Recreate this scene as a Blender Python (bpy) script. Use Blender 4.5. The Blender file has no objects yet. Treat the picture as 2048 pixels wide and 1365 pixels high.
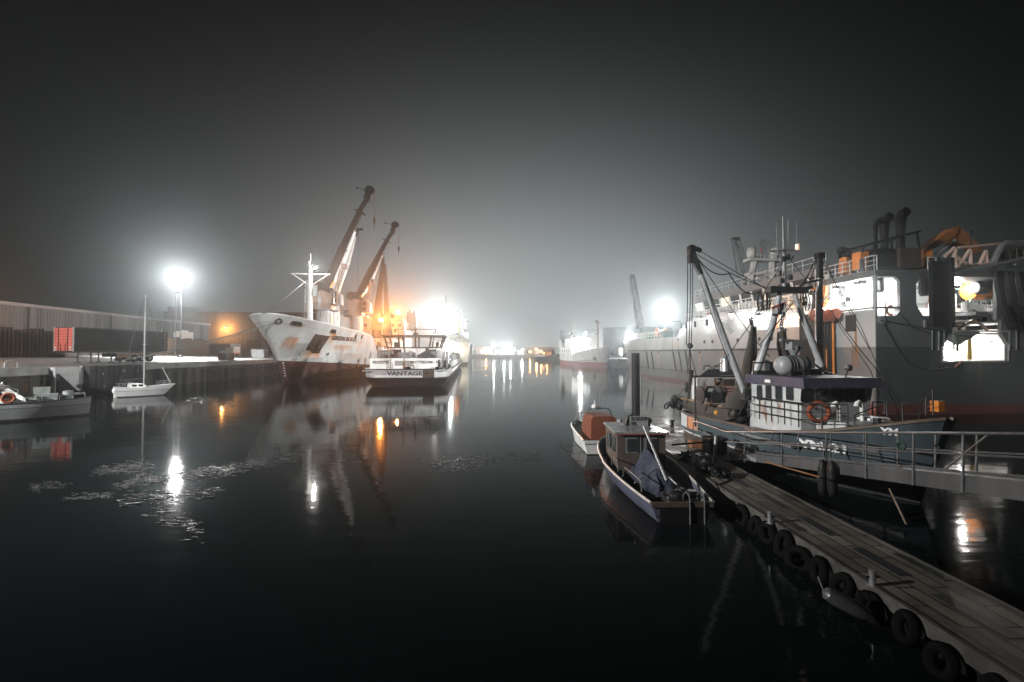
import bpy, bmesh, math, random
from mathutils import Vector, Matrix, Euler
R = math.radians
random.seed(7)
SC = bpy.context.scene
COL = SC.collection

# ---------------------------------------------------------------- camera, world, exposure
SKY_BASE = .002
CAM_H = 4.7                       # metres above the water
FPX = 967.0                       # focal length in pixels of a 2048 px wide picture
PITCH = math.atan((706.0 - 682.5) / FPX)
cd = bpy.data.cameras.new('camera')
cd.sensor_width = 36.0
cd.lens = 36.0 * FPX / 2048.0
cd.clip_start, cd.clip_end = 0.1, 3000.0
CAM = bpy.data.objects.new('camera', cd); COL.objects.link(CAM)
CAM.location = (0, 0, CAM_H)
CAM.rotation_euler = (R(90) + PITCH, 0, 0)
SC.camera = CAM

W = bpy.data.worlds.new("World"); SC.world = W; W.use_nodes = True
wn, wl = W.node_tree.nodes, W.node_tree.links
bg = wn['Background']
sky = wn.new('ShaderNodeTexSky'); sky.sky_type = 'NISHITA'; sky.sun_disc = False
sky.sun_elevation = R(-6); sky.sun_rotation = R(0); sky.air_density = 1.0; sky.dust_density = 2.0
hs = wn.new('ShaderNodeHueSaturation'); hs.inputs['Saturation'].default_value = 0.2; hs.inputs['Value'].default_value = .02
wl.new(sky.outputs[0], hs.inputs['Color'])
# glow of the harbour's lights in the low cloud: a dome of light at infinity over the far basin
tcw = wn.new('ShaderNodeTexCoord'); dt = wn.new('ShaderNodeVectorMath'); dt.operation = 'DOT_PRODUCT'
dt.inputs[1].default_value = Vector((0, 1, .09)).normalized()
sq = wn.new('ShaderNodeVectorMath'); sq.operation = 'MULTIPLY'; sq.inputs[1].default_value = (1, 1, 1.7); wl.new(tcw.outputs['Generated'], sq.inputs[0])
nmz = wn.new('ShaderNodeVectorMath'); nmz.operation = 'NORMALIZE'; wl.new(sq.outputs[0], nmz.inputs[0]); wl.new(nmz.outputs[0], dt.inputs[0])
mxw = wn.new('ShaderNodeMath'); mxw.operation = 'MAXIMUM'; mxw.inputs[1].default_value = 0; wl.new(dt.outputs['Value'], mxw.inputs[0])
acc = None
for k_, n_ in ((SKY_BASE, 0), (.385, 9.6)):
    pw = wn.new('ShaderNodeMath'); pw.operation = 'POWER'; pw.inputs[1].default_value = n_; wl.new(mxw.outputs[0], pw.inputs[0])
    ml = wn.new('ShaderNodeMath'); ml.operation = 'MULTIPLY_ADD'; ml.inputs[1].default_value = k_; ml.inputs[2].default_value = 0
    wl.new(pw.outputs[0], ml.inputs[0])
    if acc is not None: wl.new(acc, ml.inputs[2])
    acc = ml.outputs[0]
cm = wn.new('ShaderNodeMixRGB'); cm.blend_type = 'MULTIPLY'; cm.inputs[0].default_value = 1; cm.inputs[2].default_value = (.93, 1, 1.01, 1); wl.new(acc, cm.inputs[1])
ad = wn.new('ShaderNodeMixRGB'); ad.blend_type = 'ADD'; ad.inputs[0].default_value = 1; wl.new(cm.outputs[0], ad.inputs[1]); wl.new(hs.outputs[0], ad.inputs[2])
wl.new(ad.outputs[0], bg.inputs[0]); bg.inputs[1].default_value = 1.0

SC.view_settings.view_transform = 'Standard'
SC.view_settings.look = 'None'
SC.view_settings.exposure = 0.0
SC.view_settings.gamma = 1.0
cy = SC.cycles
cy.use_denoising = True
try: cy.denoiser = 'OPENIMAGEDENOISE'
except Exception: pass
cy.max_bounces = 5; cy.diffuse_bounces = 2; cy.glossy_bounces = 3; cy.transmission_bounces = 3
cy.volume_bounces = 2; cy.transparent_max_bounces = 6
cy.sample_clamp_indirect = 4.0; cy.sample_clamp_direct = 0.0
cy.caustics_reflective = False; cy.caustics_refractive = False
cy.use_light_tree = True

FWD = Vector((0, math.cos(PITCH), math.sin(PITCH)))
UPV = Vector((0, -math.sin(PITCH), math.cos(PITCH)))
def ray(px, py):
    return FWD + Vector((1, 0, 0)) * ((px - 1024) / FPX) + UPV * ((682.5 - py) / FPX)
def P(px, py, Y):
    """the point at ground distance Y that the photograph shows at (px, py)"""
    d = ray(px, py)
    return Vector((0, 0, CAM_H)) + d * (Y / d.y)
def G(px, py, z=0.0):
    """the point at height z that the photograph shows at (px, py)"""
    d = ray(px, py)
    return Vector((0, 0, CAM_H)) + d * ((z - CAM_H) / d.z)
def PX(px, X):
    """ground distance at which a line at x = X is seen at column px"""
    return X * FPX / (px - 1024)

# ---------------------------------------------------------------- materials
MATS = {}
def new_mat(name):
    m = bpy.data.materials.new(name); m.use_nodes = True
    return m, m.node_tree.nodes, m.node_tree.links, m.node_tree.nodes['Principled BSDF']
def mat(name, col, rough=0.6, metal=0.0, vary=0.25, scale=3.0, bump=0.0, rust=0.0, spec=0.4, dirt=None, streak=False):
    """painted / plain surface with mottling, optional rust patches and bump"""
    if name in MATS: return MATS[name]
    m, n, l, b = new_mat(name)
    tc = n.new('ShaderNodeTexCoord')
    mp = n.new('ShaderNodeMapping'); l.new(tc.outputs['Object'], mp.inputs[0])
    mp.inputs['Scale'].default_value = (scale, scale, scale * (0.15 if streak else 1.0))
    nz = n.new('ShaderNodeTexNoise'); nz.inputs['Scale'].default_value = 1.0; nz.inputs['Detail'].default_value = 6
    nz.inputs['Roughness'].default_value = 0.65
    l.new(mp.outputs[0], nz.inputs['Vector'])
    r = n.new('ShaderNodeValToRGB')
    r.color_ramp.elements[0].position = 0.3; r.color_ramp.elements[1].position = 0.7
    c = Vector(col[:3])
    lo = dirt if dirt else tuple(c * (1 - vary))
    r.color_ramp.elements[0].color = (*lo, 1)
    r.color_ramp.elements[1].color = (*[min(1, v * (1 + vary * 0.4)) for v in c], 1)
    l.new(nz.outputs['Fac'], r.inputs[0])
    out = r.outputs[0]
    if rust > 0:
        n2 = n.new('ShaderNodeTexNoise'); n2.inputs['Scale'].default_value = 1.7; n2.inputs['Detail'].default_value = 8
        mp2 = n.new('ShaderNodeMapping'); l.new(tc.outputs['Object'], mp2.inputs[0])
        mp2.inputs['Scale'].default_value = (scale * 1.3, scale * 1.3, scale * 0.25)
        l.new(mp2.outputs[0], n2.inputs['Vector'])
        r2 = n.new('ShaderNodeValToRGB')
        r2.color_ramp.elements[0].position = 0.68 - rust * 0.35; r2.color_ramp.elements[1].position = 0.76 - rust * 0.3
        r2.color_ramp.elements[0].color = (0, 0, 0, 1); r2.color_ramp.elements[1].color = (1, 1, 1, 1)
        l.new(n2.outputs['Fac'], r2.inputs[0])
        mx = n.new('ShaderNodeMixRGB'); mx.inputs[2].default_value = (0.19, 0.075, 0.028, 1)
        l.new(r2.outputs[0], mx.inputs[0]); l.new(out, mx.inputs[1]); out = mx.outputs[0]
    l.new(out, b.inputs['Base Color'])
    b.inputs['Roughness'].default_value = rough; b.inputs['Metallic'].default_value = metal
    b.inputs['Specular IOR Level'].default_value = spec
    rr = n.new('ShaderNodeMapRange'); rr.inputs[3].default_value = max(0.05, rough - 0.15); rr.inputs[4].default_value = min(1, rough + 0.15)
    l.new(nz.outputs['Fac'], rr.inputs[0]); l.new(rr.outputs[0], b.inputs['Roughness'])
    if bump:
        bp = n.new('ShaderNodeBump'); bp.inputs['Strength'].default_value = bump; bp.inputs['Distance'].default_value = 0.05
        l.new(nz.outputs['Fac'], bp.inputs['Height']); l.new(bp.outputs[0], b.inputs['Normal'])
    MATS[name] = m
    return m
def emis(name, col, strength):
    if name in MATS: return MATS[name]
    m, n, l, b = new_mat(name)
    b.inputs['Base Color'].default_value = (0.8, 0.8, 0.8, 1)
    b.inputs['Emission Color'].default_value = (*col, 1); b.inputs['Emission Strength'].default_value = strength
    MATS[name] = m
    m.cycles.emission_sampling = 'NONE'
    return m

# ---------------------------------------------------------------- mesh collector
class MB:
    def __init__(s): s.bm = bmesh.new()
    def _face(s, vs, mi=0):
        try:
            f = s.bm.faces.new(vs); f.material_index = mi; return f
        except ValueError: return None
    def box(s, c, size, rot=None, taper=None, mi=0):
        """box centred at c; rot = Euler/Matrix; taper = (tx, ty) scale of the top"""
        c = Vector(c); hx, hy, hz = size[0] / 2, size[1] / 2, size[2] / 2
        tx, ty = taper or (1, 1)
        pts = [(-hx, -hy, -hz), (hx, -hy, -hz), (hx, hy, -hz), (-hx, hy, -hz),
               (-hx * tx, -hy * ty, hz), (hx * tx, -hy * ty, hz), (hx * tx, hy * ty, hz), (-hx * tx, hy * ty, hz)]
        m = Matrix.Identity(3)
        if rot is not None: m = rot if isinstance(rot, Matrix) else Euler(rot).to_matrix()
        v = [s.bm.verts.new(c + m @ Vector(p)) for p in pts]
        for f in ((0, 3, 2, 1), (4, 5, 6, 7), (0, 1, 5, 4), (1, 2, 6, 5), (2, 3, 7, 6), (3, 0, 4, 7)):
            s._face([v[i] for i in f], mi)
        return s
    def span(s, lo, hi, mi=0):
        lo, hi = Vector(lo), Vector(hi)
        return s.box((lo + hi) / 2, hi - lo, mi=mi)
    def ring(s, c, u, w, r, n):
        return [s.bm.verts.new(c + u * (r * math.cos(2 * math.pi * i / n)) + w * (r * math.sin(2 * math.pi * i / n))) for i in range(n)]
    @staticmethod
    def frame(d):
        d = d.normalized()
        a = Vector((0, 0, 1)) if abs(d.z) < 0.9 else Vector((1, 0, 0))
        u = d.cross(a).normalized(); return u, u.cross(d).normalized()
    def tube(s, a, b, r, r2=None, n=6, cap=True, mi=0):
        a, b = Vector(a), Vector(b); r2 = r if r2 is None else r2
        if (b - a).length < 1e-5: return s
        u, w = s.frame(b - a)
        A, B = s.ring(a, u, w, r, n), s.ring(b, u, w, r2, n)
        for i in range(n): s._face([A[i], A[(i + 1) % n], B[(i + 1) % n], B[i]], mi)
        if cap: s._face(A[::-1], mi); s._face(B, mi)
        return s
    def path(s, pts, r, n=6, mi=0, closed=False):
        pts = [Vector(p) for p in pts]; rings = []; N = len(pts)
        rr = r if isinstance(r, (list, tuple)) else [r] * N
        u0 = None
        for i, p in enumerate(pts):
            if closed: d = pts[(i + 1) % N] - pts[i - 1]
            else: d = pts[min(i + 1, N - 1)] - pts[max(i - 1, 0)]
            d.normalize()
            if u0 is None: u, w = s.frame(d)
            else:
                u = (u0 - d * u0.dot(d))
                u = u.normalized() if u.length > 1e-4 else s.frame(d)[0]
                w = u.cross(d).normalized()
            u0 = u
            rings.append(s.ring(p, u, w, rr[i], n))
        for k in range(N if closed else N - 1):
            A, B = rings[k], rings[(k + 1) % N]
            for i in range(n): s._face([A[i], A[(i + 1) % n], B[(i + 1) % n], B[i]], mi)
        if not closed: s._face(rings[0][::-1], mi); s._face(rings[-1], mi)
        return s
    def prism(s, pts, vec, mi=0):
        """polygon pts (coplanar) extruded by vec"""
        A = [s.bm.verts.new(Vector(p)) for p in pts]; B = [s.bm.verts.new(Vector(p) + Vector(vec)) for p in pts]
        n = len(A)
        s._face(A[::-1], mi); s._face(B, mi)
        for i in range(n): s._face([A[i], A[(i + 1) % n], B[(i + 1) % n], B[i]], mi)
        return s
    def loft(s, rings, closed=True, cap=True, mi=0, mif=None):
        V = [[s.bm.verts.new(Vector(p)) for p in r] for r in rings]; n = len(V[0])
        for k in range(len(V) - 1):
            for i in range(n if closed else n - 1):
                s._face([V[k][i], V[k][(i + 1) % n], V[k + 1][(i + 1) % n], V[k + 1][i]], mif(k, i) if mif else mi)
        if cap and closed: s._face(V[0][::-1], mi); s._face(V[-1], mi)
        return s
    def lathe(s, c, prof, n=12, axis=(0, 0, 1), mi=0):
        """prof = [(radius, height)] round axis through c"""
        ax = Vector(axis).normalized(); u, w = s.frame(ax); c = Vector(c)
        return s.loft([[c + ax * h + u * (max(r, 1e-4) * math.cos(2 * math.pi * i / n)) + w * (max(r, 1e-4) * math.sin(2 * math.pi * i / n)) for i in range(n)] for r, h in prof], mi=mi)
    def ball(s, c, r, n=10, sq=(1, 1, 1), mi=0):
        c = Vector(c); k = max(4, n // 2)
        return s.loft([[c + Vector((sq[0] * r * math.sin(math.pi * j / k + 1e-3) * math.cos(2 * math.pi * i / n),
                                    sq[1] * r * math.sin(math.pi * j / k + 1e-3) * math.sin(2 * math.pi * i / n),
                                    -sq[2] * r * math.cos(math.pi * j / k))) for i in range(n)] for j in range(k + 1)], mi=mi)
    def torus(s, c, R_, r, axis=(0, 0, 1), n=20, m=8, arc=1.0, mi=0):
        ax = Vector(axis).normalized(); u, w = s.frame(ax); c = Vector(c)
        N = n if arc >= 1 else n + 1
        pts = [c + (u * math.cos(2 * math.pi * arc * i / n) + w * math.sin(2 * math.pi * arc * i / n)) * R_ for i in range(N)]
        return s.path(pts, r, m, mi, closed=arc >= 1)
    def rail(s, pts, h=1.0, step=1.5, r=0.025, bars=3, n=5, vec=None):
        """guard rail along pts with posts"""
        pts = [Vector(p) for p in pts]
        up = Vector(vec) if vec else Vector((0, 0, 1))
        for a, b in zip(pts[:-1], pts[1:]):
            for k in range(1, bars + 1): s.tube(a + up * (h * k / bars), b + up * (h * k / bars), r * (1.15 if k == bars else 0.7), n=n)
            L = (b - a).length; q = max(1, round(L / step))
            for i in range(q + 1):
                p = a.lerp(b, i / q); s.tube(p, p + up * h, r, n=n)
        return s
    def ladder(s, a, b, w=0.4, step=0.3, r=0.02, side=(1, 0, 0)):
        a, b, sd = Vector(a), Vector(b), Vector(side).normalized() * w / 2
        s.tube(a - sd, b - sd, r, n=5); s.tube(a + sd, b + sd, r, n=5)
        q = max(1, int((b - a).length / step))
        for i in range(1, q): p = a.lerp(b, i / q); s.tube(p - sd, p + sd, r * 0.8, n=4)
        return s
    def lattice(s, a, b, w1, w2, step, r, side=(1, 0, 0), mi=0):
        """four-legged lattice boom from a (width w1) to b (width w2)"""
        a, b = Vector(a), Vector(b); d = (b - a).normalized()
        u = (Vector(side) - d * d.dot(Vector(side))).normalized(); w = d.cross(u)
        q = max(2, int((b - a).length / step))
        def cor(t): 
            c = a.lerp(b, t); k = (w1 + (w2 - w1) * t) / 2
            return [c + u * k + w * k, c - u * k + w * k, c - u * k - w * k, c + u * k - w * k]
        for i in range(4): s.tube(cor(0)[i], cor(1)[i], r, n=5)
        for j in range(q):
            A, B = cor(j / q), cor((j + 1) / q)
            for i in range(4):
                k = (i + 1) % 4
                s.tube(A[i], B[k] if (i + j) % 2 else B[i].lerp(B[k], 0.0), r * 0.6, n=4) if (i + j) % 2 else s.tube(A[k], B[i], r * 0.6, n=4)
                s.tube(B[i], B[k], r * 0.5, n=4)
        return s
    def build(s, name, m, parent=None, smooth=False, loc=None, rotz=0.0, bevel=0.0):
        me = bpy.data.meshes.new(name)
        bmesh.ops.recalc_face_normals(s.bm, faces=s.bm.faces)
        if smooth:
            for f in s.bm.faces: f.smooth = True
        s.bm.to_mesh(me); s.bm.free()
        for x in (m if isinstance(m, (list, tuple)) else [m]): me.materials.append(x)
        o = bpy.data.objects.new(name, me); COL.objects.link(o)
        if smooth and hasattr(me, 'set_sharp_from_angle'): me.set_sharp_from_angle(angle=R(40))
        if parent is not None: o.parent = parent
        if loc is not None: o.location = loc
        if rotz: o.rotation_euler.z = rotz
        if bevel:
            bv = o.modifiers.new('bevel', 'BEVEL'); bv.width = bevel; bv.segments = 2; bv.limit_method = 'ANGLE'
        return o

def tag(o, label=None, cat=None, group=None, kind=None):
    if label: o['label'] = label
    if cat: o['category'] = cat
    if group: o['group'] = group
    if kind: o['kind'] = kind
    return o
def thing(name, label, cat, loc=(0, 0, 0), rotz=0.0, group=None):
    o = bpy.data.objects.new(name, None); COL.objects.link(o)
    o.location = loc; o.rotation_euler = (0, 0, rotz); o.empty_display_size = 0.3
    return tag(o, label, cat, group)
def copy_tree(o, parent=None):
    c = o.copy(); COL.objects.link(c)
    if parent is not None: c.parent = parent
    for ch in list(o.children): copy_tree(ch, c)
    return c
def local(root):
    """function that turns world points into root's own frame"""
    m = Matrix.LocRotScale(root.location, root.rotation_euler, None).inverted()
    return lambda p: m @ Vector(p)
def text(name, body, m, parent, loc, rot, size, ext=0.01, sx=1.0, align='CENTER', warp=None, bold=0.0):
    cu = bpy.data.curves.new(name, 'FONT'); cu.body = body; cu.size = size; cu.extrude = ext; cu.offset = bold
    cu.align_x = align; cu.align_y = 'CENTER'; cu.resolution_u = 3
    t = bpy.data.objects.new(name, cu)
    COL.objects.link(t)
    dg = bpy.context.evaluated_depsgraph_get()
    me = bpy.data.meshes.new_from_object(t.evaluated_get(dg)); me.name = name
    bpy.data.objects.remove(t)
    me.materials.clear(); me.materials.append(m)
    o = bpy.data.objects.new(name, me); COL.objects.link(o); o.parent = parent
    if warp:
        for v in me.vertices: v.co = warp(v.co.x * sx, v.co.y, v.co.z)
    else:
        for v in me.vertices: v.co.x *= sx
        o.location = loc; o.rotation_euler = rot
    return o
def mpoint(name, p, power, col, radius=0.12, spot=None, aim=None, blend=0.6, parent=None):
    l = bpy.data.lights.new(name, 'SPOT' if spot else 'POINT'); l.energy = power; l.color = col; l.shadow_soft_size = radius
    if spot: l.spot_size = R(spot); l.spot_blend = blend
    o = bpy.data.objects.new(name, l); COL.objects.link(o)
    o.location = p
    if spot: o.rotation_euler = (Vector(aim) - Vector(p)).to_track_quat('-Z', 'Y').to_euler()
    if parent is not None:
        o.parent = parent; o.matrix_parent_inverse = Matrix.LocRotScale(parent.location, parent.rotation_euler, None).inverted()
    return o

# ---------------------------------------------------------------- shared materials
LK = 1.0
HAZE_D, HAZE_G, HAZE_TOP = 0.0009, 0.88, 43.0
MAST_A, MAST_B, K_STERN, J_BOW, BIG, FARK = 31000, 430000, 140000, 28000, 62000, 1.0
WARM, WHITE, SODIUM, COOL = (1, .94, .87), (1, .99, .97), (1, .40, .10), (.93, .98, 1)
steel_dark = mat('dark_steel', (.035, .036, .038), .45, .3, .4, 2.0, .2)
black = mat('black_rubber', (.007, .007, .0075), 1.0, 0, .3, 6.0, spec=0.0)
wet_black = mat('wet_black', (.009, .009, .0095), .5, 0, .4, 5.0, .3, spec=.2)
white_paint = mat('white_paint', (.72, .73, .72), .4, 0, .18, .8, .05, rust=.18, dirt=(.5, .5, .48))
grey_paint = mat('grey_paint', (.34, .36, .37), .45, 0, .25, .9, .05, rust=.12)
mid_grey = mat('mid_grey_steel', (.2, .21, .215), .4, .3, .3, 2.5, .1)
alu = mat('aluminium', (.42, .43, .44), .38, .7, .3, 5.0, .1)
concrete = mat('concrete', (.26, .26, .25), .85, 0, .35, .6, .3, dirt=(.13, .13, .12))
brown_paint = mat('brown_crane_paint', (.04, .025, .018), .5, 0, .3, .8, .1)
cream_paint = mat('cream_crane_paint', (.27, .21, .175), .5, 0, .22, .8, .1, rust=.2)
orange_paint = mat('orange_paint', (.62, .2, .03), .5, 0, .3, 1.5, .1, rust=.1)
red_paint = mat('red_paint', (.6, .13, .1), .5, 0, .2, 1.5)
rope_mat = mat('rope', (.12, .12, .11), .9, 0, .4, 20.0)
wood = mat('weathered_wood', (.2, .15, .105), .7, 0, .45, 4.0, .4)
orange_rubber = mat('life_ring_orange', (.2, .045, .014), .5, 0, .25, 5.0)
glass = mat('dark_glass', (.02, .024, .026), .08, 0, .2, 2.0, spec=.6)
net_mat = mat('fishing_net', (.06, .05, .04), .9, 0, .6, 14.0, .9)
green_paint = mat('green_paint', (.05, .13, .1), .5, 0, .3, 2.0)
lit_white = emis('lit_window', (1, .95, .85), .9)
lit_warm = emis('lit_warm_window', (1, .74, .35), .6)
lens_white = emis('lamp_lens_white', (1, .97, .92), 60.0)
lens_warm = emis('lamp_lens_warm', (1, .9, .72), 40.0)
lens_sodium = emis('lamp_lens_sodium', (1, .42, .1), 30.0)

def banded(name, bands, top, slope=0.0, rust=.25, rough=.45, scale=.5, plate=True, stains=()):
    """hull paint: bands = [(z limit, colour)] from the keel upwards, slope = rise of the limits per metre of y"""
    m, n, l, b = new_mat(name)
    tc = n.new('ShaderNodeTexCoord'); sp = n.new('ShaderNodeSeparateXYZ'); l.new(tc.outputs['Object'], sp.inputs[0])
    ma = n.new('ShaderNodeMath'); ma.operation = 'MULTIPLY_ADD'; ma.inputs[1].default_value = -slope
    l.new(sp.outputs['Y'], ma.inputs[0]); l.new(sp.outputs['Z'], ma.inputs[2])
    out = None
    rgb = n.new('ShaderNodeRGB'); rgb.outputs[0].default_value = (*top, 1); out = rgb.outputs[0]
    for zl, c in bands[::-1]:
        lt = n.new('ShaderNodeMath'); lt.operation = 'LESS_THAN'; lt.inputs[1].default_value = zl; l.new(ma.outputs[0], lt.inputs[0])
        mx = n.new('ShaderNodeMixRGB'); mx.inputs[2].default_value = (*c, 1); l.new(lt.outputs[0], mx.inputs[0]); l.new(out, mx.inputs[1]); out = mx.outputs[0]
    # mottling
    mp = n.new('ShaderNodeMapping'); mp.inputs['Scale'].default_value = (scale, scale, scale * .35); l.new(tc.outputs['Object'], mp.inputs[0])
    nz = n.new('ShaderNodeTexNoise'); nz.inputs['Scale'].default_value = 1; nz.inputs['Detail'].default_value = 8; l.new(mp.outputs[0], nz.inputs['Vector'])
    mr = n.new('ShaderNodeMapRange'); mr.inputs[1].default_value = .3; mr.inputs[2].default_value = .7; mr.inputs[3].default_value = .68; mr.inputs[4].default_value = 1.08
    l.new(nz.outputs['Fac'], mr.inputs[0])
    mu = n.new('ShaderNodeMixRGB'); mu.blend_type = 'MULTIPLY'; mu.inputs[0].default_value = 1; l.new(out, mu.inputs[1]); l.new(mr.outputs[0], mu.inputs[2]); out = mu.outputs[0]
    # rust runs
    mp2 = n.new('ShaderNodeMapping'); mp2.inputs['Scale'].default_value = (1.1, 1.1, .1); l.new(tc.outputs['Object'], mp2.inputs[0])
    n2 = n.new('ShaderNodeTexNoise'); n2.inputs['Scale'].default_value = .8; n2.inputs['Detail'].default_value = 7; l.new(mp2.outputs[0], n2.inputs['Vector'])
    r2 = n.new('ShaderNodeMapRange'); r2.inputs[1].default_value = .72 - rust * .35; r2.inputs[2].default_value = .84 - rust * .25; r2.inputs[4].default_value = .85
    l.new(n2.outputs['Fac'], r2.inputs[0])
    mx = n.new('ShaderNodeMixRGB'); mx.inputs[2].default_value = (.24, .1, .035, 1); l.new(r2.outputs[0], mx.inputs[0]); l.new(out, mx.inputs[1])
    out = mx.outputs[0]
    for y0, y1, z0, z1, amt in stains:      # rust that has run down from a fitting
        def edge(src, a, b_, flip=False):
            e = n.new('ShaderNodeMapRange'); e.interpolation_type = 'SMOOTHSTEP'; e.inputs[1].default_value = a; e.inputs[2].default_value = b_; l.new(src, e.inputs[0])
            if flip: e.inputs[3].default_value = 1; e.inputs[4].default_value = 0
            return e.outputs[0]
        def mulm(a, b_):
            q_ = n.new('ShaderNodeMath'); q_.operation = 'MULTIPLY'; l.new(a, q_.inputs[0])
            if isinstance(b_, float): q_.inputs[1].default_value = b_
            else: l.new(b_, q_.inputs[1])
            return q_.outputs[0]
        wy, wz = (y1 - y0), (z1 - z0)
        m4 = mulm(mulm(edge(sp.outputs['Y'], y0 - wy * .15, y0 + wy * .25), edge(sp.outputs['Y'], y1 - wy * .25, y1 + wy * .15, True)), mulm(edge(sp.outputs['Z'], z0, z0 + wz * .7), edge(sp.outputs['Z'], z1 - .1, z1 + .05, True)))
        mps = n.new('ShaderNodeMapping'); mps.inputs['Scale'].default_value = (.6, 2.6, .22); l.new(tc.outputs['Object'], mps.inputs[0])
        ns_ = n.new('ShaderNodeTexNoise'); ns_.inputs['Scale'].default_value = 1.3; ns_.inputs['Detail'].default_value = 8; ns_.inputs['Roughness'].default_value = .7; l.new(mps.outputs[0], ns_.inputs['Vector'])
        m5 = mulm(mulm(m4, edge(ns_.outputs['Fac'], .34, .54)), float(amt))
        mz = n.new('ShaderNodeMixRGB'); mz.inputs[2].default_value = (.36, .14, .035, 1); l.new(m5, mz.inputs[0]); l.new(out, mz.inputs[1]); out = mz.outputs[0]
    l.new(out, b.inputs['Base Color'])
    b.inputs['Roughness'].default_value = rough
    # plating dents
    n3 = n.new('ShaderNodeTexNoise'); n3.inputs['Scale'].default_value = .7; n3.inputs['Detail'].default_value = 2; l.new(tc.outputs['Object'], n3.inputs['Vector'])
    bp = n.new('ShaderNodeBump'); bp.inputs['Strength'].default_value = .35; bp.inputs['Distance'].default_value = .15
    l.new(n3.outputs['Fac'], bp.inputs['Height'])
    if plate:      # weld seams between the plates
        ad = n.new('ShaderNodeMath'); ad.operation = 'ADD'; l.new(sp.outputs['X'], ad.inputs[0]); l.new(sp.outputs['Y'], ad.inputs[1])
        cb_ = n.new('ShaderNodeCombineXYZ'); l.new(ad.outputs[0], cb_.inputs[0]); l.new(sp.outputs['Z'], cb_.inputs[1])
        bk = n.new('ShaderNodeTexBrick'); bk.inputs['Scale'].default_value = 1; bk.inputs['Brick Width'].default_value = 5.2; bk.inputs['Row Height'].default_value = 1.7; bk.inputs['Mortar Size'].default_value = .025; bk.inputs['Mortar Smooth'].default_value = 1
        l.new(cb_.outputs[0], bk.inputs['Vector'])
        bp2 = n.new('ShaderNodeBump'); bp2.inputs['Strength'].default_value = .5; bp2.inputs['Distance'].default_value = .03; bp2.invert = True
        l.new(bk.outputs['Fac'], bp2.inputs['Height']); l.new(bp.outputs[0], bp2.inputs['Normal']); bp = bp2
    l.new(bp.outputs[0], b.inputs['Normal'])
    return m

def build_hull(name, f, nu, ns, m, parent, cap=True, smooth=True):
    """f(u, s) -> (half breadth, y, z), u from bow to stern or back, s from keel to rail"""
    rings = []
    for i in range(nu + 1):
        u = i / nu
        side = [f(u, j / ns) for j in range(ns + 1)]
        rings.append([(-x, y, z) for x, y, z in side[::-1]] + [(x, y, z) for x, y, z in side])
    mb = MB(); mb.loft(rings, closed=False)
    if cap:
        mb._face([mb.bm.verts.new(Vector(p)) for p in rings[-1]])
    k = len(rings[0]); h_ = k // 2                       # close the stem
    mb.loft([[rings[0][i], rings[0][k - 1 - i]] for i in range(h_)], closed=False)
    return mb.build(name, m, parent, smooth=smooth)
def patch(mb, f, side, u0, u1, s0, s1, off=.04, n=4, shear=0.0):
    """plate that follows the hull's side (side = +1 / -1)"""
    rows = []
    for j in range(n + 1):
        s = s0 + (s1 - s0) * j / n; row = []
        for i in range(n + 1):
            u = u0 + (u1 - u0) * i / n + shear * (j / n - .5)
            row.append(hull_pt(f, side, u, s, off))
        rows.append(row)
    back = [[hull_pt(f, side, u0 + (u1 - u0) * i / n + shear * (j / n - .5), s0 + (s1 - s0) * j / n, -.02) for i in range(n + 1)] for j in range(n + 1)]
    mb.loft(rows, closed=False)
    rim = [rows[0], rows[-1], [r[0] for r in rows], [r[-1] for r in rows]]
    rimb = [back[0], back[-1], [r[0] for r in back], [r[-1] for r in back]]
    for a, b in zip(rim, rimb): mb.loft([a, b], closed=False)
    return mb
def hull_pt(f, side, u, s, off=0.0):
    e = 1e-3
    def p(u, s): x, y, z = f(min(1, max(0, u)), min(1, max(0, s))); return Vector((side * x, y, z))
    du = p(u + e, s) - p(u - e, s); ds = p(u, s + e) - p(u, s - e)
    nn = du.cross(ds)
    if nn.length < 1e-9: nn = Vector((side, 0, 0))
    nn.normalize()
    if nn.x * side < 0: nn = -nn
    return p(u, s) + nn * off
def deck_plate(mb, f, nu, s, u0=0.0, u1=1.0, inset=.03, thick=.08):
    L, Rr = [], []
    for i in range(nu + 1):
        x, y, z = f(u0 + (u1 - u0) * i / nu, s)
        x = max(.01, x - inset); L.append((-x, y, z)); Rr.append((x, y, z))
    mb.loft([[a, b, (b[0], b[1], b[2] - thick), (a[0], a[1], a[2] - thick)] for a, b in zip(L, Rr)])
    return mb
def cap_rail(mb, f, nu, r=.06, u0=0.0, u1=1.0, s=1.0):
    for sd in (-1, 1): mb.path([Vector((sd * f(u0 + (u1 - u0) * i / nu, s)[0], *f(u0 + (u1 - u0) * i / nu, s)[1:])) for i in range(nu + 1)], r, 5)
    return mb

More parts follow.
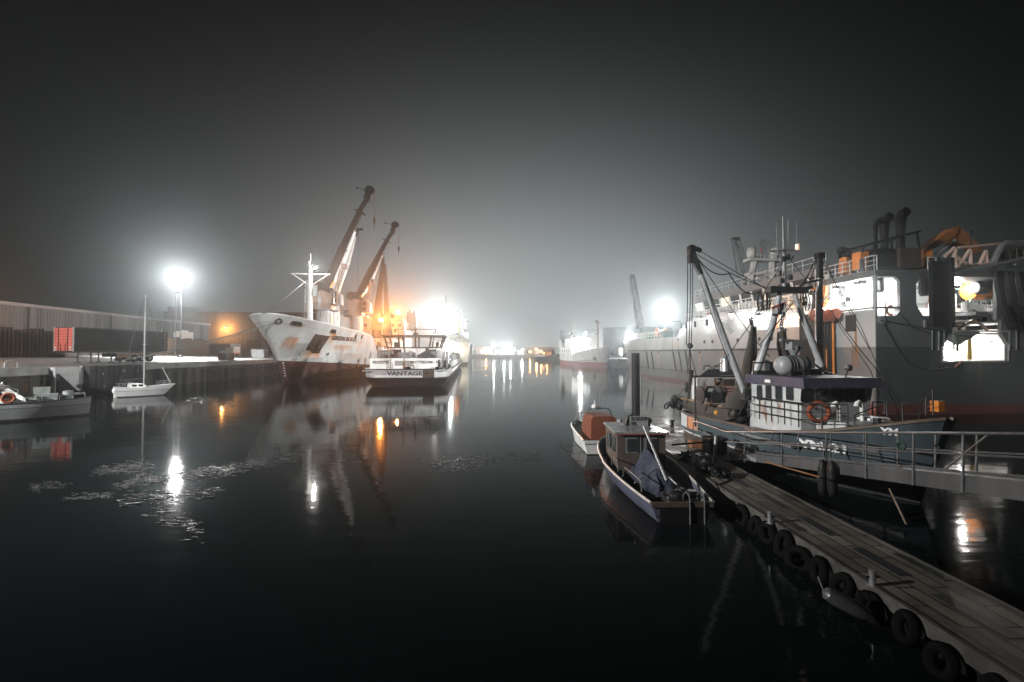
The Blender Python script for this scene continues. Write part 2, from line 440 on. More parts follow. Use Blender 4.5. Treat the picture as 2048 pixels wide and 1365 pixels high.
# ---------------------------------------------------------------- water
wm, n, l, b = new_mat('harbour_water')
b.inputs['Base Color'].default_value = (.004, .006, .0065, 1); b.inputs['Roughness'].default_value = .06; b.inputs['IOR'].default_value = 1.11
tc = n.new('ShaderNodeTexCoord')
nz = n.new('ShaderNodeTexNoise'); nz.inputs['Scale'].default_value = .9; nz.inputs['Detail'].default_value = 3
mp = n.new('ShaderNodeMapping'); mp.inputs['Scale'].default_value = (.55, 1.6, 1); mp.inputs['Rotation'].default_value = (0, 0, .2)
l.new(tc.outputs['Object'], mp.inputs[0]); l.new(mp.outputs[0], nz.inputs['Vector'])
bp = n.new('ShaderNodeBump'); bp.inputs['Strength'].default_value = .09; bp.inputs['Distance'].default_value = .08
l.new(nz.outputs['Fac'], bp.inputs['Height']); l.new(bp.outputs[0], b.inputs['Normal'])
n2 = n.new('ShaderNodeTexNoise'); n2.inputs['Scale'].default_value = .06; n2.inputs['Detail'].default_value = 3; l.new(tc.outputs['Object'], n2.inputs['Vector'])
rr = n.new('ShaderNodeMapRange'); rr.inputs[1].default_value = .35; rr.inputs[2].default_value = .65; rr.inputs[3].default_value = .05; rr.inputs[4].default_value = .085
l.new(n2.outputs['Fac'], rr.inputs[0]); l.new(rr.outputs[0], b.inputs['Roughness'])
w = MB(); w._face([w.bm.verts.new(p) for p in ((-400, -32, 0), (400, -32, 0), (400, 740, 0), (-400, 740, 0))])
tag(w.build('water', wm), 'calm dark harbour water with long light reflections', 'water', kind='structure')

# floating scum / ice in drifting lines
fl = MB(); rng = random.Random(3)
def drift(px0, py0, px1, py1, n_, wob, smin, smax):
    for _ in range(int(n_ * 1.8)):
        t = rng.random(); g = rng.gauss(0, 1)
        p = G(px0 + (px1 - px0) * t + rng.gauss(0, 8), py0 + (py1 - py0) * t + g * wob + 5 * math.sin(t * 23), .012)
        s_ = rng.uniform(smin, smax) * .2 * (rng.random() ** 1.6); k = rng.randint(5, 7); a0 = rng.random() * 6; el = rng.uniform(2.5, 9)
        tx, ty = rng.gauss(0, .12), rng.gauss(0, .12)
        pts = [p + Vector((math.cos(a0 + 6.283 * i / k) * s_ * el * rng.uniform(.6, 1.1), math.sin(a0 + 6.283 * i / k) * s_ * rng.uniform(.6, 1.1), 0)) for i in range(k)]
        for q in pts: q.z += max(-.01, (q.x - p.x) * tx + (q.y - p.y) * ty)
        fl.prism(pts, (0, 0, .006))
for a in ((190, 945, 300, 928, 260, 4, .05, .22), (240, 968, 480, 935, 560, 4.5, .05, .26), (430, 945, 590, 908, 330, 5, .04, .18), (60, 975, 130, 968, 90, 3, .05, .14),
          (140, 993, 220, 990, 60, 2, .08, .25), (240, 998, 430, 985, 110, 5, .08, .34), (300, 1010, 400, 1060, 110, 10, .08, .24),
          (860, 925, 1070, 914, 420, 5, .03, .14), (890, 938, 960, 930, 120, 3, .03, .12), (1115, 880, 1165, 905, 330, 8, .02, .09), (1130, 900, 1200, 970, 300, 12, .02, .08),
          (480, 935, 560, 915, 120, 4, .04, .16), (600, 925, 780, 915, 60, 5, .03, .12), (380, 800, 470, 808, 60, 3, .1, .5), (560, 815, 700, 808, 30, 3, .1, .4), (1500, 1050, 1680, 1260, 90, 16, .01, .04), (1130, 985, 1280, 1020, 30, 10, .02, .06)):
    drift(*a)
scum = mat('wet_scum', (.07, .072, .075), .28, 0, .6, 9.0, .5, dirt=(.01, .01, .01))
tag(fl.build('floating_debris', scum), 'drifting pale scum and broken ice in thin lines', 'floating debris', kind='stuff')

# ---------------------------------------------------------------- banks
QZ = 3.25
def GZ(x): return QZ + .035 * min(27, max(0, -x - .5))
QROT = math.atan(.0827)
def Q(x, y, z=QZ):
    """left quay's own frame: x metres from the quay edge (land is negative), y along it"""
    c, s_ = math.cos(QROT), math.sin(QROT)
    if z == QZ: z = GZ(x)
    return Vector((-43.1 + x * c - y * s_, x * s_ + y * c, z))
asphalt = mat('quay_asphalt', (.3, .3, .295), .55, 0, .35, .25, .2, dirt=(.18, .18, .18))
q = MB(); q.loft([[Q(x, y, z) for x, z in ((-.55, -.8), (-.55, QZ), (-27.5, QZ + 1e-6 + .035 * 27), (-300, QZ + 1e-6 + .035 * 27), (-300, -.8))] for y in (-25, 440)])
tag(q.build('quay_ground', asphalt), 'wide pale quay apron on the left bank', 'quay', kind='structure')
qw = thing('quay_wall', 'long dark sheet piled wall of the left quay with a concrete cap', 'quay wall', Q(0, 0, 0), QROT)
m_ = MB()
for i in range(-14, 150):
    y0 = i * 2.4
    m_.prism([(-.5, y0, -.7), (-.22, y0 + .35, -.7), (-.22, y0 + .85, -.7), (-.5, y0 + 1.2, -.7), (-.5, y0 + 2.4, -.7)], (0, 0, QZ - .1))
m_.build('sheet_piling', mat('rusty_piling', (.04, .037, .035), .7, 0, .4, .8, .3, rust=.1), qw)
MB().span((-.6, -25, QZ - .75), (0, 420, QZ + .05)).build('cap_beam', concrete, qw)
m_ = MB()
for i in range(0, 60): m_.span((-.2, i * 6.1, .2), (.06, i * 6.1 + .3, QZ - .8))
m_.build('fender_timber', mat('tarred_timber', (.03, .026, .022), .8, 0, .5, 3.0, .3), qw)
m_ = MB(); m_.span((-.2, -25, 2.0), (.02, 360, 2.18)); m_.build('waling', steel_dark, qw)
# far shore, right bank, the quay the picture is taken from
q = MB(); q.prism([(-400, 437, -.7), (52, 437, -.7), (80, 700, -.7), (-400, 700, -.7)], (0, 0, 3.3))
tag(q.build('quay_ground', asphalt), 'low far bank closing the harbour', 'quay', kind='structure')
q = MB(); q.prism([(32.6, 149, -.7), (46, 148.8, -.7), (46, 6, -.7), (300, 6, -.7), (300, 420, -.7), (20, 420, -.7)], (0, 0, 3.5))
tag(q.build('quay_ground', asphalt), 'right bank behind the moored trawler', 'quay', kind='structure')
q = MB(); q.prism([(-30, 1.0, -.7), (60, 1.0, -.7), (60, -30, -.7), (-30, -30, -.7)], (0, 0, 4.0))
tag(q.build('quay_ground', concrete), 'concrete quay at the near end of the gangway', 'quay', kind='structure')

# ---------------------------------------------------------------- left bank: sheds, pallets, trailer
clad, n, l, b = new_mat('corrugated_cladding')
tc = n.new('ShaderNodeTexCoord'); nz = n.new('ShaderNodeTexNoise'); nz.inputs['Scale'].default_value = .5; nz.inputs['Detail'].default_value = 6
mp = n.new('ShaderNodeMapping'); mp.inputs['Scale'].default_value = (1, 1.5, .12); l.new(tc.outputs['Object'], mp.inputs[0]); l.new(mp.outputs[0], nz.inputs['Vector'])
r = n.new('ShaderNodeValToRGB'); r.color_ramp.elements[0].position = .3; r.color_ramp.elements[1].position = .7
r.color_ramp.elements[0].color = (.032, .032, .032, 1); r.color_ramp.elements[1].color = (.07, .07, .07, 1)
l.new(nz.outputs['Fac'], r.inputs[0]); l.new(r.outputs[0], b.inputs['Base Color']); b.inputs['Roughness'].default_value = .5
def cladwall(mb, y0, y1, z0, z1, x=0.0, pitch=.6):
    pts = []
    k = int((y1 - y0) / pitch)
    for i in range(k):
        y = y0 + i * pitch
        pts += [(x, y, z0), (x, y + pitch * .55, z0), (x - .05, y + pitch * .65, z0), (x - .05, y + pitch * .9, z0)]
    mb.loft([[(p[0], p[1], z) for p in pts] for z in (z0, z1)], closed=False)
wh = thing('warehouse', 'long corrugated warehouse behind the trailer and the pallets', 'warehouse', Q(-27.2, 0, QZ), QROT)
m_ = MB(); cladwall(m_, 40, 132, 0.0, 8.0); m_.build('wall', clad, wh)
m_ = MB(); m_.span((-60, 40, 0), (-.3, 132.2, 7.9)); m_.build('gable', clad, wh)
m_ = MB(); m_.span((-60.2, 39.8, 8.01), (.18, 132.5, 8.25)); m_.span((-.1, 40, 7.8), (.14, 132.4, 8.005)); m_.build('roof', mid_grey, wh)
for y in (64, 79, 96.5, 112, 128): MB().span((.02, y, 0), (.2, y + .22, 7.75)).build('downpipe', steel_dark, wh)
MB().span((.02, 84, 0), (.12, 88.6, 4.6)).build('roller_door', mid_grey, wh)
# overlapping pale plates on the wall
m_ = MB(); o_ = Q(-27.0, 0)
for (a, z0, z1, w_) in ((116.6, 4.2, 5.4, 3.4), (119.2, 3.6, 6.0, 3.2), (121.6, 3.0, 5.6, 3.0), (117.5, 4.8, 5.7, 4.8)): m_.span((.03, a, z0), (.09 + .003 * z1, a + w_, z1))
m_.build('wall_patch', mat('pale_patch', (.85, .85, .83), .4), wh)
def wall_lamp(root, p, col, power, lens, aim=None, spot=None):
    b_ = MB().box(p, (.5, .35, .22)).build('floodlight', steel_dark, root)
    p = Vector(p); MB().box(p + Vector((.06, 0, -.15)), (.4, .3, .07)).build('lens', lens, b_)
    wp = Matrix.LocRotScale(root.location, root.rotation_euler, None) @ (p + Vector((.35, 0, -.35)))
    mpoint('lamp_light', wp, power, col, .12, spot, aim, parent=root)
for y in (50, 70.0): wall_lamp(wh, (.3, y, 7.6), SODIUM, 1700 * LK, lens_sodium)

wb = thing('warehouse', 'tall grey shed far behind, its lower wall lit orange', 'warehouse', P(470, 706, 172), QROT); wb.location.z = QZ + .94
m_ = MB()
for i in range(64): m_.span((-24 + i * .9, 0, 0), (-24 + i * .9 + .6, .09, 14.6))
m_.span((-24, .08, 0), (34, 60, 14.6)); m_.build('wall', mat('pale_cladding', (.26, .26, .26), .6, 0, .3, .5, streak=True), wb)
MB().span((-24.3, -.25, 14.601), (34.3, 60.2, 15.0)).build('roof', mid_grey, wb)
MB().span((-26, 5, 15.0), (-15.2, 20, 17.2)).build('plant_room', mid_grey, wb)
MB().span((4, -.12, 0), (9, .0, 5)).build('roller_door', mid_grey, wb)
b_ = MB().box((-3.1, -.4, 9.6), (.7, .5, .3)).build('floodlight', steel_dark, wb)
MB().box((-3.1, -.45, 9.4), (.6, .4, .1)).build('lens', lens_sodium, b_)
p_ = wb.location + Vector((-2.6, -3.0, 9.0)); mpoint('lamp_light', p_, 3300 * LK, SODIUM, .2, parent=wb)

# small things in front of the shed
sc_ = thing('storage_container', 'dark storage container below the orange wall lamp', 'container', Q(-25, 139, QZ), QROT)
m_ = MB()
for i in range(24): m_.span((0, .25 * i, .1), (.06, .25 * i + .15, 3.0))
m_.span((-7, 0, 0), (.02, 6, 3.1)); m_.build('body', grey_paint, sc_)
MB().span((-6.8, -.05, .1), (-.2, 0, 3.0)).build('door', mid_grey, sc_)
vn = thing('delivery_van', 'small white van parked in front of the dark container', 'van', Q(-19.5, 127, QZ), QROT + 1.2)
m_ = MB(); m_.prism([(-1, -2.4, .45), (-1, 2.4, .45), (-1, 2.4, 1.1), (-1, 1.5, 1.3), (-1, .9, 2.2), (-1, -2.4, 2.3)], (2, 0, 0)); m_.build('body', white_paint, vn, bevel=.06)
m_ = MB(); m_.prism([(-1.02, 1.3, 1.35), (-1.02, .85, 2.05), (-1.02, .1, 2.05), (-1.02, .1, 1.35)], (2.04, 0, 0)); m_.build('window', glass, vn)
for y in (-1.5, 1.5):
    for x in (-.85, .85): MB().tube((x - .12, y, .36), (x + .12, y, .36), .36, n=14).build('wheel', black, vn)
MB().span((-.9, -2.46, .5), (.9, -2.4, .8)).build('bumper', red_paint, vn)
def crate_stack(label, x, y, w_, d_, h_, m):
    t = thing('skip_container', label, 'container', Q(x, y, QZ), QROT)
    MB().box((0, 0, h_ / 2), (w_, d_, h_), taper=(1.1, 1.05)).build('body', m, t)
    m_ = MB()
    for sx in (-1, 1): m_.tube((sx * w_ * .54, -d_ / 2, h_ * .96), (sx * w_ * .54, d_ / 2, h_ * .96), .08)
    for i in range(4): m_.span((w_ * .47, -d_ / 2 + d_ * i / 3.2, .1), (w_ * .56, -d_ / 2 + d_ * i / 3.2 + .12, h_ * .95))
    m_.build('rim', mid_grey, t)
crate_stack('low grey skip beside the white van', -17, 133, 3.0, 2.6, 1.9, grey_paint)
crate_stack('dark open skip standing before the orange wall', -15, 146, 3.6, 3.2, 2.6, mid_grey)
crate_stack('small grey skip close to the mooring ropes', -6.5, 114, 2.6, 2.4, 2.0, grey_paint)

# pallet stacks
def pallet_mesh(seed, levels, dark):
    g = random.Random(seed); mb = MB(); z = 0
    for k in range(levels):
        dx, dy = g.gauss(0, .03), g.gauss(0, .03)
        for y in (-.44, -.22, 0, .22, .44): mb.box((dx, dy + y, z + .132), (1.2, .12, .02))
        for x in (-.53, 0, .53):
            mb.box((dx + x, dy, z + .065), (.1, 1.0, .09))
            mb.box((dx + x, dy, z + .011), (.1, 1.0, .018))
        z += .15
    me = bpy.data.meshes.new('pallet_stack'); bmesh.ops.recalc_face_normals(mb.bm, faces=mb.bm.faces); mb.bm.to_mesh(me); mb.bm.free()
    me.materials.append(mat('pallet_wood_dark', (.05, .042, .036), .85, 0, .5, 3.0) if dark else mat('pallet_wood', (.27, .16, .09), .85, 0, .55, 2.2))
    return me
def pallets(dark, x, ys, lv, grp, label):
    ms = [pallet_mesh(k * 7 + dark, lv + (k % 3) - 1, dark) for k in range(4)]
    for k, y in enumerate(ys):
        o = bpy.data.objects.new('pallet_stack', ms[k % 4]); COL.objects.link(o)
        o.location = Q(x, y, QZ); o.rotation_euler.z = QROT + R(90) + rng.gauss(0, .02)
        tag(o, label, 'pallet stack', grp)
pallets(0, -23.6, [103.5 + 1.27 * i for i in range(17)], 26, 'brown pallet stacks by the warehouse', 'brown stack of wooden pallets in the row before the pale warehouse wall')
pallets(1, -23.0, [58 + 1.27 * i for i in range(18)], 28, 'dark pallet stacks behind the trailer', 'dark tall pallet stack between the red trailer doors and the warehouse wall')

# trailer
tr = thing('semi_trailer', 'parked curtain side trailer with red rear doors', 'trailer', (-54.0, 58.2, QZ + .2), R(-5.2))
S_ = 1.06
MB().span((-1.27, .1, 1.25), (1.27, 14.2, 1.42)).build('chassis', steel_dark, tr)
m_ = MB(); m_.span((-1.26, .08, 1.43), (1.26, 14.2, 4.32)); m_.build('curtain_body', mat('brown_black_curtain', (.006, .0045, .004), .75, 0, .4, 1.5, .25, streak=True), tr)
m_ = MB()
for y in [i * .33 for i in range(1, 43)]: m_.span((1.262, y, 1.35), (1.275, y + .05, 1.75))
m_.span((1.262, 0.1, 4.2), (1.29, 14.2, 4.36)); m_.span((-1.29, 0.1, 4.2), (-1.262, 14.2, 4.36)); m_.build('strap', steel_dark, tr)
for sx in (-1, 1):
    d_ = MB().span((min(0.01 * sx, sx * 1.2), -.02, 1.5), (max(.01 * sx, sx * 1.2), .06, 4.25)).build('rear_door', red_paint, tr)
    m_ = MB()
    for z in [1.7 + .36 * i for i in range(7)]: m_.span((min(.03 * sx, sx * 1.17), -.045, z), (max(.03 * sx, sx * 1.17), -.02, z + .05))
    m_.build('rib', mat('dark_red', (.22, .04, .03), .5), d_)
    m_ = MB(); m_.tube((sx * .62, -.07, 1.45), (sx * .62, -.07, 4.25), .035); m_.tube((sx * .3, -.07, 1.5), (sx * .3, -.07, 2.3), .03); m_.tube((sx * .3, -.07, 2.3), (sx * .6, -.07, 2.35), .03)
    m_.build('lock_bar', black, d_)
    MB().span((sx * 1.25 - .05, -.05, 1.4), (sx * 1.25 + .05, .1, 4.36)).build('corner_post', alu, tr)
    for z in (1.62, 1.92): MB().box((sx * .98, -.075, z), (.26, .03, .14)).build('marker_plate', white_paint, tr)
    for y in (3.6, 4.0): pass
    m_ = MB(); m_.tube((sx * .9, 2.6, 1.3), (sx * .9, 2.6, .1), .09, n=8); m_.box((sx * .9, 2.6, .05), (.42, .42, .1)); m_.build('landing_leg', steel_dark, tr)
    m_ = MB(); m_.tube((sx * .9, 5.4, 1.3), (sx * .9, 5.4, .1), .08, n=8); m_.box((sx * .9, 5.4, .05), (.42, .42, .1)); m_.build('landing_leg', steel_dark, tr)
    for y in (8.6, 9.9, 11.2):
        wl_ = MB().lathe((sx * 1.05 - .17, y, .5), [(.2, 0), (.5, .0), (.52, .06), (.52, .28), (.5, .34), (.2, .34)], 18, (1, 0, 0)).build('wheel', black, tr)
        MB().lathe((sx * 1.05 - .12, y, .5), [(.24, 0), (.26, .3), (.1, .32)], 12, (1, 0, 0)).build('rim', mid_grey, wl_)
MB().span((.95, 6.0, .55), (1.2, 10.2, 1.2)).build('side_box', wood, tr)
MB().span((-1.0, 6.0, .7), (1.0, 12.4, 1.2)).build('axle_frame', steel_dark, tr)
m_ = MB()
for i in range(5): m_.prism([(1.28, 13.5, 1.7 + .5 * i), (1.28, 13.95, 2.0 + .5 * i), (1.28, 13.95, 2.2 + .5 * i), (1.28, 13.5, 1.9 + .5 * i)], (.012, 0, 0))
m_.build('warning_stripe', mat('faded_stripe', (.22, .08, .03), .6, 0, .4, 3.0), tr)

# quay furniture
def bollard(label, p):
    t = MB().lathe(p, [(.34, 0), (.34, .06), (.2, .1), (.18, .42), (.32, .5), (.36, .6), (.26, .7), (.01, .73)], 14).build('mooring_bollard', steel_dark, smooth=True)
    return tag(t, label, 'bollard')
def bay(px): 
    d = ray(px, 706); k = d.x / d.y
    # where the ray crosses the quay edge
    y = -43.1 / (k + .0827) ; return y / math.cos(QROT) 
bl = Q(-.8, bay(249), QZ)
bollard('dark bollard on the quay edge holding the two bow ropes', bl)
for k, y in enumerate((108, 128)): bollard(['round bollard on the quay just left of the white bow', 'round bollard beyond the white bow'][k], Q(-.9, y, QZ))
gb = thing('winch_box', 'brown boxed winch with dark end frames on the quay edge', 'winch', Q(-1.6, 88.5, QZ), QROT)
MB().span((-.6, -1.2, .3), (.6, 1.2, 1.25)).build('drum_cover', mat('brown_box', (.14, .09, .06), .7, 0, .4, 2.0), gb)
for y in (-1.5, 1.2): MB().span((-.7, y, .1), (.7, y + .3, 1.35)).build('end_frame', steel_dark, gb)
MB().span((-.8, -1.8, 0), (.8, 1.8, .1)).build('base', steel_dark, gb)
m_ = MB(); m_.path([(0, -2.0, 0), (0, -2.0, .7), (0, -1.6, .85), (0, -1.5, .4)], .05); m_.build('crank', steel_dark, gb)
lh = MB(); lh.path([Q(-.4, 45.2, QZ), Q(-.4, 45.2, QZ + .5), Q(-.4, 45.5, QZ + .72), Q(-.4, 46.2, QZ + .72), Q(-.4, 46.5, QZ + .5), Q(-.4, 46.5, QZ)], .05)
tag(lh.build('ladder_hoop', alu), 'metal ladder hoop on the quay edge over the motor boat', 'ladder hoop')

# tall lamp posts
def lamp_post(name, label, top, power, col, r=.16, spot=None, aim=None, bank=False):
    top = Vector(top); gx = (top.x + 43.1) * math.cos(QROT) + top.y * math.sin(QROT)
    t = thing(name, label, 'lamp post', (top.x, top.y, GZ(gx)))
    H = top.z - GZ(gx)
    MB().tube((0, 0, 0), (0, 0, H + .4), r * .8, r * .5, n=10).build('pole', steel_dark, t)
    MB().lathe((0, 0, 0), [(r * 2.5, 0), (r * 2.5, .25), (r * 1.2, .5)], 10).build('base', steel_dark, t)
    MB().box((0, 0, H + .3), (2.2, .25, .15)).build('crossbar', steel_dark, t)
    for x, dz in ([(-.46, .85), (.46, .85), (-.92, 0), (0, 0), (.92, 0), (-.46, -.85), (.46, -.85)] if bank else [(-.8, 0), (0, 0), (.8, 0)]):
        w_ = .86 if bank else .62; hh_ = .8 if bank else .5
        h_ = MB().box((x, -.25, H + dz), (w_, .4, hh_), rot=(R(-18), 0, 0)).build('floodlight', steel_dark, t)
        MB().box((x, -.48, H + dz - .08), (w_ - .06, .04, hh_ - .06), rot=(R(-18), 0, 0)).build('lens', lens_white, h_)
    if bank: MB().box((0, 0, H - .9), (2.4, .2, .15)).build('crossbar', steel_dark, t)
    mpoint('lamp_light', top + Vector((0, -1.0, -.2)), power, col, .5, spot, aim, .7, parent=t)
    return t
lamp_post('lamp_mast', 'tall floodlight mast blazing behind the brown pallet stacks', P(363, 556, 96), MAST_A * LK, WHITE, bank=True, spot=100, aim=(-22, 0, 4))
mpoint('lamp_light', P(363, 556, 96) + Vector((.5, -.6, -.9)), 330000, WHITE, .4, 130, (-62, 99, 0), .6)  # extra downward source added at the mast to brighten the apron
lamp_post('lamp_mast', 'nearest floodlight mast of the left quay, towards the near end of the harbour', Vector((-54, -2, 21)), MAST_B * LK, WHITE, spot=97, aim=(-14, 52, 0))
t = thing('lamp_post', 'thin unlit pole beside the blazing floodlight mast', 'lamp post', (P(350, 706, 94).x, 94, QZ + .7))
MB().tube((0, 0, 0), (0, 0, 12.5), .1, .06, n=8).build('pole', mid_grey, t); MB().box((.3, 0, 12.5), (.8, .2, .12)).build('lamp_head', steel_dark, t)

# light concrete landing with a stair shadow, dark pontoon with painted marks
ls = thing('landing_bay', 'pale concrete landing bay in the quay wall behind the motor boat', 'landing bay', Q(0, 0, 0), QROT)
y0, y1, y2, y3 = bay(98), bay(152), bay(154), bay(262)
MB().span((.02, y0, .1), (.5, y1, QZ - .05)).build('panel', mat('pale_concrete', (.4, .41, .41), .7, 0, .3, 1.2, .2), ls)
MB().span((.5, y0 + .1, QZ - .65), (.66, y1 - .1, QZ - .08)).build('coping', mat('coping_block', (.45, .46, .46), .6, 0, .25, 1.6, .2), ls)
m_ = MB(); m_.prism([(.52, y0, QZ - .7), (.52, y0, .1), (.52, y1 - .3, .1)], (.5, 0, 0)); m_.build('stair', wet_black, ls)  # black wedge standing in for the diagonal shadow of stairs on the panel
for y in (y0 - .12, y1 - .16): MB().span((.5, y, .1), (.74, y + .24, QZ)).build('post', alu, ls)
fp = thing('steel_pontoon', 'black steel pontoon with faint white marks under the trailer', 'pontoon', Q(0, 0, 0), QROT)
MB().span((.02, y2, -.4), (1.3, y3, QZ - .02)).build('hull', mat('black_plate', (.02, .021, .023), .4, 0, .5, .8, .2), fp)
m_ = MB()
for y in [y2 + i * (y3 - y2) / 9 for i in range(10)]: m_.span((1.3, y, .2), (1.36, y + .08, QZ - .1))
m_.build('rib', steel_dark, fp)
mk = mat('faded_white', (.4, .41, .41), .7, 0, .6, 6.0)
for s_, fy, z, sz in (('M', .62, 2.5, .55), ('2', .9, 2.45, .55), ('4', .22, 2.3, .5), ('XX', .62, .95, .5), ('X', .25, .9, .4)):
    text('painted_mark', s_, mk, fp, (1.375, y2 + (y3 - y2) * fy, z), (R(90), 0, R(90)), sz, .005)
drum = MB().lathe((.8, y2 + .6, 1.3), [(.36, 0), (.38, .3), (.36, .6), (.38, .9), (.33, .92), (.01, .92)], 14).build('drum', alu, fp)

# ---------------------------------------------------------------- cabin motor boat at the left edge
mbt = thing('motor_boat', 'white cabin motor boat with an orange life ring on its cabin side', 'boat', (-32.0, 36.7, 0), R(131))
def f_mb(u, s):
    d = 9.5 * u; z = -.35 + s * (1.36 - .12 * math.sin(u * 3) + .35)
    k = max(0, z) / 1.3; y = d - .12 * k * (1 - u)
    bw = 1.35 * min(1, d / 3.4) ** .62 if d > 0 else 0; bd = 1.5 * min(1, d / 2.6) ** .5 if d > 0 else 0.02
    return max(.02, bw + (bd - bw) * k), y, z
build_hull('hull', f_mb, 26, 8, banded('motor_boat_paint', [(.16, (.012, .012, .012)), (.86, (.13, .14, .14)), (.9, (.02, .02, .02))], (.18, .19, .19), rust=.05), mbt)
m_ = MB(); deck_plate(m_, f_mb, 14, .9); m_.build('deck', grey_paint, mbt)
m_ = MB(); cap_rail(m_, f_mb, 20, .05); m_.build('rubbing_strake', steel_dark, mbt)
cb = MB(); cb.prism([(-1.25, 3.3, 1.2), (-1.25, 4.5, 2.25), (-1.25, 8.6, 2.25), (-1.25, 8.6, 1.2)], (2.5, 0, 0)); cb = cb.build('cabin', white_paint, mbt, bevel=.05)
for a, b_, c, d_ in ((4.35, 5.0, 4.75, 5.0), (5.1, 6.1, 5.1, 6.1), (6.25, 7.4, 6.25, 7.4)):
    for sx in (-1.26, 1.235): MB().prism([(sx, a - .25, 1.62), (sx, c - .1, 2.1), (sx, d_, 2.1), (sx, b_, 1.62)], (.025, 0, 0)).build('window', glass, cb)
MB().span((-1.4, 4.3, 2.255), (1.4, 8.8, 2.33)).build('cabin_roof', alu, mbt)
m_ = MB(); m_.rail([(-1.3, 3.7, 1.75), (-1.3, 5.6, 2.32), (-1.3, 8.7, 2.32)], .42, .9, .022, 2)
for i in range(26):
    y = rng.uniform(4.4, 8); m_.path([(rng.uniform(-1.2, 1.2), y, 2.33), (rng.uniform(-1.2, 1.2), y + rng.uniform(-.5, .5), 2.5 + rng.random() * .3), (rng.uniform(-1.2, 1.2), y + rng.uniform(-.8, .8), 2.42)], .025, 4)
for i in range(7): m_.box((rng.uniform(-1, 1), rng.uniform(4.6, 8), 2.42), (.4, .35, .22), rot=(0, 0, rng.random()))
m_.build('roof_gear', alu, mbt)
m_ = MB(); m_.tube((-.4, 5.1, 2.3), (-.5, 4.9, 4.6), .035); m_.tube((.5, 5.3, 2.3), (.6, 5.2, 4.9), .03); m_.ladder((-.6, 5.9, 2.3), (-.6, 5.9, 3.6), .5); m_.tube((-.9, 5.9, 3.6), (.6, 5.9, 3.6), .03); m_.rail([(-1, 6.2, 3.0), (1, 6.2, 3.0)], .6, 1, .03, 1)
m_.build('antenna_frame', alu, mbt)
m_ = MB(); m_.rail([(-1.35, 3.4, 1.32), (-1.2, 1.6, 1.34), (-.5, .25, 1.36)], .28, .9, .022, 1); m_.rail([(1.35, 3.4, 1.32), (1.2, 1.6, 1.34), (.5, .25, 1.36)], .28, .9, .022, 1); m_.build('bow_rail', alu, mbt)
MB().torus((-1.36, 4.15, 1.62), .3, .085, (1, .0, 0), 24, 8).build('life_ring', orange_rubber, mbt, smooth=True)
m_ = MB()
for x, y, w_, h_ in ((-.6, 3.1, .5, .35), (-.3, 2.1, .7, .5), (.4, 2.6, .8, .95)): m_.box((x, y, 1.25 + h_ / 2), (w_, w_, h_), taper=(1.12, 1.12))
m_.lathe((-.75, 2.8, 1.22), [(.16, 0), (.2, .45), (.17, .45), (.01, .1)], 12); m_.lathe((.1, 1.2, 1.25), [(.3, 0), (.3, .6), (.33, .62), (.01, .66)], 12)
m_.build('deck_tub', mat('tub_grey', (.22, .24, .23), .6, 0, .4, 3.0), mbt)

# ---------------------------------------------------------------- small sailing yacht
a_, b_ = Vector((-38.9, 54.0, 0)), Vector((-41.6, 51.0, 0)); ax = (b_ - a_)
sy = thing('sailing_yacht', 'small white sailing yacht with bare mast under the quay', 'sailing boat', a_, math.atan2(-ax.x, ax.y))
LS = ax.length
def f_sy(u, s):
    d = LS * u; z = -.3 + s * (1.25 - .25 * math.sin(u * 2.6) + .3); k = max(0, z)
    y = d - .9 * k * max(0, 1 - u * 3) + .25 * k * max(0, u - .8) * 4
    b = 1.0 * math.sin(math.pi * min(1, .06 + u * .78)) ** .8
    return max(.02, b * (.75 + .25 * min(1, k))), y, z
build_hull('hull', f_sy, 22, 8, banded('yacht_paint', [(.1, (.03, .03, .035)), (.62, (.36, .37, .37)), (.67, (.1, .1, .11))], (.42, .43, .43), rust=.03), sy)
m_ = MB(); deck_plate(m_, f_sy, 14, .97); m_.build('deck', white_paint, sy)
cb = MB(); cb.prism([(-.55, 1.3, .9), (-.55, 1.8, 1.35), (-.55, 3.0, 1.5), (-.55, 3.1, .9)], (1.2, 0, 0)); cb = cb.build('cabin', white_paint, sy, bevel=.05)
for y in (1.9, 2.45):
    for sx in (-.57, .55): MB().prism([(sx, y, 1.08), (sx, y, 1.3), (sx, y + .4, 1.32), (sx, y + .4, 1.08)], (.02, 0, 0)).build('window', glass, cb)
MB().box((0, 3.0, 1.6), (1.1, .9, .1), rot=(R(14), 0, 0)).build('spray_hood', steel_dark, sy)
MH = 11.0; my = 1.75
MB().tube((0, my, 1.0), (0, my, MH), .085, .055, n=8).build('mast', alu, sy)
MB().path([(0, my + .1, 1.9), (0, LS - .3, 1.75)], .1, 8).build('boom', mat('sail_cover', (.03, .03, .04), .9), sy)
m_ = MB(); m_.tube((-.9, my, 5.6), (.9, my, 5.6), .03); m_.build('spreader', alu, sy)
m_ = MB()
m_.tube((0, my, MH), (0, -.85, 1.2), .016, n=4)
for sx in (-1, 1): m_.tube((0, my, MH), (sx * .9, my, 5.6), .012, n=4); m_.tube((sx * .9, my, 5.6), (sx * .85, my + .1, 1.0), .012, n=4); m_.tube((0, my, 5.6), (sx * .75, LS - .4, 1.0), .012, n=4); m_.tube((0, my, MH - .1), (sx * .6, LS - .1, 1.0), .01, n=4)
m_.build('rigging', steel_dark, sy)
m_ = MB(); m_.tube((0, -.7, 1.3), (0, .1, 3.1), .06, .04); m_.build('furled_jib', alu, sy)
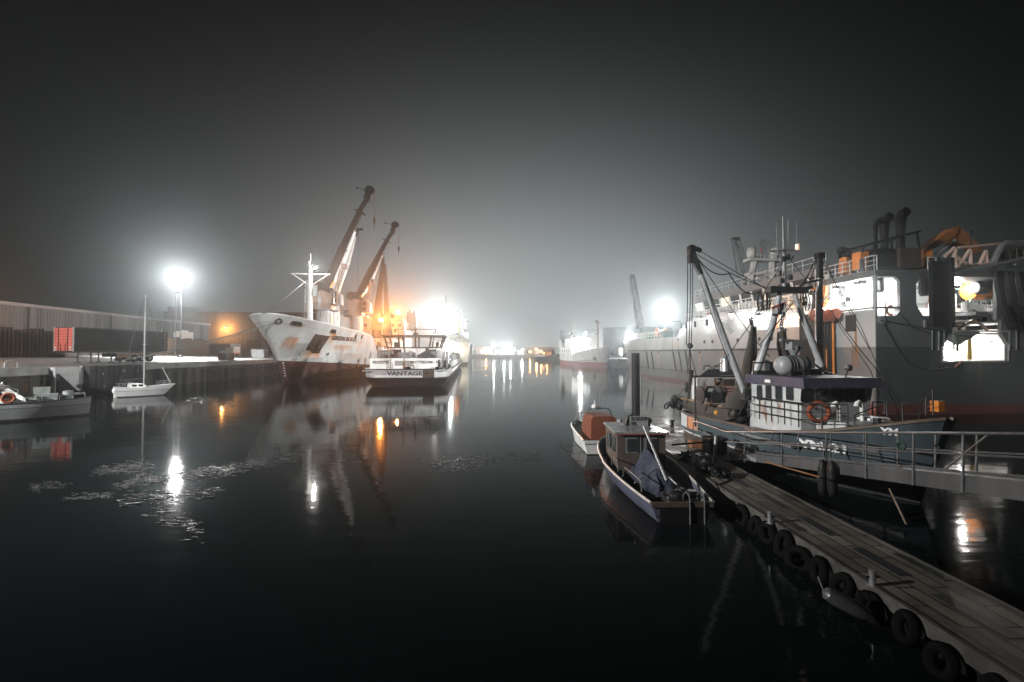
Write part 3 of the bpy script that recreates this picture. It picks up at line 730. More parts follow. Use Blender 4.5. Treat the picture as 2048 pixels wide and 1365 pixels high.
m_ = MB(); m_.rail([(-.75, 3.0, .95), (-.5, LS, .95), (.5, LS, .95), (.75, 3.0, .95)], .5, .8, .015, 2); m_.rail([(-.5, .5, 1.1), (-.1, -.7, 1.2), (.1, -.7, 1.2), (.5, .5, 1.1)], .45, .6, .015, 2)
m_.build('pulpit', alu, sy)
m_ = MB(); m_.ball((0, LS + .15, .7), .36, 12, (.6, .7, 1)); m_.box((0, LS + .1, .35), (.3, .3, .7)); m_.build('outboard_motor', white_paint, sy, smooth=True)

# ---------------------------------------------------------------- cargo ship with cranes
AX = math.atan(.0827)
gs = thing('cargo_ship', 'large rusty white cargo ship with deck cranes, bow to the camera', 'ship', (-34.6, 73.3, 0), AX)
LG = 112.0
def zd_g(d):
    if d < 27: return 10.1 - 2.1 * (d / 27) ** .85
    if d < 32: return 8.0 - 3.3 * ((d - 27) / 5)
    return 4.7
def f_g(u, s):
    d = LG * u ** 1.7; zd = zd_g(d); z = -.6 + s * (zd + .6)
    k = min(1, max(0, z / 10.0)); ys = -7.2 * k ** 1.25
    y = d + ys * max(0, 1 - d / 32)
    bw = 7.6 * math.sin(math.pi / 2 * min(1, d / 36)) ** .9 if d > 0 else 0
    bd = 8.0 * min(1, d / 21 + .001) ** .43
    kk = min(1, max(0, z / max(zd, 8.0)))
    return max(.03, bw + (max(bd, bw) - bw) * kk ** 1.8), y, z
hull_g = banded('cargo_ship_paint', [(3.45, (.05, .015, .011))], (.42, .44, .435), slope=-.045, rust=.16, scale=.35, stains=((2.0, 6.2, 3.4, 5.1, .95), (6.0, 8.2, 5.6, 8.0, .95), (8, 15.5, 4.7, 6.1, .6), (-3.2, -.5, 4.6, 7.0, .8), (-4.2, -1.2, 8.2, 9.0, .7), (0.0, .7, 2.6, 3.9, .5), (12, 22, 2.9, 4.6, .3), (18, 19.5, 4, 7.4, .5)))
build_hull('hull', f_g, 70, 18, hull_g, gs)
def u_g(d): return (d / LG) ** (1 / 1.7)
def s_g(d, z): return (z + .6) / (zd_g(d) + .6)
m_ = MB(); deck_plate(m_, f_g, 24, .90, 0, u_g(26.5)); m_.span((-7.9, 32, 3.3), (7.9, 111, 3.5)); m_.span((-7.5, 26.4, 3.4), (7.5, 26.7, 7.2)); m_.build('deck', mat('green_deck', (.14, .16, .15), .6, 0, .4, .8, rust=.2), gs)
m_ = MB(); cap_rail(m_, f_g, 50, .11); m_.build('cap_rail', white_paint, gs)
# anchor recess, fairleads, ports, rust runs
for sd in (1, -1):
    rec = patch(MB(), f_g, sd, u_g(5.4), u_g(8.8), s_g(7, 5.0), s_g(7, 7.6), .06, 6, shear=.03).build('anchor_recess', mat('anchor_dark', (.012, .009, .008), .6, 0, .6, 2.0, .4, rust=.1), gs)
    m_ = MB(); p0 = hull_pt(f_g, sd, u_g(6.6), s_g(6.6, 4.9), .25); p1 = hull_pt(f_g, sd, u_g(7.3), s_g(7.3, 7.0), .2)
    m_.path([p1, p0], .16, 6); t_ = (hull_pt(f_g, sd, u_g(8.4), s_g(8.4, 5.2), .3) - hull_pt(f_g, sd, u_g(5.0), s_g(5.0, 5.2), .3)) / 2
    m_.path([p0 - t_ * .75 + Vector((0, 0, .8)), p0 - t_ * .4, p0, p0 + t_ * .4, p0 + t_ * .75 + Vector((0, 0, .8))], [.1, .2, .24, .2, .1], 6); m_.build('anchor', wet_black, rec)
rustm = mat('rust_run', (.33, .15, .045), .8, 0, .55, 1.6, .2, streak=True)
for d_, z, w_, h_ in ((2.6, 8.95, 1.5, .55), (10.2, 8.25, 1.25, .6)):
    fr = MB()
    pts = [hull_pt(f_g, 1, u_g(d_ + dx * w_ / 2), s_g(d_, z + dz * h_ / 2), .08) for dx, dz in ((-1.2, -.5), (-.9, .6), (-.6, 1), (.9, 1), (1, .6), (1, -.8), (.6, -1), (-.9, -1))]
    fr.path(pts, .09, 6, closed=True); fr.path([pts[3].lerp(pts[2], .5), pts[6].lerp(pts[7], .5)], .07); fr = fr.build('fairlead', steel_dark, gs)
    patch(MB(), f_g, 1, u_g(d_ - w_ * .42), u_g(d_ + w_ * .42), s_g(d_, z - h_ * .4), s_g(d_, z + h_ * .4), .03, 3).build('opening', wet_black, fr)
m_ = MB(); p0 = hull_pt(f_g, 1, u_g(.5), s_g(.5, 9.1), .05); m_.torus(p0, .42, .12, (hull_pt(f_g, 1, u_g(.5), s_g(.5, 9.1), 1) - p0), 16, 6); m_.build('bow_hawse', steel_dark, gs)
for d_ in (17.6, 20.0):
    m_ = MB(); c = hull_pt(f_g, 1, u_g(d_), s_g(d_, 7.75), .02); nn = hull_pt(f_g, 1, u_g(d_), s_g(d_, 7.75), 1) - c
    m_.lathe(c, [(.42, 0), (.42, .04), (.01, .05)], 14, nn); m_.build('porthole', wet_black, gs)
def warp_g(d0, z0, sc, slope=0.0):
    def w_(x, y, z): return hull_pt(f_g, 1, u_g(d0 + x * sc), s_g(d0 + x * sc, z0 + y + slope * x), .07 + z)
    return w_
text('ship_name', 'GREEN BODO', mat('name_black', (.012, .012, .012), .6), gs, None, None, .95, .012, 1.0, 'CENTER', warp_g(14.2, 7.15, 1.3, -.02), bold=.03)
dm = mat('draft_mark', (.05, .05, .05), .7)
text('draught_mark', '8', dm, gs, None, None, .7, .01, 1, 'CENTER', warp_g(9.7, 4.4, 1.1)); text('draught_mark', '8', dm, gs, None, None, .7, .01, 1, 'CENTER', warp_g(10.1, 4.5, 1.1))
m_ = MB()
for z in (1.2, 1.6, 2.0, 2.4, 2.8, 3.2): c = hull_pt(f_g, 1, u_g(.45), s_g(.45, z), .02); m_.box(c, (.22, .22, .16))
m_.build('draught_scale', grey_paint, gs)
m_ = MB(); m_.path([hull_pt(f_g, 1, u_g(3.0), s_g(3, 4.7), .03), hull_pt(f_g, 1, u_g(3.4), s_g(3, 4.35), .03), hull_pt(f_g, 1, u_g(3.7), s_g(3, 4.9), .03), hull_pt(f_g, 1, u_g(4.3), s_g(3, 5.2), .03)], .04, 4); m_.build('thruster_mark', dm, gs)
# main deck rails and gear behind the forecastle
m_ = MB(); m_.rail([(7.7, 33.5, 4.7), (7.7, 110, 4.7)], 1.1, 2.0, .035, 3); m_.rail([(-7.7, 33.5, 4.7), (-7.7, 110, 4.7)], 1.1, 2.0, .035, 3); m_.build('deck_rail', white_paint, gs)
m_ = MB()
for i in range(9): m_.lathe((rng.uniform(3, 7), 33.5 + i * 1.6, 3.5), [(.5, 0), (.5, rng.uniform(2, 3.6)), (.2, 3.8)], 8)
for i in range(7): m_.lathe((rng.uniform(-4, 6.5), 22 + i * .75, 6.9), [(.3, 0), (.3, 1.4), (.55, 1.5), (.5, 1.95), (.1, 2.1)], 8)
m_.build('vent_post', brown_paint, gs)
m_ = MB(); m_.span((-5.5, 36, 3.4), (5.5, 62, 6.4)); m_.span((-5.5, 66, 3.4), (5.5, 86, 6.4)); m_.build('hatch_cover', mid_grey, gs)
m_ = MB(); m_.span((-6.8, 56, 3.4), (7.2, 78, 8.6)); m_.build('deck_house', white_paint, gs)
# foremast
fm = MB(); fm.tube((0, 11.8, 8.2), (0, 11.8, 20.2), .48, .3, n=10); fm = fm.build('foremast', white_paint, gs)
m_ = MB(); m_.tube((-3.4, 11.8, 18.6), (3.4, 11.8, 18.6), .07); m_.tube((-3.0, 11.8, 18.5), (-.2, 11.8, 16.6), .05); m_.tube((3.0, 11.8, 18.5), (.2, 11.8, 16.6), .05); m_.tube((0, 11.8, 20), (0, 11.8, 22.2), .05); m_.tube((-.6, 11.8, 20.2), (.6, 11.8, 20.2), .05)
m_.build('yard', white_paint, fm)
m_ = MB(); m_.lathe((-.9, 11.3, 16.4), [(.1, .4), (.2, .2), (.5, 0), (.5, -.1)], 12, (.6, .8, 0)); m_.box((-.6, 11.6, 16.4), (.5, .4, .9)); m_.lathe((-.2, 11.6, 20.4), [(.22, 0), (.22, .45), (.1, .5)], 8); m_.box((0.9, 11.6, 15.6), (.7, .5, 2.0)); m_.build('horn', mid_grey, fm)
m_ = MB(); m_.ladder((-.75, 11.6, 8.2), (-.55, 11.6, 16), .45, .4, .03); m_.build('ladder', white_paint, fm)
fb = MB().box((1.0, 11.3, 19.75), (.6, .5, .35)).build('floodlight', steel_dark, fm)
MB().box((1.0, 11.2, 19.53), (.5, .45, .06)).build('lens', lens_warm, fb)
gl = lambda x, y, z: Matrix.LocRotScale(gs.location, gs.rotation_euler, None) @ Vector((x, y, z))
mpoint('lamp_light', gl(1.3, 10.7, 19.5), 2500 * LK, WARM, .15, parent=gs)
m_ = MB(); m_.tube((0, 11.8, 18), (-.2, -5.5, 10.3), .04, n=4); m_.build('forestay', steel_dark, gs)

def deck_crane(y, x, zb, zt, tip, r0, jib_m, tower_m, back=None):
    """pedestal, tower with cab and platform, box jib to tip (ship's frame), sheave head, hook"""
    c = MB(); c.lathe((x, y, 3.4), [(1.5, 0), (1.45, zb - 3.4)], 18); c = c.build('deck_crane', grey_paint, gs, smooth=True)
    tip = Vector(tip); pv_ = Vector((x + .2, y - .5, zt - .6)); d = (tip - pv_).normalized()
    H = zt - zb
    m = MB(); m.lathe((x, y, zb), [(2.9, 0), (2.9, .18)], 22); m.rail([(x + 2.85 * math.cos(a * .3927), y + 2.85 * math.sin(a * .3927), zb + .18) for a in range(17)], 1.1, 1.2, .035, 2)
    m.rail([(x - 3.2, y - 1.6, zb + 1.6), (x - 3.2, y + 1.6, zb + 1.6)], 2.6, 1.2, .04, 3); m.span((x - 3.4, y - 1.6, zb + 1.5), (x - 1.5, y + 1.6, zb + 1.6)); m.build('platform', mid_grey, c)
    m = MB(); m.prism([(x - 1.7, y - 1.5, zb + .2), (x + 1.6, y - 1.5, zb + .2), (x + 1.7, y - 1.5, zt - 1.0), (x - 1.5, y - 1.5, zt), (x - 1.75, y - 1.5, zt - .2)], (0, 3.0, 0)); m.build('tower', tower_m, c, bevel=.08)
    m = MB(); m.lathe((x - 1.1, y - 1.65, zt + .3), [(1.0, 0), (1.05, .1), (1.05, 3.2), (1.0, 3.3)], 16, (0, 1, 0)); m.prism([(x - 1.2, y - 1.3, zt - 1), (x + 2.2, y - 1.3, zt - .9), (x + .4, y - 1.3, zt + 1.2), (x - 1.2, y - 1.3, zt + 1.3)], (0, 2.6, 0)); m.build('winch_drum', mat('drum_dark', (.06, .05, .045), .6), c)
    m = MB(); m.span((x - .8, y - 1.52, zb + .5), (x - .2, y - 1.5, zb + 2.5)); m.build('door', mid_grey, c)
    m = MB(); m.span((x + 1.7, y - 1.9, zb + 1.0), (x + 3.0, y - .2, zt - .6)); cab = m.build('operator_cab', cream_paint, c, bevel=.06)
    for z in (zb + 1.3, zb + 2.6): MB().span((x + 1.95, y - 1.96, z), (x + 2.75, y - 1.9, z + .95)).build('window', glass, cab)
    m = MB(); m.span((x + 3.05, y - 1.7, zb + 1.0), (x + 3.7, y - .4, zt - 1.2)); m.build('cooler', mid_grey, c)
    # jib: box beam, deeper in the lower middle, cranked near the head
    sd = Vector((0, 1, 0)); nrm = d.cross(sd).normalized()
    L_ = (tip - pv_).length; rings = []
    for t, w_, h_, off in ((0, 1.0, 1.3, 0), (.12, 1.4, 1.6, 0), (.3, 1.4, 1.65, .05), (.62, 1.1, 1.15, .1), (.84, .9, .9, .05), (.93, .95, 1.0, -.25), (.955, .85, .9, -.3)):
        q_ = pv_ + d * (L_ * t) + nrm * off; rings.append([q_ + sd * w_ / 2 + nrm * h_ / 2, q_ - sd * w_ / 2 + nrm * h_ / 2, q_ - sd * w_ / 2 - nrm * h_ / 2, q_ + sd * w_ / 2 - nrm * h_ / 2])
    m = MB(); m.loft(rings)
    for t in (.13, .42, .8): q_ = pv_ + d * (L_ * t); m.box(q_, (1.7, 1.9, .25), rot=d.to_track_quat('Z', 'Y').to_matrix())
    m.build('jib', jib_m, c)
    dn = nrm if nrm.z < 0 else -nrm
    m = MB(); m.loft([[a + dn * .02 for a in rings[1]][2:] + [a + dn * .25 for a in rings[1]][2:][::-1], [a + dn * .02 for a in rings[2]][2:] + [a + dn * .4 for a in rings[2]][2:][::-1], [a + dn * .02 for a in rings[3]][2:] + [a + dn * .2 for a in rings[3]][2:][::-1]]); m.build('jib_lit_side', white_paint, c)  # white strip stands for the lit side face of the jib
    m = MB(); hd = tip + d * .4; m.lathe(hd - sd * .4, [(.3, 0), (.95, .05), (.95, .75), (.3, .8)], 16, sd); m.box(tip - d * .5, (1.0, 1.0, 1.6), rot=d.to_track_quat('Z', 'Y').to_matrix())
    m.tube(hd, hd + Vector((-2.4, 0, .55)), .07); m.ball(hd + Vector((-2.4, 0, .55)), .22); m.build('sheave_head', mat('sheave_dark', (.02, .02, .02), .6), c)
    hk = hd + Vector((.9, 0, -.6)); m = MB(); m.tube(hk, hk - Vector((0, 0, 4.6)), .035, n=4); m.lathe(hk - Vector((0, 0, 6.0)), [(.06, 0), (.22, .4), (.25, 1.0), (.08, 1.5)], 8); m.tube(hk - Vector((0, 0, 6.0)), hk - Vector((0, 0, 7.0)), .06); m.build('hook', mat('hook_dark', (.1, .06, .03), .6), c)
    # luffing ram and ropes
    m = MB(); q_ = pv_ + d * (L_ * .27)
    for yy in (-.9, .9): m.tube((x + 1.5, y + yy, zb + .8), q_ + Vector((.9, yy * .8, -.8)), .16, n=8)
    m.tube((x + 2.2, y - .5, zt - .4), q_ + Vector((1.6, 0, .1)), .06); m.tube((x + 2.8, y - .2, zt - .4), q_ + Vector((1.7, 0, 0)), .06); m.box(q_ + Vector((1.4, 0, -.3)), (.8, 1.6, .9)); m.build('luffing_ram', tower_m, c)
    return c
lg = local(gs)
t1 = lg(P(738, 386, 93)); t2 = lg(P(789, 454, 119))
deck_crane(20.0, 0, lg(P(648, 622, 93)).z, lg(P(648, 578, 93)).z, t1, 1.5, brown_paint, cream_paint)
deck_crane(46.0, 0, lg(P(712, 634, 119)).z, lg(P(712, 596, 119)).z, t2, 1.5, brown_paint, cream_paint)
# third crane: pale boom seen past the first jib, and two tall folded booms
c3 = MB(); p0, p1 = lg(P(668, 590, 104)), lg(P(708, 474, 104)); p2 = lg(P(717, 460, 104))
c3.loft([[p0 + Vector((a, b, 0)) for a, b in ((-.8, -.7), (.8, -.7), (.8, .7), (-.8, .7))], [p0.lerp(p1, .55) + Vector((a, b, 0)) for a, b in ((-.9, -.7), (.9, -.7), (.9, .7), (-.9, .7))], [p1 + Vector((a, b, 0)) for a, b in ((-.4, -.4), (.4, -.4), (.4, .4), (-.4, .4))]])
c3.tube((p0.x, p0.y, 3.4), p0, 1.2, 1.1, n=14); c3 = c3.build('deck_crane', white_paint, gs)
m_ = MB(); m_.path([p1, p1.lerp(p2, .6), p2], [.4, .35, .2], 6); m_.box(p2 + Vector((.3, 0, .1)), (1.4, .6, .4)); m_.build('boom_head', brown_paint, c3)
m_ = MB(); m_.tube(p2 + Vector((0, 0, -.1)), lg(P(716, 596, 104)), .03, n=4); m_.build('hoist_rope', steel_dark, c3)
for bx, tx, ty, w_ in (((742, 764), 766.5, 516, 1), ((768, 783), 769.5, 529, -1)):
    Yb = 146; a, b_, t_ = lg(P(bx[0], 660, Yb)), lg(P(bx[1], 660, Yb)), lg(P(tx, ty, Yb))
    m_ = MB(); m_.loft([[a + Vector((0, -.8, 0)), b_ + Vector((0, -.8, 0)), b_ + Vector((0, .8, 0)), a + Vector((0, .8, 0))], [a.lerp(t_, .3) + Vector((0, -.8, 0)), b_.lerp(t_, .3) + Vector((0, -.8, 0)), b_.lerp(t_, .3) + Vector((0, .8, 0)), a.lerp(t_, .3) + Vector((0, .8, 0))], [t_ + Vector((q_, r_, 0)) for q_, r_ in ((-.3, -.4), (.4, -.4), (.4, .4), (-.3, .4))]])
    m_.tube(t_ + Vector((0, 0, -.2)), t_ + Vector((.3 * w_, 0, 1.4)), .08); bm_ = m_.build('stowed_boom', brown_paint, gs)
    MB().tube(((a + b_) / 2).xyz * 1.0 - Vector((0, 0, (a.z - 3.4))), (a + b_) / 2, 1.4, n=14).build('pedestal', brown_paint, bm_)
# bridge block aft
sb = MB(); sb.span((-7.2, 78, 3.4), (7.4, 96, 12.0)); sb.span((-6.4, 80, 12.001), (7.0, 94, 14.8)); sb.prism([(-6, 79.5, 14.801), (6.6, 79.5, 14.801), (6.2, 79.5, 17.4), (3.8, 79.5, 18.6), (-5.6, 79.5, 18.0)], (0, 12, 0)); sb = sb.build('bridge_house', white_paint, gs, bevel=.2)
for k in range(7): MB().span((-5.2 + 1.6 * k, 79.43, 15.6), (-4.0 + 1.6 * k, 79.5, 16.9)).build('window', glass, sb)
for z in (6, 9.4, 12.9):
    for k in range(6): MB().span((-5.5 + 2.1 * k, 77.93 if z < 12 else 79.93, z), (-4.6 + 2.1 * k, 78 if z < 12 else 80, z + .9)).build('window', glass, sb)
m_ = MB(); m_.rail([(-7, 78, 12.0), (7.2, 78, 12.0), (7.2, 95, 12)], 1.1, 1.6, .05, 3); m_.rail([(-6, 79, 18.0), (6, 79, 18.2)], 1.1, 1.5, .05, 2); m_.build('bridge_rail', white_paint, sb)
m_ = MB(); m_.lattice((0, 86, 17.5), (0, 86, 25.5), 1.4, .6, 1.2, .08); m_.tube((-2.5, 86, 23), (2.5, 86, 23), .1); m_.lathe((0, 86, 25.4), [(.2, 0), (1.0, .5), (1.0, .9), (.2, 1.2)], 10); m_.tube((0, 86, 26), (0, 86, 28), .06); m_.build('radar_mast', cream_paint, sb)
m_ = MB(); m_.box((8.0, 92, 15.4), (3.2, 4, 6.0)); m_.box((7.3, 92, 18.9), (.9, 1, 1.0)); m_.box((8.7, 92, 18.8), (.9, 1, .8)); m_.build('funnel', brown_paint, sb)
for (px, py, Y, w_, col, ln) in ((762, 641, 122, 8000, (1, .3, .055), lens_sodium), (796, 626, 147, 7500, (1, .34, .08), lens_warm)):
    q_ = lg(P(px, py, Y)); f_ = MB().box(q_ + Vector((0, .35, 0)), (.9, .5, .7)).build('floodlight', steel_dark, gs)
    MB().box(q_ + Vector((0, .06, 0)), (.8, .05, .6)).build('lens', ln, f_)
    MB().tube(q_ + Vector((0, .5, -.3)), (q_.x, q_.y + .5, 3.5), .12).build('lamp_pole', steel_dark, f_)
    mpoint('lamp_light', P(px, py, Y) + Vector((0, -.7, 0)), w_ * LK, col, .3, parent=gs)
    mpoint('lamp_light', P(px, py, Y) + Vector((.2, -.8, 0)), w_ * 3.6 * LK, (1, .3, .055), .3, 58, (-6, 0, 6), .6, parent=gs)  # second spot added at each lamp to strengthen its orange glow
# the two bow ropes
for k, (q_, end) in enumerate(((hull_pt(f_g, 1, u_g(.5), s_g(.5, 9.1), .1), bl + Vector((.1, .1, .42))), (hull_pt(f_g, -1, u_g(1.2), s_g(1.2, 8.2), .1), bl + Vector((.1, .3, .5))))):
    q_ = gl(*q_); pts = []
    for i in range(25):
        t = i / 24; p_ = q_.lerp(end, t); p_.z -= (.3 + .15 * k) * 4 * t * (1 - t); pts.append(p_)
    tag(MB().path(pts, .055 + .02 * (1 - k), 6).build('mooring_rope', rope_mat), ['thick upper mooring rope from the white bow to the quay bollard', 'thin lower mooring rope from the white bow to the quay bollard'][k], 'mooring rope', 'bow ropes of the cargo ship')

# ---------------------------------------------------------------- inland tanker barge lying alongside
vs = thing('tanker_barge', 'inland tanker with white stern band reading VANTAGE', 'tanker barge', (-14.5, 65.2, 0), AX)
LV = 108.0
def f_v(u, s):
    d = LV * u; zd = 2.45 if d < 16 else 2.0
    if d > 96: zd = 2.0 + 1.2 * (d - 96) / 12
    z = -.5 + s * (zd + .5); k = max(0, min(1, z / 1.4))
    b = 5.75 * (min(1, (d + 1.1) / 3.2) ** .35)
    if d > 94: b *= math.sqrt(max(.02, 1 - ((d - 94) / 14.2) ** 2))
    cut = .9 * (1 - k) ** 1.6
    return max(.05, b - cut * .9), d + 1.3 * (1 - k) * max(0, 1 - d / 8), z
hv = build_hull('hull', lambda u, s: f_v(u, s), 70, 12, banded('barge_paint', [(1.35, (.012, .012, .013))], (.5, .51, .52), rust=.12, scale=.6), vs)
m_ = MB(); m_._face([m_.bm.verts.new(Vector(p)) for p in [(-f_v(0, j / 12)[0], *f_v(0, j / 12)[1:]) for j in range(12, -1, -1)] + [f_v(0, j / 12) for j in range(13)]]); m_.build('transom', MATS.get('x') or hv.data.materials[0], vs)
m_ = MB(); m_.span((-5.6, .1, 2.2), (5.6, 104, 2.3)); m_.build('deck', mat('barge_deck', (.2, .21, .21), .5, 0, .3, 1.0, rust=.1), vs)
m_ = MB(); cap_rail(m_, f_v, 60, .09); m_.tube((-f_v(0, 1)[0], 0, 2.45), (f_v(0, 1)[0], 0, 2.45), .1); m_.build('rubbing_strake', steel_dark, vs)
dk = mat('name_navy', (.02, .024, .035), .5)
text('ship_name', 'VANTAGE', dk, vs, (.05, -.03, 1.88), (R(90), 0, 0), .78, .015, 1.32, bold=.02)
m_ = MB(); m_.span((2.45, -.05, 1.36), (4.0, -.005, 2.42)); br = m_.build('name_board', brown_paint, vs)
MB().ball((3.0, -.06, 1.95), .16, 10, (1, .3, 1)).build('round_port', wet_black, br)
# stern house
hs_ = MB(); hs_.span((-4.75, .9, 2.3), (4.3, 11, 3.95)); hs_ = hs_.build('stern_house', white_paint, vs, bevel=.06)
text('registration', '02332792', dk, vs, (-3.3, .885, 3.4), (R(90), 0, 0), .5, .01, 1.1, bold=.02)
text('home_port', 'ROTTERDAM - NL', dk, vs, (2.75, .885, 3.4), (R(90), 0, 0), .48, .01, 1.05, bold=.02)
for x in (-1.4, -.1):
    g_ = MB()
    for i in range(5): g_.span((x, .84, 2.95 + .14 * i), (x + 1.2, .89, 3.03 + .14 * i))
    g_.build('louvre', steel_dark, hs_)
m_ = MB(); m_.ladder((-2.2, .8, 2.35), (-2.2, .8, 5.0), .5, .3, .03); m_.build('ladder', steel_dark, vs)
m_ = MB(); m_.ball((.4, .5, 2.55), .35, 10, (1.4, .6, .8)); m_.torus((.95, .4, 2.7), .28, .06, (0, 1, 0), 14, 6); m_.ball((4.3, .5, 2.55), .28, 8); m_.build('stern_fender', black, vs)
for k in range(3): MB().span((4.3, 2.2 + 1.6 * k, 2.6), (4.34, 3.2 + 1.6 * k, 3.7)).build('window', glass, hs_)
# on the house roof
m_ = MB(); m_.rail([(-4.6, 1.0, 3.95), (4.2, 1.0, 3.95)], .0, 1.5, .02, 1); m_.rail([(-4.6, 1, 3.95), (-4.6, 10.5, 3.95)], 1.0, 1.6, .03, 3); m_.rail([(4.2, 3, 3.95), (4.2, 10.5, 3.95)], 1.0, 1.6, .03, 3); m_.build('roof_rail', alu, vs)
m_ = MB(); m_.prism([(1.5, 1.6, 4.0), (4.0, 1.6, 4.0), (3.9, 1.6, 4.3), (2.9, 1.6, 4.95), (2.6, 1.6, 4.95), (1.4, 1.6, 4.3)], (0, 3.2, 0)); m_.lathe((2.8, 2.6, 4.9), [(.25, 0), (.25, .4), (.05, .5)], 8); m_.build('covered_dinghy', mat('tarp_navy', (.02, .025, .035), .6, 0, .4, 2.0), vs)
m_ = MB(); m_.span((-1.2, 2.2, 3.96), (1.0, 4.5, 4.75)); m_.span((3.4, 2.0, 3.96), (4.2, 3.2, 4.9)); m_.span((-4.2, 3, 3.96), (-2.4, 6, 5.0)); m_.build('skylight', mid_grey, vs)
m_ = MB(); m_.tube((-2.9, 1.7, 3.95), (-2.9, 1.7, 5.6), .05); m_.path([(-3.3, 1.6, 3.95), (-3.3, 1.6, 4.9), (-2.2, 1.6, 5.0), (-1.9, 1.6, 4.3)], .06)
for i in range(12): m_.box((rng.uniform(-4, 4), rng.uniform(1.4, 6), 4.2), (rng.uniform(.2, .6), rng.uniform(.2, .6), rng.uniform(.3, .8)))
m_.tube((-.3, 2.6, 3.9), (-.45, 2.6, 8.6), .16, .05); m_.build('deck_gear', steel_dark, vs)
whs = MB(); whs.span((-3.6, 10.5, 2.3), (3.9, 16, 5.35)); whs.span((-3.6, 10.5, 5.35), (-3.2, 16, 5.5)); whs = whs.build('wheelhouse', white_paint, vs, bevel=.05)
MB().span((-3.5, 10.44, 4.0), (-1.9, 10.49, 5.2)).build('window', glass, whs); MB().span((2.2, 10.44, 3.9), (3.5, 10.49, 5.2)).build('window', glass, whs)
m_ = MB(); m_.span((-4.9, 9.9, 7.25), (4.9, 16.6, 7.45)); m_.build('wheelhouse_roof', brown_paint, vs)
m_ = MB()
for x0, x1 in ((-4.0, -4.6), (-2.2, -2.4), (.25, .25), (2.4, 2.7), (4.0, 4.6)):
    for y in (10.6, 15.6): m_.path([(x0, y, 5.36), (x1, y, 7.25)], .13, 4)
for x in (-4.3, 4.3): m_.path([(x, 10.6, 6.3), (x, 15.6, 6.3)], .08, 4)
m_.span((-4.1, 10.4, 5.4), (4.1, 10.6, 5.62)); m_.box((-2.7, 11.2, 5.9), (.8, .5, .9)); m_.box((3.6, 11.2, 6.0), (.5, .4, .7)); m_.build('window_frame', steel_dark, whs)
m_ = MB(); m_.tube((.15, 12, 7.4), (.15, 12, 8.7), .16); m_.ball((.15, 12, 7.65), .4); m_.tube((-3.2, 12, 8.45), (3.5, 12, 8.45), .06); m_.box((.15, 12, 8.6), (.5, .4, .4)); m_.box((-3.1, 12, 8.2), (.25, .25, .4)); m_.box((3.3, 12, 8.15), (.25, .25, .5)); m_.build('mast', steel_dark, vs)
m_ = MB(); m_.lathe((0.55, 2.0, 4.6), [(.01, -.25), (.3, -.1), (.33, .1), (.2, .3), (.01, .34)], 10); m_.build('searchlight', alu, vs)
m_ = MB(); g_ = random.Random(5)
for k in range(46):
    y = 12.5 + 60 * g_.random() ** 1.5; x = g_.uniform(1.0, 5.2); h_ = g_.uniform(.6, 2.4)
    if k % 3 == 0: m_.tube((x, y, 2.3), (x, y, 3.2 + h_), g_.uniform(.06, .16), n=7)
    elif k % 3 == 1: m_.box((x, y, 3.0 + h_ / 3), (g_.uniform(.3, .9), g_.uniform(.3, 1.2), h_))
    else: m_.path([(x, y, 3.5), (x, y, 3.8 + h_ * .5), (x + .5, y + .4, 4.0 + h_ * .5), (x + .9, y + .5, 3.4)], .07, 6)
m_.build('manifold', alu, vs)
m_ = MB(); m_.tube((2.5, 40, 3.5), (2.5, 40, 7.5), .2, n=8); m_.tube((2.5, 40, 7.3), (-1, 46, 8.2), .14); m_.tube((2.5, 24, 3.5), (2.5, 24, 6.0), .15, n=8); m_.tube((.8, 24, 5.8), (4.2, 24, 5.8), .08); m_.build('hose_crane', white_paint, vs)
# tank deck: trunk, pipes, manifolds, rails
m_ = MB(); m_.span((-4.3, 18, 2.3), (4.3, 92, 3.5)); m_.build('tank_trunk', grey_paint, vs)
m_ = MB()
for x in (-3, -2, -1, .2, 1.4, 2.6, 3.6): m_.tube((x, 17, 3.75), (x, 94, 3.75), .12, n=6)
for i in range(24):
    y = 19 + i * 3.1; m_.path([(4.2, y, 3.6), (4.2, y, 4.4 + rng.random() * .5), (5.2, y, 4.4), (5.2, y, 3.0)], .09, 5)
    m_.lathe((rng.uniform(-3.5, 3.9), y + 1, 3.5), [(.35, 0), (.35, rng.uniform(.7, 1.5)), (.5, 1.5), (.1, 1.7)], 8)
m_.build('cargo_pipe', mid_grey, vs)
m_ = MB(); m_.rail([(5.6, 14, 2.1), (5.6, 95, 2.1)], 1.1, 2.0, .035, 3); m_.rail([(-5.6, 14, 2.1), (-5.6, 95, 2.1)], 1.1, 2.0, .035, 3); m_.build('side_rail', white_paint, vs)
m_ = MB()
for i in range(9): m_.lathe((5.25, 14 + i * 9, 2.3), [(.3, 0), (.3, .5), (.36, .55), (.3, .6)], 8); m_.lathe((4.9, 14 + i * 9, 2.3), [(.2, 0), (.2, .7)], 8)
m_.span((5.0, 4, 2.3), (5.4, 9, 3.6)); m_.build('mooring_bitts', steel_dark, vs)
m_ = MB(); m_.span((-4.6, 95, 2.3), (4.6, 103, 4.6)); m_.tube((0, 99, 4.6), (0, 99, 9), .15); m_.build('forecastle', white_paint, vs)

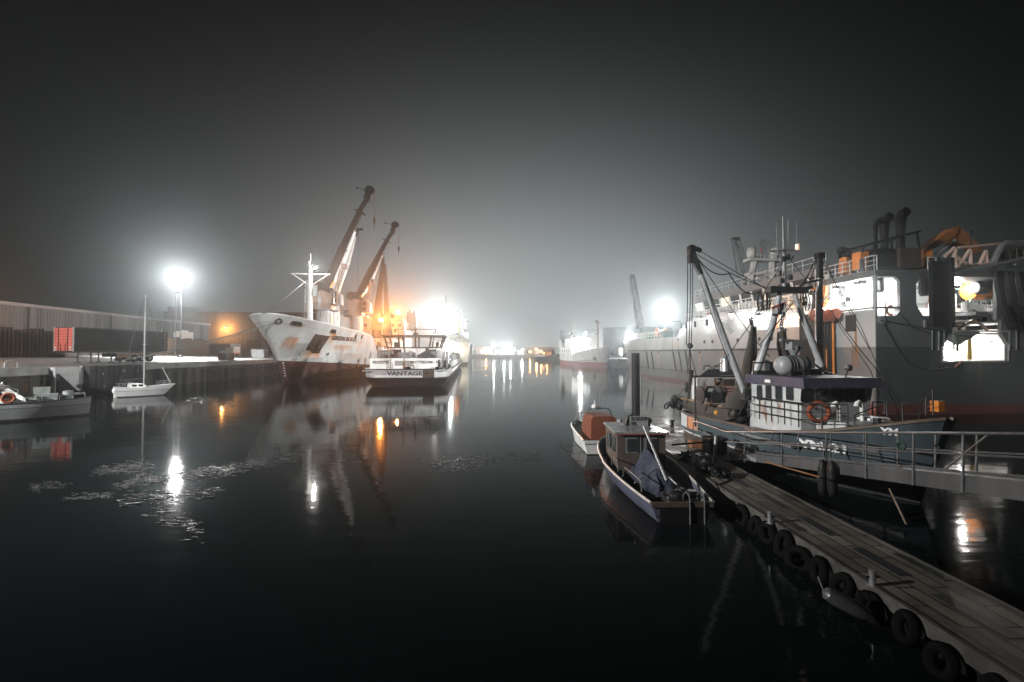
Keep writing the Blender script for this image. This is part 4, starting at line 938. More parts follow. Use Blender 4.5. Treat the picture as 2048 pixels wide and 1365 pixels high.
# ---------------------------------------------------------------- brightly lit ship ahead of the barge
ws = thing('supply_ship', 'floodlit white ship with a dark topped funnel beyond the tanker', 'ship', (-23.9, 186, 0), AX)
def f_w(u, s):
    d = 72 * u; zd = 8.8 if d < 50 else 8.8 + 2.5 * (d - 50) / 22
    z = -.5 + s * (zd + .5); k = max(0, min(1, z / 5)); b = 7.4
    if d > 46: b *= math.sqrt(max(.01, 1 - ((d - 46) / 26.3) ** 2))
    return max(.05, b * (.9 + .1 * k)), d + (1 - k) * 2 * max(0, 1 - d / 6), z
build_hull('hull', f_w, 40, 8, banded('supply_paint', [(1.0, (.05, .05, .055))], (.72, .73, .73), rust=.1), ws)
m_ = MB(); m_._face([m_.bm.verts.new(Vector(p)) for p in [(-f_w(0, j / 8)[0], *f_w(0, j / 8)[1:]) for j in range(8, -1, -1)] + [f_w(0, j / 8) for j in range(9)]]); m_.build('transom', mid_grey, ws)
m_ = MB(); m_.span((-7.2, .2, 5.2), (7.2, 44, 5.35)); m_.build('deck', grey_paint, ws)
m_ = MB(); m_.span((-6.0, 9, 5.4), (2.0, 40, 15.0)); m_.span((2.0, 14, 5.4), (7.0, 40, 13.0)); m_.span((-6.5, 20, 15.01), (6.0, 36, 19.0)); m_.build('superstructure', white_paint, ws, bevel=.15)
m_ = MB(); m_.span((-6.8, 4, 12.2), (3.2, 20, 12.6)); m_.span((-7.3, .5, 8.6), (4.5, 9, 8.9)); m_.build('shelter_deck', brown_paint, ws)
m_ = MB(); m_.prism([(-1.5, 3, 8.91), (5.5, 3, 8.91), (5.8, 3, 9.6), (3.5, 3, 10.6), (0, 3, 9.7)], (0, 5, 0)); m_.build('awning', mid_grey, ws)
for x in (-6.8, -3, 1, 4.3): MB().tube((x, .8, 5.3), (x, .8, 8.6), .15).build('post', white_paint, ws)
m_ = MB(); m_.lathe((2.2, 16, 13), [(1.3, 0), (1.25, 7.2)], 16); fn = m_.build('funnel', orange_paint, ws)
m_ = MB(); m_.lathe((2.2, 16, 20.2), [(1.9, 0), (1.7, .9), (1.0, 1.4)], 14); m_.path([(2.4, 16, 20.6), (2.9, 16, 22.2), (3.6, 15.6, 22.6)], .55, 8); m_.build('funnel_cap', mid_grey, fn)
m_ = MB(); m_.path([(4.6, 15, 18), (5.4, 15, 14), (6.6, 15, 10.5), (6.9, 15, 9)], .4, 6); m_.span((3.6, 14.5, 17.6), (7.2, 15.5, 18.1)); m_.tube((5.3, 15, 18), (5.3, 15, 20), .06); m_.build('davit', steel_dark, ws)
m_ = MB(); m_.rail([(-7.2, .4, 9), (4.5, .4, 9)], 1.1, 1.6, .05, 3); m_.rail([(7.2, .4, 5.4), (7.3, 40, 5.4)], 1.1, 1.6, .05, 3); m_.rail([(-6, 9.2, 15), (5.5, 9.2, 15)], 1.1, 1.6, .05, 3); m_.build('deck_rail', white_paint, ws)
for k, y in enumerate((20, 24, 28, 34)): MB().span((7.28, y, 6.2), (7.4, y + .8, 7.4)).build('window', glass, ws)
m_ = MB(); m_.lattice((-3, 26, 19), (-3, 26, 30), 1.2, .5, 1.2, .1); m_.tube((-4.6, 26, 27), (-1.4, 26, 27), .1); m_.build('mast', mid_grey, ws)
lw = local(ws)
for (px, py, Y, w_, col, ln, rad) in ((872, 631, 188, BIG, (1, .97, .93), lens_white, .8), (902, 647, 196, 25000, (.9, 1, .96), lens_white, .5), (897, 694, 184.4, 9000, (1, .86, .62), lens_warm, .4)):
    q_ = lw(P(px, py, Y)); f_ = MB().box(q_ + Vector((0, .5, 0)), (1.4, .7, 1.0)).build('floodlight', steel_dark, ws)
    MB().box(q_ + Vector((0, .1, 0)), (1.3, .06, .9)).build('lens', ln, f_)
    if py < 690: MB().tube(q_ + Vector((0, .7, -.4)), (q_.x, q_.y + .7, 8.9), .15).build('lamp_pole', white_paint, f_)
    mpoint('lamp_light', P(px, py, Y) + Vector((0, -1.0, 0)), w_ * LK, col, rad, parent=ws)

def hit(root, axis, val, px, py):
    """where the ray through (px, py) meets the plane axis = val of root's own frame, in that frame"""
    m = Matrix.LocRotScale(root.location, root.rotation_euler, None).inverted()
    o = m @ Vector((0, 0, CAM_H)); d = m.to_3x3() @ ray(px, py)
    return o + d * ((val - o[axis]) / d[axis])

# ---------------------------------------------------------------- large trawler on the right, stern to the camera
RX = math.atan(.07)
ts = thing('stern_trawler', 'huge grey stern trawler with lit working decks and dark funnels', 'ship', (34.3, 37.2, 0), RX)
HB = 6.7
TS = lambda px, py, y=0.0: hit(ts, 1, y, px, py)
TN = lambda px, py, x=-HB: hit(ts, 0, x, px, py)
def f_t(u, s):
    d = 5.0 + 71 * u; zd = 7.15 + (.0 if d < 50 else .6 * ((d - 50) / 26) ** 2)
    z = -.5 + s * (zd + .5); k = max(0, min(1, z / 7.0)); b = HB
    dd = 52 - 9 * (1 - k)
    if d > dd: b *= max(0, 1 - ((d - dd) / (76.5 - dd)) ** 2.2) ** .7
    return max(.05, b), d + (3.5 * k * max(0, (d - 55) / 21)), z
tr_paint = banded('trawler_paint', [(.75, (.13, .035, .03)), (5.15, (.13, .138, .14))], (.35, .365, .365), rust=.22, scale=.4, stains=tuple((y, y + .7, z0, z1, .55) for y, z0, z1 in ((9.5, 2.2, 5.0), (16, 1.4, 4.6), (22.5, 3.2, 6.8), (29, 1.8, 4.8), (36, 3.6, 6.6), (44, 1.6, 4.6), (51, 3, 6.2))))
build_hull('hull', f_t, 50, 12, tr_paint, ts, cap=False)
# stern block: side piece and transom with its openings (near side is x = -HB)
zk = 8.05
mb = MB(); mb.span((-HB, 0, -.5), (-HB + .25, 5.05, zk)); mb.span((HB - .25, 0, -.5), (HB, 5.05, 11.2)); mb.build('quarter_plating', tr_paint, ts, bevel=.04)
def spx(px, py): v = TS(px, py); return v.x, v.z
def tpoly(mb, pts, y0=0.0, th=.25):
    mb.prism([(spx(*p)[0], y0, spx(*p)[1]) for p in pts], (0, th, 0)); return mb
shaded_stern_paint = banded('trawler_paint_shaded', [(.75, (.1, .03, .025)), (5.15, (.05, .055, .057))], (.095, .105, .108), rust=.1, scale=.4)  # hull paint again, with the stern's shade put into darker colours
m_ = MB()
tpoly(m_, [(1752.5, 632), (1752.5, 900), (1872, 900), (1872, 632)])           # lower left wall
tpoly(m_, [(1800, 541), (1800, 632), (1846, 632), (1833, 610), (1832, 569), (1842, 553), (1872, 553), (1872, 541)])  # pillar between openings
tpoly(m_, [(1752.5, 541), (1752.5, 553.5), (1790, 553.5), (1800, 563), (1800, 541)])
tpoly(m_, [(1792, 632), (1800, 632), (1800, 622)])
tpoly(m_, [(1872, 700), (1872, 900), (2120, 900), (2120, 724), (1884, 724), (1884, 700)])
tpoly(m_, [(1872, 655), (1872, 700), (1884, 700), (1884, 693), (1898, 672), (1905, 668), (1905, 655)])
tpoly(m_, [(2016, 724), (2120, 724), (2120, 640), (2002, 640), (2002, 668), (2016, 690)])
tpoly(m_, [(1862, 539), (1862, 553), (2120, 553), (2120, 539)])
tpoly(m_, [(1993, 553), (1993, 640), (2002, 640), (2002, 553)])
tpoly(m_, [(2034, 553), (2034, 575), (2120, 575), (2120, 553)]); tpoly(m_, [(2040, 612), (2120, 612), (2120, 640), (2040, 640)])
m_.build('transom', shaded_stern_paint, ts)
m_ = MB(); m_.path([(spx(p, q)[0], -.03, spx(p, q)[1]) for p, q in ((1884, 724), (1884, 693), (1898, 672), (1905, 668), (2002, 668), (2016, 690), (2016, 724))], .06, 5, closed=True); m_.build('door_frame', mid_grey, ts)
# decks, inner walls
zt = spx(1800, 541)[1]; zo = spx(1760, 553)[1]; zb_ = spx(1760, 630)[1]
m_ = MB(); m_.span((-HB, .0, zt - .45), (HB, 9, zt + .02)); m_.build('boat_deck', shaded_stern_paint, ts)
m_ = MB(); m_.span((-HB, -.02, zt - .5), (-HB + .06, 9.2, zt + .06)); m_.build('deck_edge', grey_paint, ts)
inner = mat('white_inner_paint', (.74, .74, .72), .5, 0, .12, 1.4, rust=.12)
m_ = MB(); m_.span((-HB + .3, .3, zb_ - .6), (HB - .3, 9, zb_ - .5)); m_.span((-HB + .3, 8.6, zb_ - .5), (HB - .3, 8.8, zt - .46)); m_.build('working_deck', inner, ts)
x1 = spx(1800, 600)[0]; x1_ = x1; x2 = spx(1858, 600)[0]
MB().span((x1 + .05, .3, zb_ - .45), (x1 + .2, 5.5, zt - .46)).build('bulkhead', inner, ts)
m_ = MB(); m_.tube((-HB + .12, .12, zk), (-HB + .12, .12, zt - .4), .16, n=8); m_.tube((-HB + .12, 4.8, zk - .5), (-HB + .12, 4.8, zt - .4), .14, n=8); m_.build('corner_post', grey_paint, ts)
MB().prism([(-HB - .02, 5.2, zt - .45), (-HB - .02, 6.9, zt - .45), (-HB - .02, 6.9, zb_ - .2), (-HB - .02, 5.6, zb_ - .2)], (.5, 0, 0)).build('orange_panel', orange_paint, ts)
m_ = MB(); m_.path([(-HB, 5, zk + .1), (-HB, .1, zk + .1), (x1, .05, zk + .1)], .09, 6); m_.rail([(-HB + .5, 6.5, zb_), (x1 - .3, 4.5, zb_)], 1.6, 1.2, .03, 2); m_.path([(-HB + 2.2, .8, zk + .6), (x1 - .5, .8, zk + .6), (x1 - .5, .8, zb_)], .06); m_.build('working_rail', alu, ts)
def trawl_block(p, s_=1.0):
    p = Vector(p); b_ = MB(); b_.lathe(p, [(.12, .7 * s_), (.3 * s_, .55 * s_), (.33 * s_, -.4 * s_), (.22 * s_, -.6 * s_), (.05, -.62 * s_)], 10); b_.tube(p + Vector((0, 0, .6 * s_)), p + Vector((0, 0, 1.1 * s_)), .1)
    b_.box(p + Vector((0, 0, .75 * s_)), (.5 * s_, .4 * s_, .3)); return b_.build('trawl_block', mid_grey, ts)
v = TS(1759, 571, 1.2); trawl_block(v, 1.0); v = TS(1848, 575, 1.0); trawl_block(v, 1.15)
MB().torus((TS(1782, 627, .8).x, .8, zk - .05), .34, .09, (0, 1, 0), 20, 7).build('life_ring', orange_rubber, ts, smooth=True)
# portal panel, stern gallows, guide rails
m_ = MB(); a = TS(1862, 515, -.6); a = (a.x, a.z); b_ = TS(1908, 655, -.6); b_ = (b_.x, b_.z); m_.span((a[0], -.7, b_[1]), (b_[0], -.35, a[1] - .3)); m_.span((b_[0] - .35, -.78, b_[1]), (b_[0] - .05, -.3, a[1])); m_.build('guide_panel', mat('black_steel', (.006, .0065, .007), .6, .0, .4, 1.5, .2, spec=.15), ts)
m_ = MB()
for dx in (0, 22, 45):
    m_.path([TS(1996 + dx, 545, -.5), TS(1999 + dx, 575, -.6), TS(2007 + dx, 610, -.65), TS(2018 + dx, 640, -.5), TS(2026 + dx, 656, -.3)], .3, 6)
m_.build('guide_rail', MATS['black_steel'], ts)
for px in (1862, 1875, 1886, 1904, 2016, 2030):
    MB().tube((spx(px, 655)[0], -.1, spx(0, 655)[1]), (spx(px, 700)[0], -.1, spx(0, 700)[1]), .045, n=5).build('stern_pipe', alu, ts)
MB().span((spx(1846, 628)[0], -.12, spx(0, 650)[1]), (spx(1850, 628)[0], 0, spx(0, 632)[1])).build('rung_bracket', alu, ts)
m_ = MB(); c = TS(1761, 641); m_.lathe(c, [(.28, 0), (.3, -.14), (.12, -.18), (.01, -.19)], 12, (0, 1, 0)); m_.build('towing_eye', alu, ts)
m_ = MB(); c0 = TS(1761, 641, -.2); m_.path([c0, TS(1800, 648, -.2), TS(1846, 656, -.2), TS(1905, 668, -.3), TS(1985, 684, -.3)], .035, 4)
m_.path([TS(1765, 645, -.1), TS(1790, 690, -.1), TS(1815, 727, -.12), TS(1860, 742, -.12), TS(1900, 735, -.1)], .04, 4); m_.path([TS(1800, 628, -.05), TS(1825, 655, -.1), TS(1860, 668, -.1)], .04, 4); m_.build('mooring_line', steel_dark, ts)
# upper working area seen through the big opening
m_ = MB(); xa, xb = TS(1912, 600, 3.5).x, TS(1993, 600, 3).x; zf = spx(0, 608)[1]
m_.span((xa - 1, 1.0, zf - .25), (xb + .2, 8.5, zf)); m_.build('upper_gallery', grey_paint, ts)
m_ = MB(); m_.rail([(xa, 1.1, zf), (xb, 1.1, zf)], 1.0, .5, .03, 3); m_.rail([(xa, 6, zf), (xb, 6, zf)], 1.1, .7, .05, 3)
for i in range(9): x = xa + .3 + rng.random() * 3; m_.span((x, 5, zf), (x + .12, 5.1, zf + 1.0 + rng.random()))
m_.build('gallery_rail', white_paint, ts)
m_ = MB(); m_.span((xb - .9, 2, zf - .8), (xb + .2, 3, zt - .5)); m_.span((xa + 1.2, 6.5, zf), (xa + 2.2, 7.5, zf + 1.5)); m_.build('locker', white_paint, ts)
m_ = MB(); m_.lathe((xa + 1.6, 3, zt - 1.15), [(.5, -1.1), (.75, -1.0), (.75, 1.0), (.5, 1.1)], 14, (1, 0, 0)); m_.build('net_winch', orange_paint, ts)
m_ = MB()
for k in range(10): m_.path([(xa + rng.random() * 3, 2 + rng.random() * 3, zt - .6), (xa + rng.random() * 3.2, 2.5, zt - 1.3 - rng.random()), (xa + rng.random() * 3.4, 2 + rng.random() * 3, zt - .7)], .03 + rng.random() * .05, 4)
m_.build('hanging_hose', mat('hose_green', (.08, .14, .1), .6), ts)
m_ = MB(); m_.ladder((xa + 1.9, 1.5, zf - 1.6), (xa + 1.0, 1.5, zf - .3), .5, .25, .03); m_.build('stair', steel_dark, ts)
m_ = MB()
for k in range(16):
    x0 = xa + rng.random() * (xb - xa); y_ = 1.0 + rng.random() * 4; z0_ = zb_ - .3 + rng.random() * 2.6; a_ = rng.choice((0, 0, 1.57, rng.random()))
    m_.tube((x0, y_, z0_), (x0 + math.cos(a_) * rng.uniform(.5, 1.6), y_, z0_ + math.sin(a_) * rng.uniform(.4, 1.2)), rng.uniform(.03, .08), n=5)
for k in range(7): m_.box((xa + rng.random() * (xb - xa), 1 + rng.random() * 3, zb_ - .2 + rng.random() * .6), (rng.uniform(.2, .6), .4, rng.uniform(.3, .9)))
m_.tube((xa + 2.2, .8, zb_), (xa + 2.2, .8, zt - .5), .08); m_.lathe((xa + .5, 2.0, zt - 1.0), [(.5, -.5), (.55, 0), (.5, .5)], 12, (1, 0, 0)); m_.build('deck_machinery', steel_dark, ts)
# hoppers
for cx in (1897, 1951):
    c = spx(cx, 645)[0]; w_ = spx(cx + 27, 645)[0] - c; zt2, zm, zl = spx(0, 631)[1], spx(0, 655)[1], spx(0, 687)[1]
    h_ = MB(); h_.loft([[(c - w_, .9 - .4, zm), (c + w_, .9 - .4, zm), (c + w_, 2.6, zm), (c - w_, 2.6, zm)], [(c - .12, 1.3, zl), (c + .12, 1.3, zl), (c + .12, 1.6, zl), (c - .12, 1.6, zl)]]); h_ = h_.build('fish_hopper', mat('hopper_green', (.11, .15, .13), .45, 0, .3, 1.5, rust=.1), ts)
    m_ = MB(); m_.path([(c - w_, .2, zm), (c - w_, .2, zm + .25), (c, .2, zt2), (c + w_, .2, zm + .25), (c + w_, .2, zm)], .1, 6); m_.path([(c, .2, zt2), (c, 3, zt2)], .08); m_.build('hopper_frame', cream_paint, h_)
    m_ = MB(); m_.tube((c, 1.45, zl), (c, 1.45, zl - .5), .1); m_.build('chute', steel_dark, h_)
m_ = MB(); m_.span((spx(1893, 0)[0], -.12, spx(0, 658)[1]), (spx(1998, 0)[0], .15, spx(0, 654.5)[1])); m_.build('crossbeam', grey_paint, ts)
m_ = MB(); m_.span((spx(1905, 0)[0], 3.2, spx(0, 672)[1]), (spx(1998, 0)[0], 3.4, zb_)); m_.build('hopper_bulkhead', mat('tan_bulkhead', (.3, .26, .23), .5, 0, .3, 1.0), ts)
# fish room behind the stern door
xa, xb = spx(1884, 700)[0], spx(2016, 700)[0]; z0, z1 = spx(0, 723)[1], spx(0, 667)[1]
m_ = MB(); m_.span((xa - 1, .3, z0 - .2), (xb + 1, 7, z0 - .02)); m_.span((xa - 1, 6.8, z0), (xb + 1, 7, z1 + .6)); m_.span((xa - 1.1, .3, z0), (xa - .95, 7, z1 + .6)); m_.span((xb + .95, .3, z0), (xb + 1.1, 7, z1 + .6)); m_.span((xa - 1, 3.5, z1 + .5), (xb + 1, 7, z1 + .6)); m_.build('fish_room', inner, ts)
m_ = MB(); m_.tube((spx(1987, 0)[0], 2.5, z0), (spx(1987, 0)[0], 2.5, z1), .16, n=10); m_.build('yellow_column', mat('yellow_paint', (.6, .36, .03), .5), ts)
m_ = MB(); x = spx(1904, 0)[0]; m_.span((x - .25, 4, z0), (x + .25, 4.4, z0 + .45)); m_.span((x + .6, 5, z0), (x + 1.3, 5.3, z0 + .3)); m_.build('fish_bin', red_paint, ts)
m_ = MB()
for z in (.55, 1.0, 1.45): m_.span((xa + .1, 6.72, z0 + z), (xb - 1.5, 6.79, z0 + z + .05))
m_.tube((xb - 1.5, 6.7, z0), (xb - 1.5, 6.7, z1), .05); m_.tube((spx(1943, 0)[0], 2, z1), (spx(1943, 0)[0], 2, z0 + .9), .06); m_.build('pipework', mid_grey, ts)
m_ = MB(); m_.path([(spx(1905, 0)[0], -.1, z0), (spx(1900, 0)[0], -.15, z0 - .2), (spx(1890, 0)[0], -.15, z0 - .5)], .06, 6); m_.build('hose', mat('pink_hose', (.4, .2, .15), .6), ts)
# on top: casing, funnels, orange crane, truss, gallows
z5 = zt + .03
def bx(name, m, pxa, pya, pxb, pyb, y0, d_, par=ts):
    a, b_ = TS(pxa, pya, y0), TS(pxb, pyb, y0); return MB().span((min(a.x, b_.x), y0, min(a.z, b_.z)), (max(a.x, b_.x), y0 + d_, max(a.z, b_.z))).build(name, m, par, bevel=.03)
bx('casing', brown_paint, 1800, 495, 1843, 536, .3, 3.2); bx('casing', MATS['black_steel'], 1746, 497, 1799.5, 536, .6, 1.3); bx('casing', orange_paint, 1721, 503, 1745.5, 538, 1.0, .9)
bx('vent_box', steel_dark, 1744, 533, 1809, 541.5, .1, .4)
for px, pt, w_ in ((1750.5, 446, .17), (1768, 441, .34), (1801, 430, .36)):
    v0, v1 = TS(px, 500, 1.6), TS(px, pt + 10, 1.6); v2 = TS(px - 2, pt + 2, 1.6)
    MB().path([v0, v0.lerp(v1, .55), v1, v1 + Vector((.02, -.02, .25)), v1 + Vector((.0, -.25, .48)), v1 + Vector((-.0, -.6, .52))], [w_ * .85, w_ * .85, w_ * 1.1, w_ * 1.12, w_ * 1.1, w_ * 1.0], 14).build('funnel', MATS['black_steel'], ts, smooth=True)
m_ = MB(); a = [TS(p, q, .5) for p, q in ((1725, 505), (1728, 492), (1800, 472), (1841, 463))]
for dy in (0, 2.4): m_.path([p + Vector((0, dy, 0)) for p in a], .09, 5); m_.tube(a[2] + Vector((0, dy, 0)), (a[2].x, .5 + dy, z5 + 1.6), .08); m_.tube(a[3] + Vector((-.3, dy, 0)), (a[3].x - .1, .5 + dy, z5 + 1.5), .08); m_.tube(a[1].lerp(a[2], .3) + Vector((0, dy, 0)), (a[1].lerp(a[2], .3).x, .5 + dy, z5 + 1.4), .07)
for t in range(7):
    q_ = a[1].lerp(a[3], t / 6); m_.tube(q_, q_ + Vector((0, 2.4, 0)), .06)
m_.prism([a[2] + Vector((.3, 0, .02)), a[3], a[3] + Vector((0, 2.4, 0)), a[2] + Vector((.3, 2.4, .02))], (0, 0, .06)); m_.build('funnel_frame', MATS['black_steel'], ts)
v0 = TN(1690, 548, -HB + .8); v1 = TN(1691, 503, -HB + .8)
fs_ = MB().tube(v0, v0.lerp(v1, .72), .5, .42, n=12).build('side_funnel', orange_paint, ts); m_ = MB(); m_.path([v0.lerp(v1, .72), v1, v1 + Vector((-.5, 0, .05))], .36, 10); m_.build('funnel_top', MATS['black_steel'], fs_)
m_ = MB(); m_.rail([(-HB + .05, 6.5, z5), (-HB + .05, .05, z5), (spx(1745, 0)[0], .05, z5)], 1.1, .8, .035, 3); m_.rail([(spx(1846, 0)[0], .05, z5), (spx(1862, 0)[0], .05, z5)], 1.0, .5, .03, 3); m_.build('boat_deck_rail', white_paint, ts)
m_ = MB(); 
for i in range(5): m_.span((spx(1729 + 1.5 * i, 0)[0], .9, z5), (spx(1730 + 1.5 * i, 0)[0], .98, z5 + 1.0))
m_.build('louvre', mid_grey, ts)
Yc = 2.5; c = [TS(p, q, Yc) for p, q in ((1852, 525), (1857, 495), (1865, 492), (1912, 462), (1926, 462), (1962, 492), (1965, 515), (1938, 515), (1922, 487), (1900, 478), (1868, 500), (1866, 525))]
kc = MB(); kc.prism([TS(p, q, Yc) for p, q in ((1848, 535), (1848, 498), (1866, 495), (1866, 535))], (0, 1.4, 0)); kc = kc.build('deck_crane', orange_paint, ts, bevel=.05)
m_ = MB(); m_.prism([TS(p, q, Yc) for p, q in ((1848, 499), (1860, 489), (1908, 456), (1920, 453), (1914, 470), (1870, 497))], (0, .9, 0)); m_.prism([TS(p, q, Yc + .1) for p, q in ((1908, 456), (1920, 453), (1966, 497), (1960, 505), (1930, 490), (1905, 485))], (0, .7, 0)); m_.build('crane_boom', mat('dark_orange', (.3, .11, .025), .5, 0, .35, 1.2, rust=.15), kc)
m_ = MB(); m_.tube(TS(1862, 520, Yc), TS(1897, 492, Yc), .16, n=8); m_.tube(TS(1878, 520, Yc), TS(1910, 480, Yc), .12, n=8); m_.build('crane_ram', mid_grey, kc)
m_ = MB(); m_.tube(TS(1942, 492, 2), TS(1942, 462, 2), .07); m_.box(TS(1942, 464, 2), (.2, .2, .3)); m_.build('light_mast', steel_dark, ts)
pink = mat('pink_lit_truss', (.5, .36, .3), .5, 0, .2, 1.5)  # pinkish lamplight on the truss is put into its base colour
m_ = MB(); zz = [p for p in ((1890, 513), (1908, 497), (1914, 538), (1938, 500), (1942, 538), (1972, 500), (1975, 535))]
for (a, b_) in (((1890, 514), (1909, 496)), ((1909, 496), (1912, 538)), ((1914, 538), (1940, 500)), ((1940, 500), (1942, 534)), ((1958, 532), (1972, 502)), ((1972, 502), (1974, 530)), ((1912, 514), (1942, 534)), ((1900, 538), (1912, 500)), ((1972, 520), (2000, 534))): m_.tube(TS(*a, .6), TS(*b_, .6), .13, n=6)
m_.tube(TS(1916, 496, .6), TS(2000, 488, .6), .1); m_.tube(TS(1898, 539, .6), TS(2010, 520, .6), .12); m_.build('gallows_truss', pink, ts)
m_ = MB(); m_.path([TS(1962, 540, .2), TS(1985, 530, .2), TS(2004, 492, .2), TS(2012, 487, .2), TS(2090, 487, .2)], .24, 8); m_.path([TS(1905, 545, .0), TS(1985, 532, .1), TS(2060, 515, .1)], .2, 6)
for i in range(5): m_.tube(TS(1930 + 25 * i, 545 - 4 * i, .1), TS(1935 + 25 * i, 538 - 4 * i, 3.0), .1)
m_.build('stern_gallows', mid_grey, ts)
m_ = MB(); m_.rail([TS(2008, 520, .4), TS(2060, 514, .4)], 1.0, .6, .04, 3)
for k in range(8): m_.box(TS(1990 + rng.random() * 60, 500 + rng.random() * 20, 1.5), (.4 + rng.random() * .6, .5, .4 + rng.random() * .5))
m_.build('gallows_gear', brown_paint, ts)
h1z = TN(1500, 636).z
# stern deck lamps
def t_lamp(p, power, col, lens, rad=.12, spot=None, aim=None, ds=(.5, .3, .35), off=(0, -.45, -.1)):
    p = Vector(p); f_ = MB().box(p, ds).build('floodlight', steel_dark, ts)
    o_ = Vector(off); e = Vector((max(.04, ds[0] * .9) if abs(o_.x) < .3 else .05, ds[1] * .9 if abs(o_.x) >= .3 else .05, ds[2] * .85))
    if o_.z <= -.35: MB().box(p + Vector((0, 0, -ds[2] / 2 - .03)), (ds[0] * .9, ds[1] * .9, .05)).build('lens', lens, f_); M = Matrix.LocRotScale(ts.location, ts.rotation_euler, None); mpoint('lamp_light', M @ (p + o_), power, col, rad, spot, aim, parent=ts); return
    c = p + Vector((math.copysign(ds[0] / 2 + .03, o_.x), 0, 0)) if abs(o_.x) >= .3 else p + Vector((0, -ds[1] / 2 - .03, 0))
    MB().box(c, e).build('lens', lens, f_)
    M = Matrix.LocRotScale(ts.location, ts.rotation_euler, None)
    mpoint('lamp_light', M @ (p + o_), power, col, rad, spot, aim, parent=ts)
v = TN(1693, 599, -HB - .05); t_lamp(v, K_STERN * LK, WHITE, lens_white, .22, 76, (-24, 68, 1), off=(-.5, -.1, 0))
for q_ in ((-HB + 1.2, 3.0, zt - .6), (x1_ - 1.0, 2.4, zt - .6), (x1_ - .9, 5.5, zt - .6)): t_lamp(q_, 600 * LK, WHITE, lens_white, .1, off=(0, 0, -.45))
t_lamp(TS(1846, 560, 4), 500 * LK, WHITE, lens_white, .1, off=(0, 0, -.45))
for px in (1913, 1975): t_lamp(TS(px, 566, 3.0), 800 * LK, WARM, lens_white, .1, ds=(.6, .3, .3), off=(0, 0, -.4))
for px in (1915, 1975): t_lamp(TS(px, 673, 4.5), 2600 * LK, WARM, lens_white, .12, off=(0, 0, -.4))
v = TN(1562, 632, -HB - .8); t_lamp((v.x, v.y, h1z + 1.2), 600 * LK, SODIUM, lens_sodium, .15, off=(-.35, 0, -.3)); MB().tube((-HB + 1.2, v.y + .1, h1z + 1.3), (v.x, v.y + .1, h1z + 1.2), .06).build('lamp_bracket', steel_dark, ts)  # sodium lamp and bracket added to tint the trawler's side orange
# side fittings on the stern block
m_ = MB(); v = TN(1702, 645); m_.span((-HB - .04, v.y - .55, v.z - .75), (-HB + .0, v.y + .55, v.z + .6)); m_.build('side_port', wet_black, ts)
m_ = MB()
for px in (1705, 1711, 1716): v = TN(px, 693); m_.span((-HB - .015, v.y - .05, v.z - 1.6), (-HB - .001, v.y + .06, v.z + .05))
v = TN(1712, 660); m_.span((-HB - .015, v.y - .07, v.z - 2.0), (-HB - .001, v.y + .12, v.z + .1)); m_.build('rust_run', rustm, ts)
# gear standing at the step between stern block and hull side
m_ = MB()
for px, py in ((1645, 560), (1652, 570), (1658, 600), (1664, 640)):
    v = TN(px, 690, -HB - .25); m_.path([(v.x, v.y, 2.2), (v.x, v.y, 6.5), (v.x + .3, v.y + .2, 8.4)], .16, 6)
m_.span((-HB - .35, 5.4, 2.0), (-HB - .05, 8.2, 8.0)); m_.build('trawl_door', MATS['black_steel'], ts)
m_ = MB(); v = TN(1667, 700, -HB - .3); m_.tube((v.x, v.y, 1.5), (v.x, v.y, 8.2), .09); m_.tube((v.x, v.y + .8, 1.2), (v.x, v.y + .8, 5), .07); m_.build('pipe', orange_paint, ts)
m_ = MB(); m_.path([(-HB - .3, 6.2, 8.0), (-HB - .3, 6.1, 9.6), (-HB - .45, 6.0, 10.0), (-HB - .8, 6, 10)], .22, 8); m_.span((-HB - .6, 5.5, 7.9), (-HB + .2, 7, 8.15)); m_.build('vent_pipe', MATS['black_steel'], ts)

# ------ hull side and superstructure forward
m_ = MB(); m_.span((-HB + .02, 5, 6.95), (HB - .02, 60, 7.1)); m_.build('main_deck', grey_paint, ts)
m_ = MB(); m_.path([(-f_t(i / 30, .73)[0] - .05, *f_t(i / 30, .73)[1:]) for i in range(2, 31)], .11, 6)
for px in (1293, 1303, 1346, 1358, 1371, 1452): 
    v = TN(px, 706); v2 = TN(px + 9, 752); m_.tube((-HB - .06, v.y, 4.9), (-HB - .02, v.y - 1.1, 1.9), .11)
m_.path([(-f_t(i / 30, .33)[0] - .04, *f_t(i / 30, .33)[1:]) for i in range(12, 31)], .08, 5); m_.build('fender_rib', steel_dark, ts)
for y in (9.8, 16.3, 22.8, 29.3, 36.3, 44.3): MB().lathe((-HB - .0, y, 4.75 if y not in (22.8, 36.3) else 6.7), [(.16, 0), (.17, .05), (.1, .06), (.01, .02)], 10, (-1, 0, 0)).build('scupper', wet_black, ts)
for y in (13, 15.2, 19.5, 25.6, 27.8): MB().lathe((-HB - .0, y, 6.15), [(.24, 0), (.24, .05), (.17, .06), (.01, .04)], 14, (-1, 0, 0)).build('porthole', wet_black, ts)
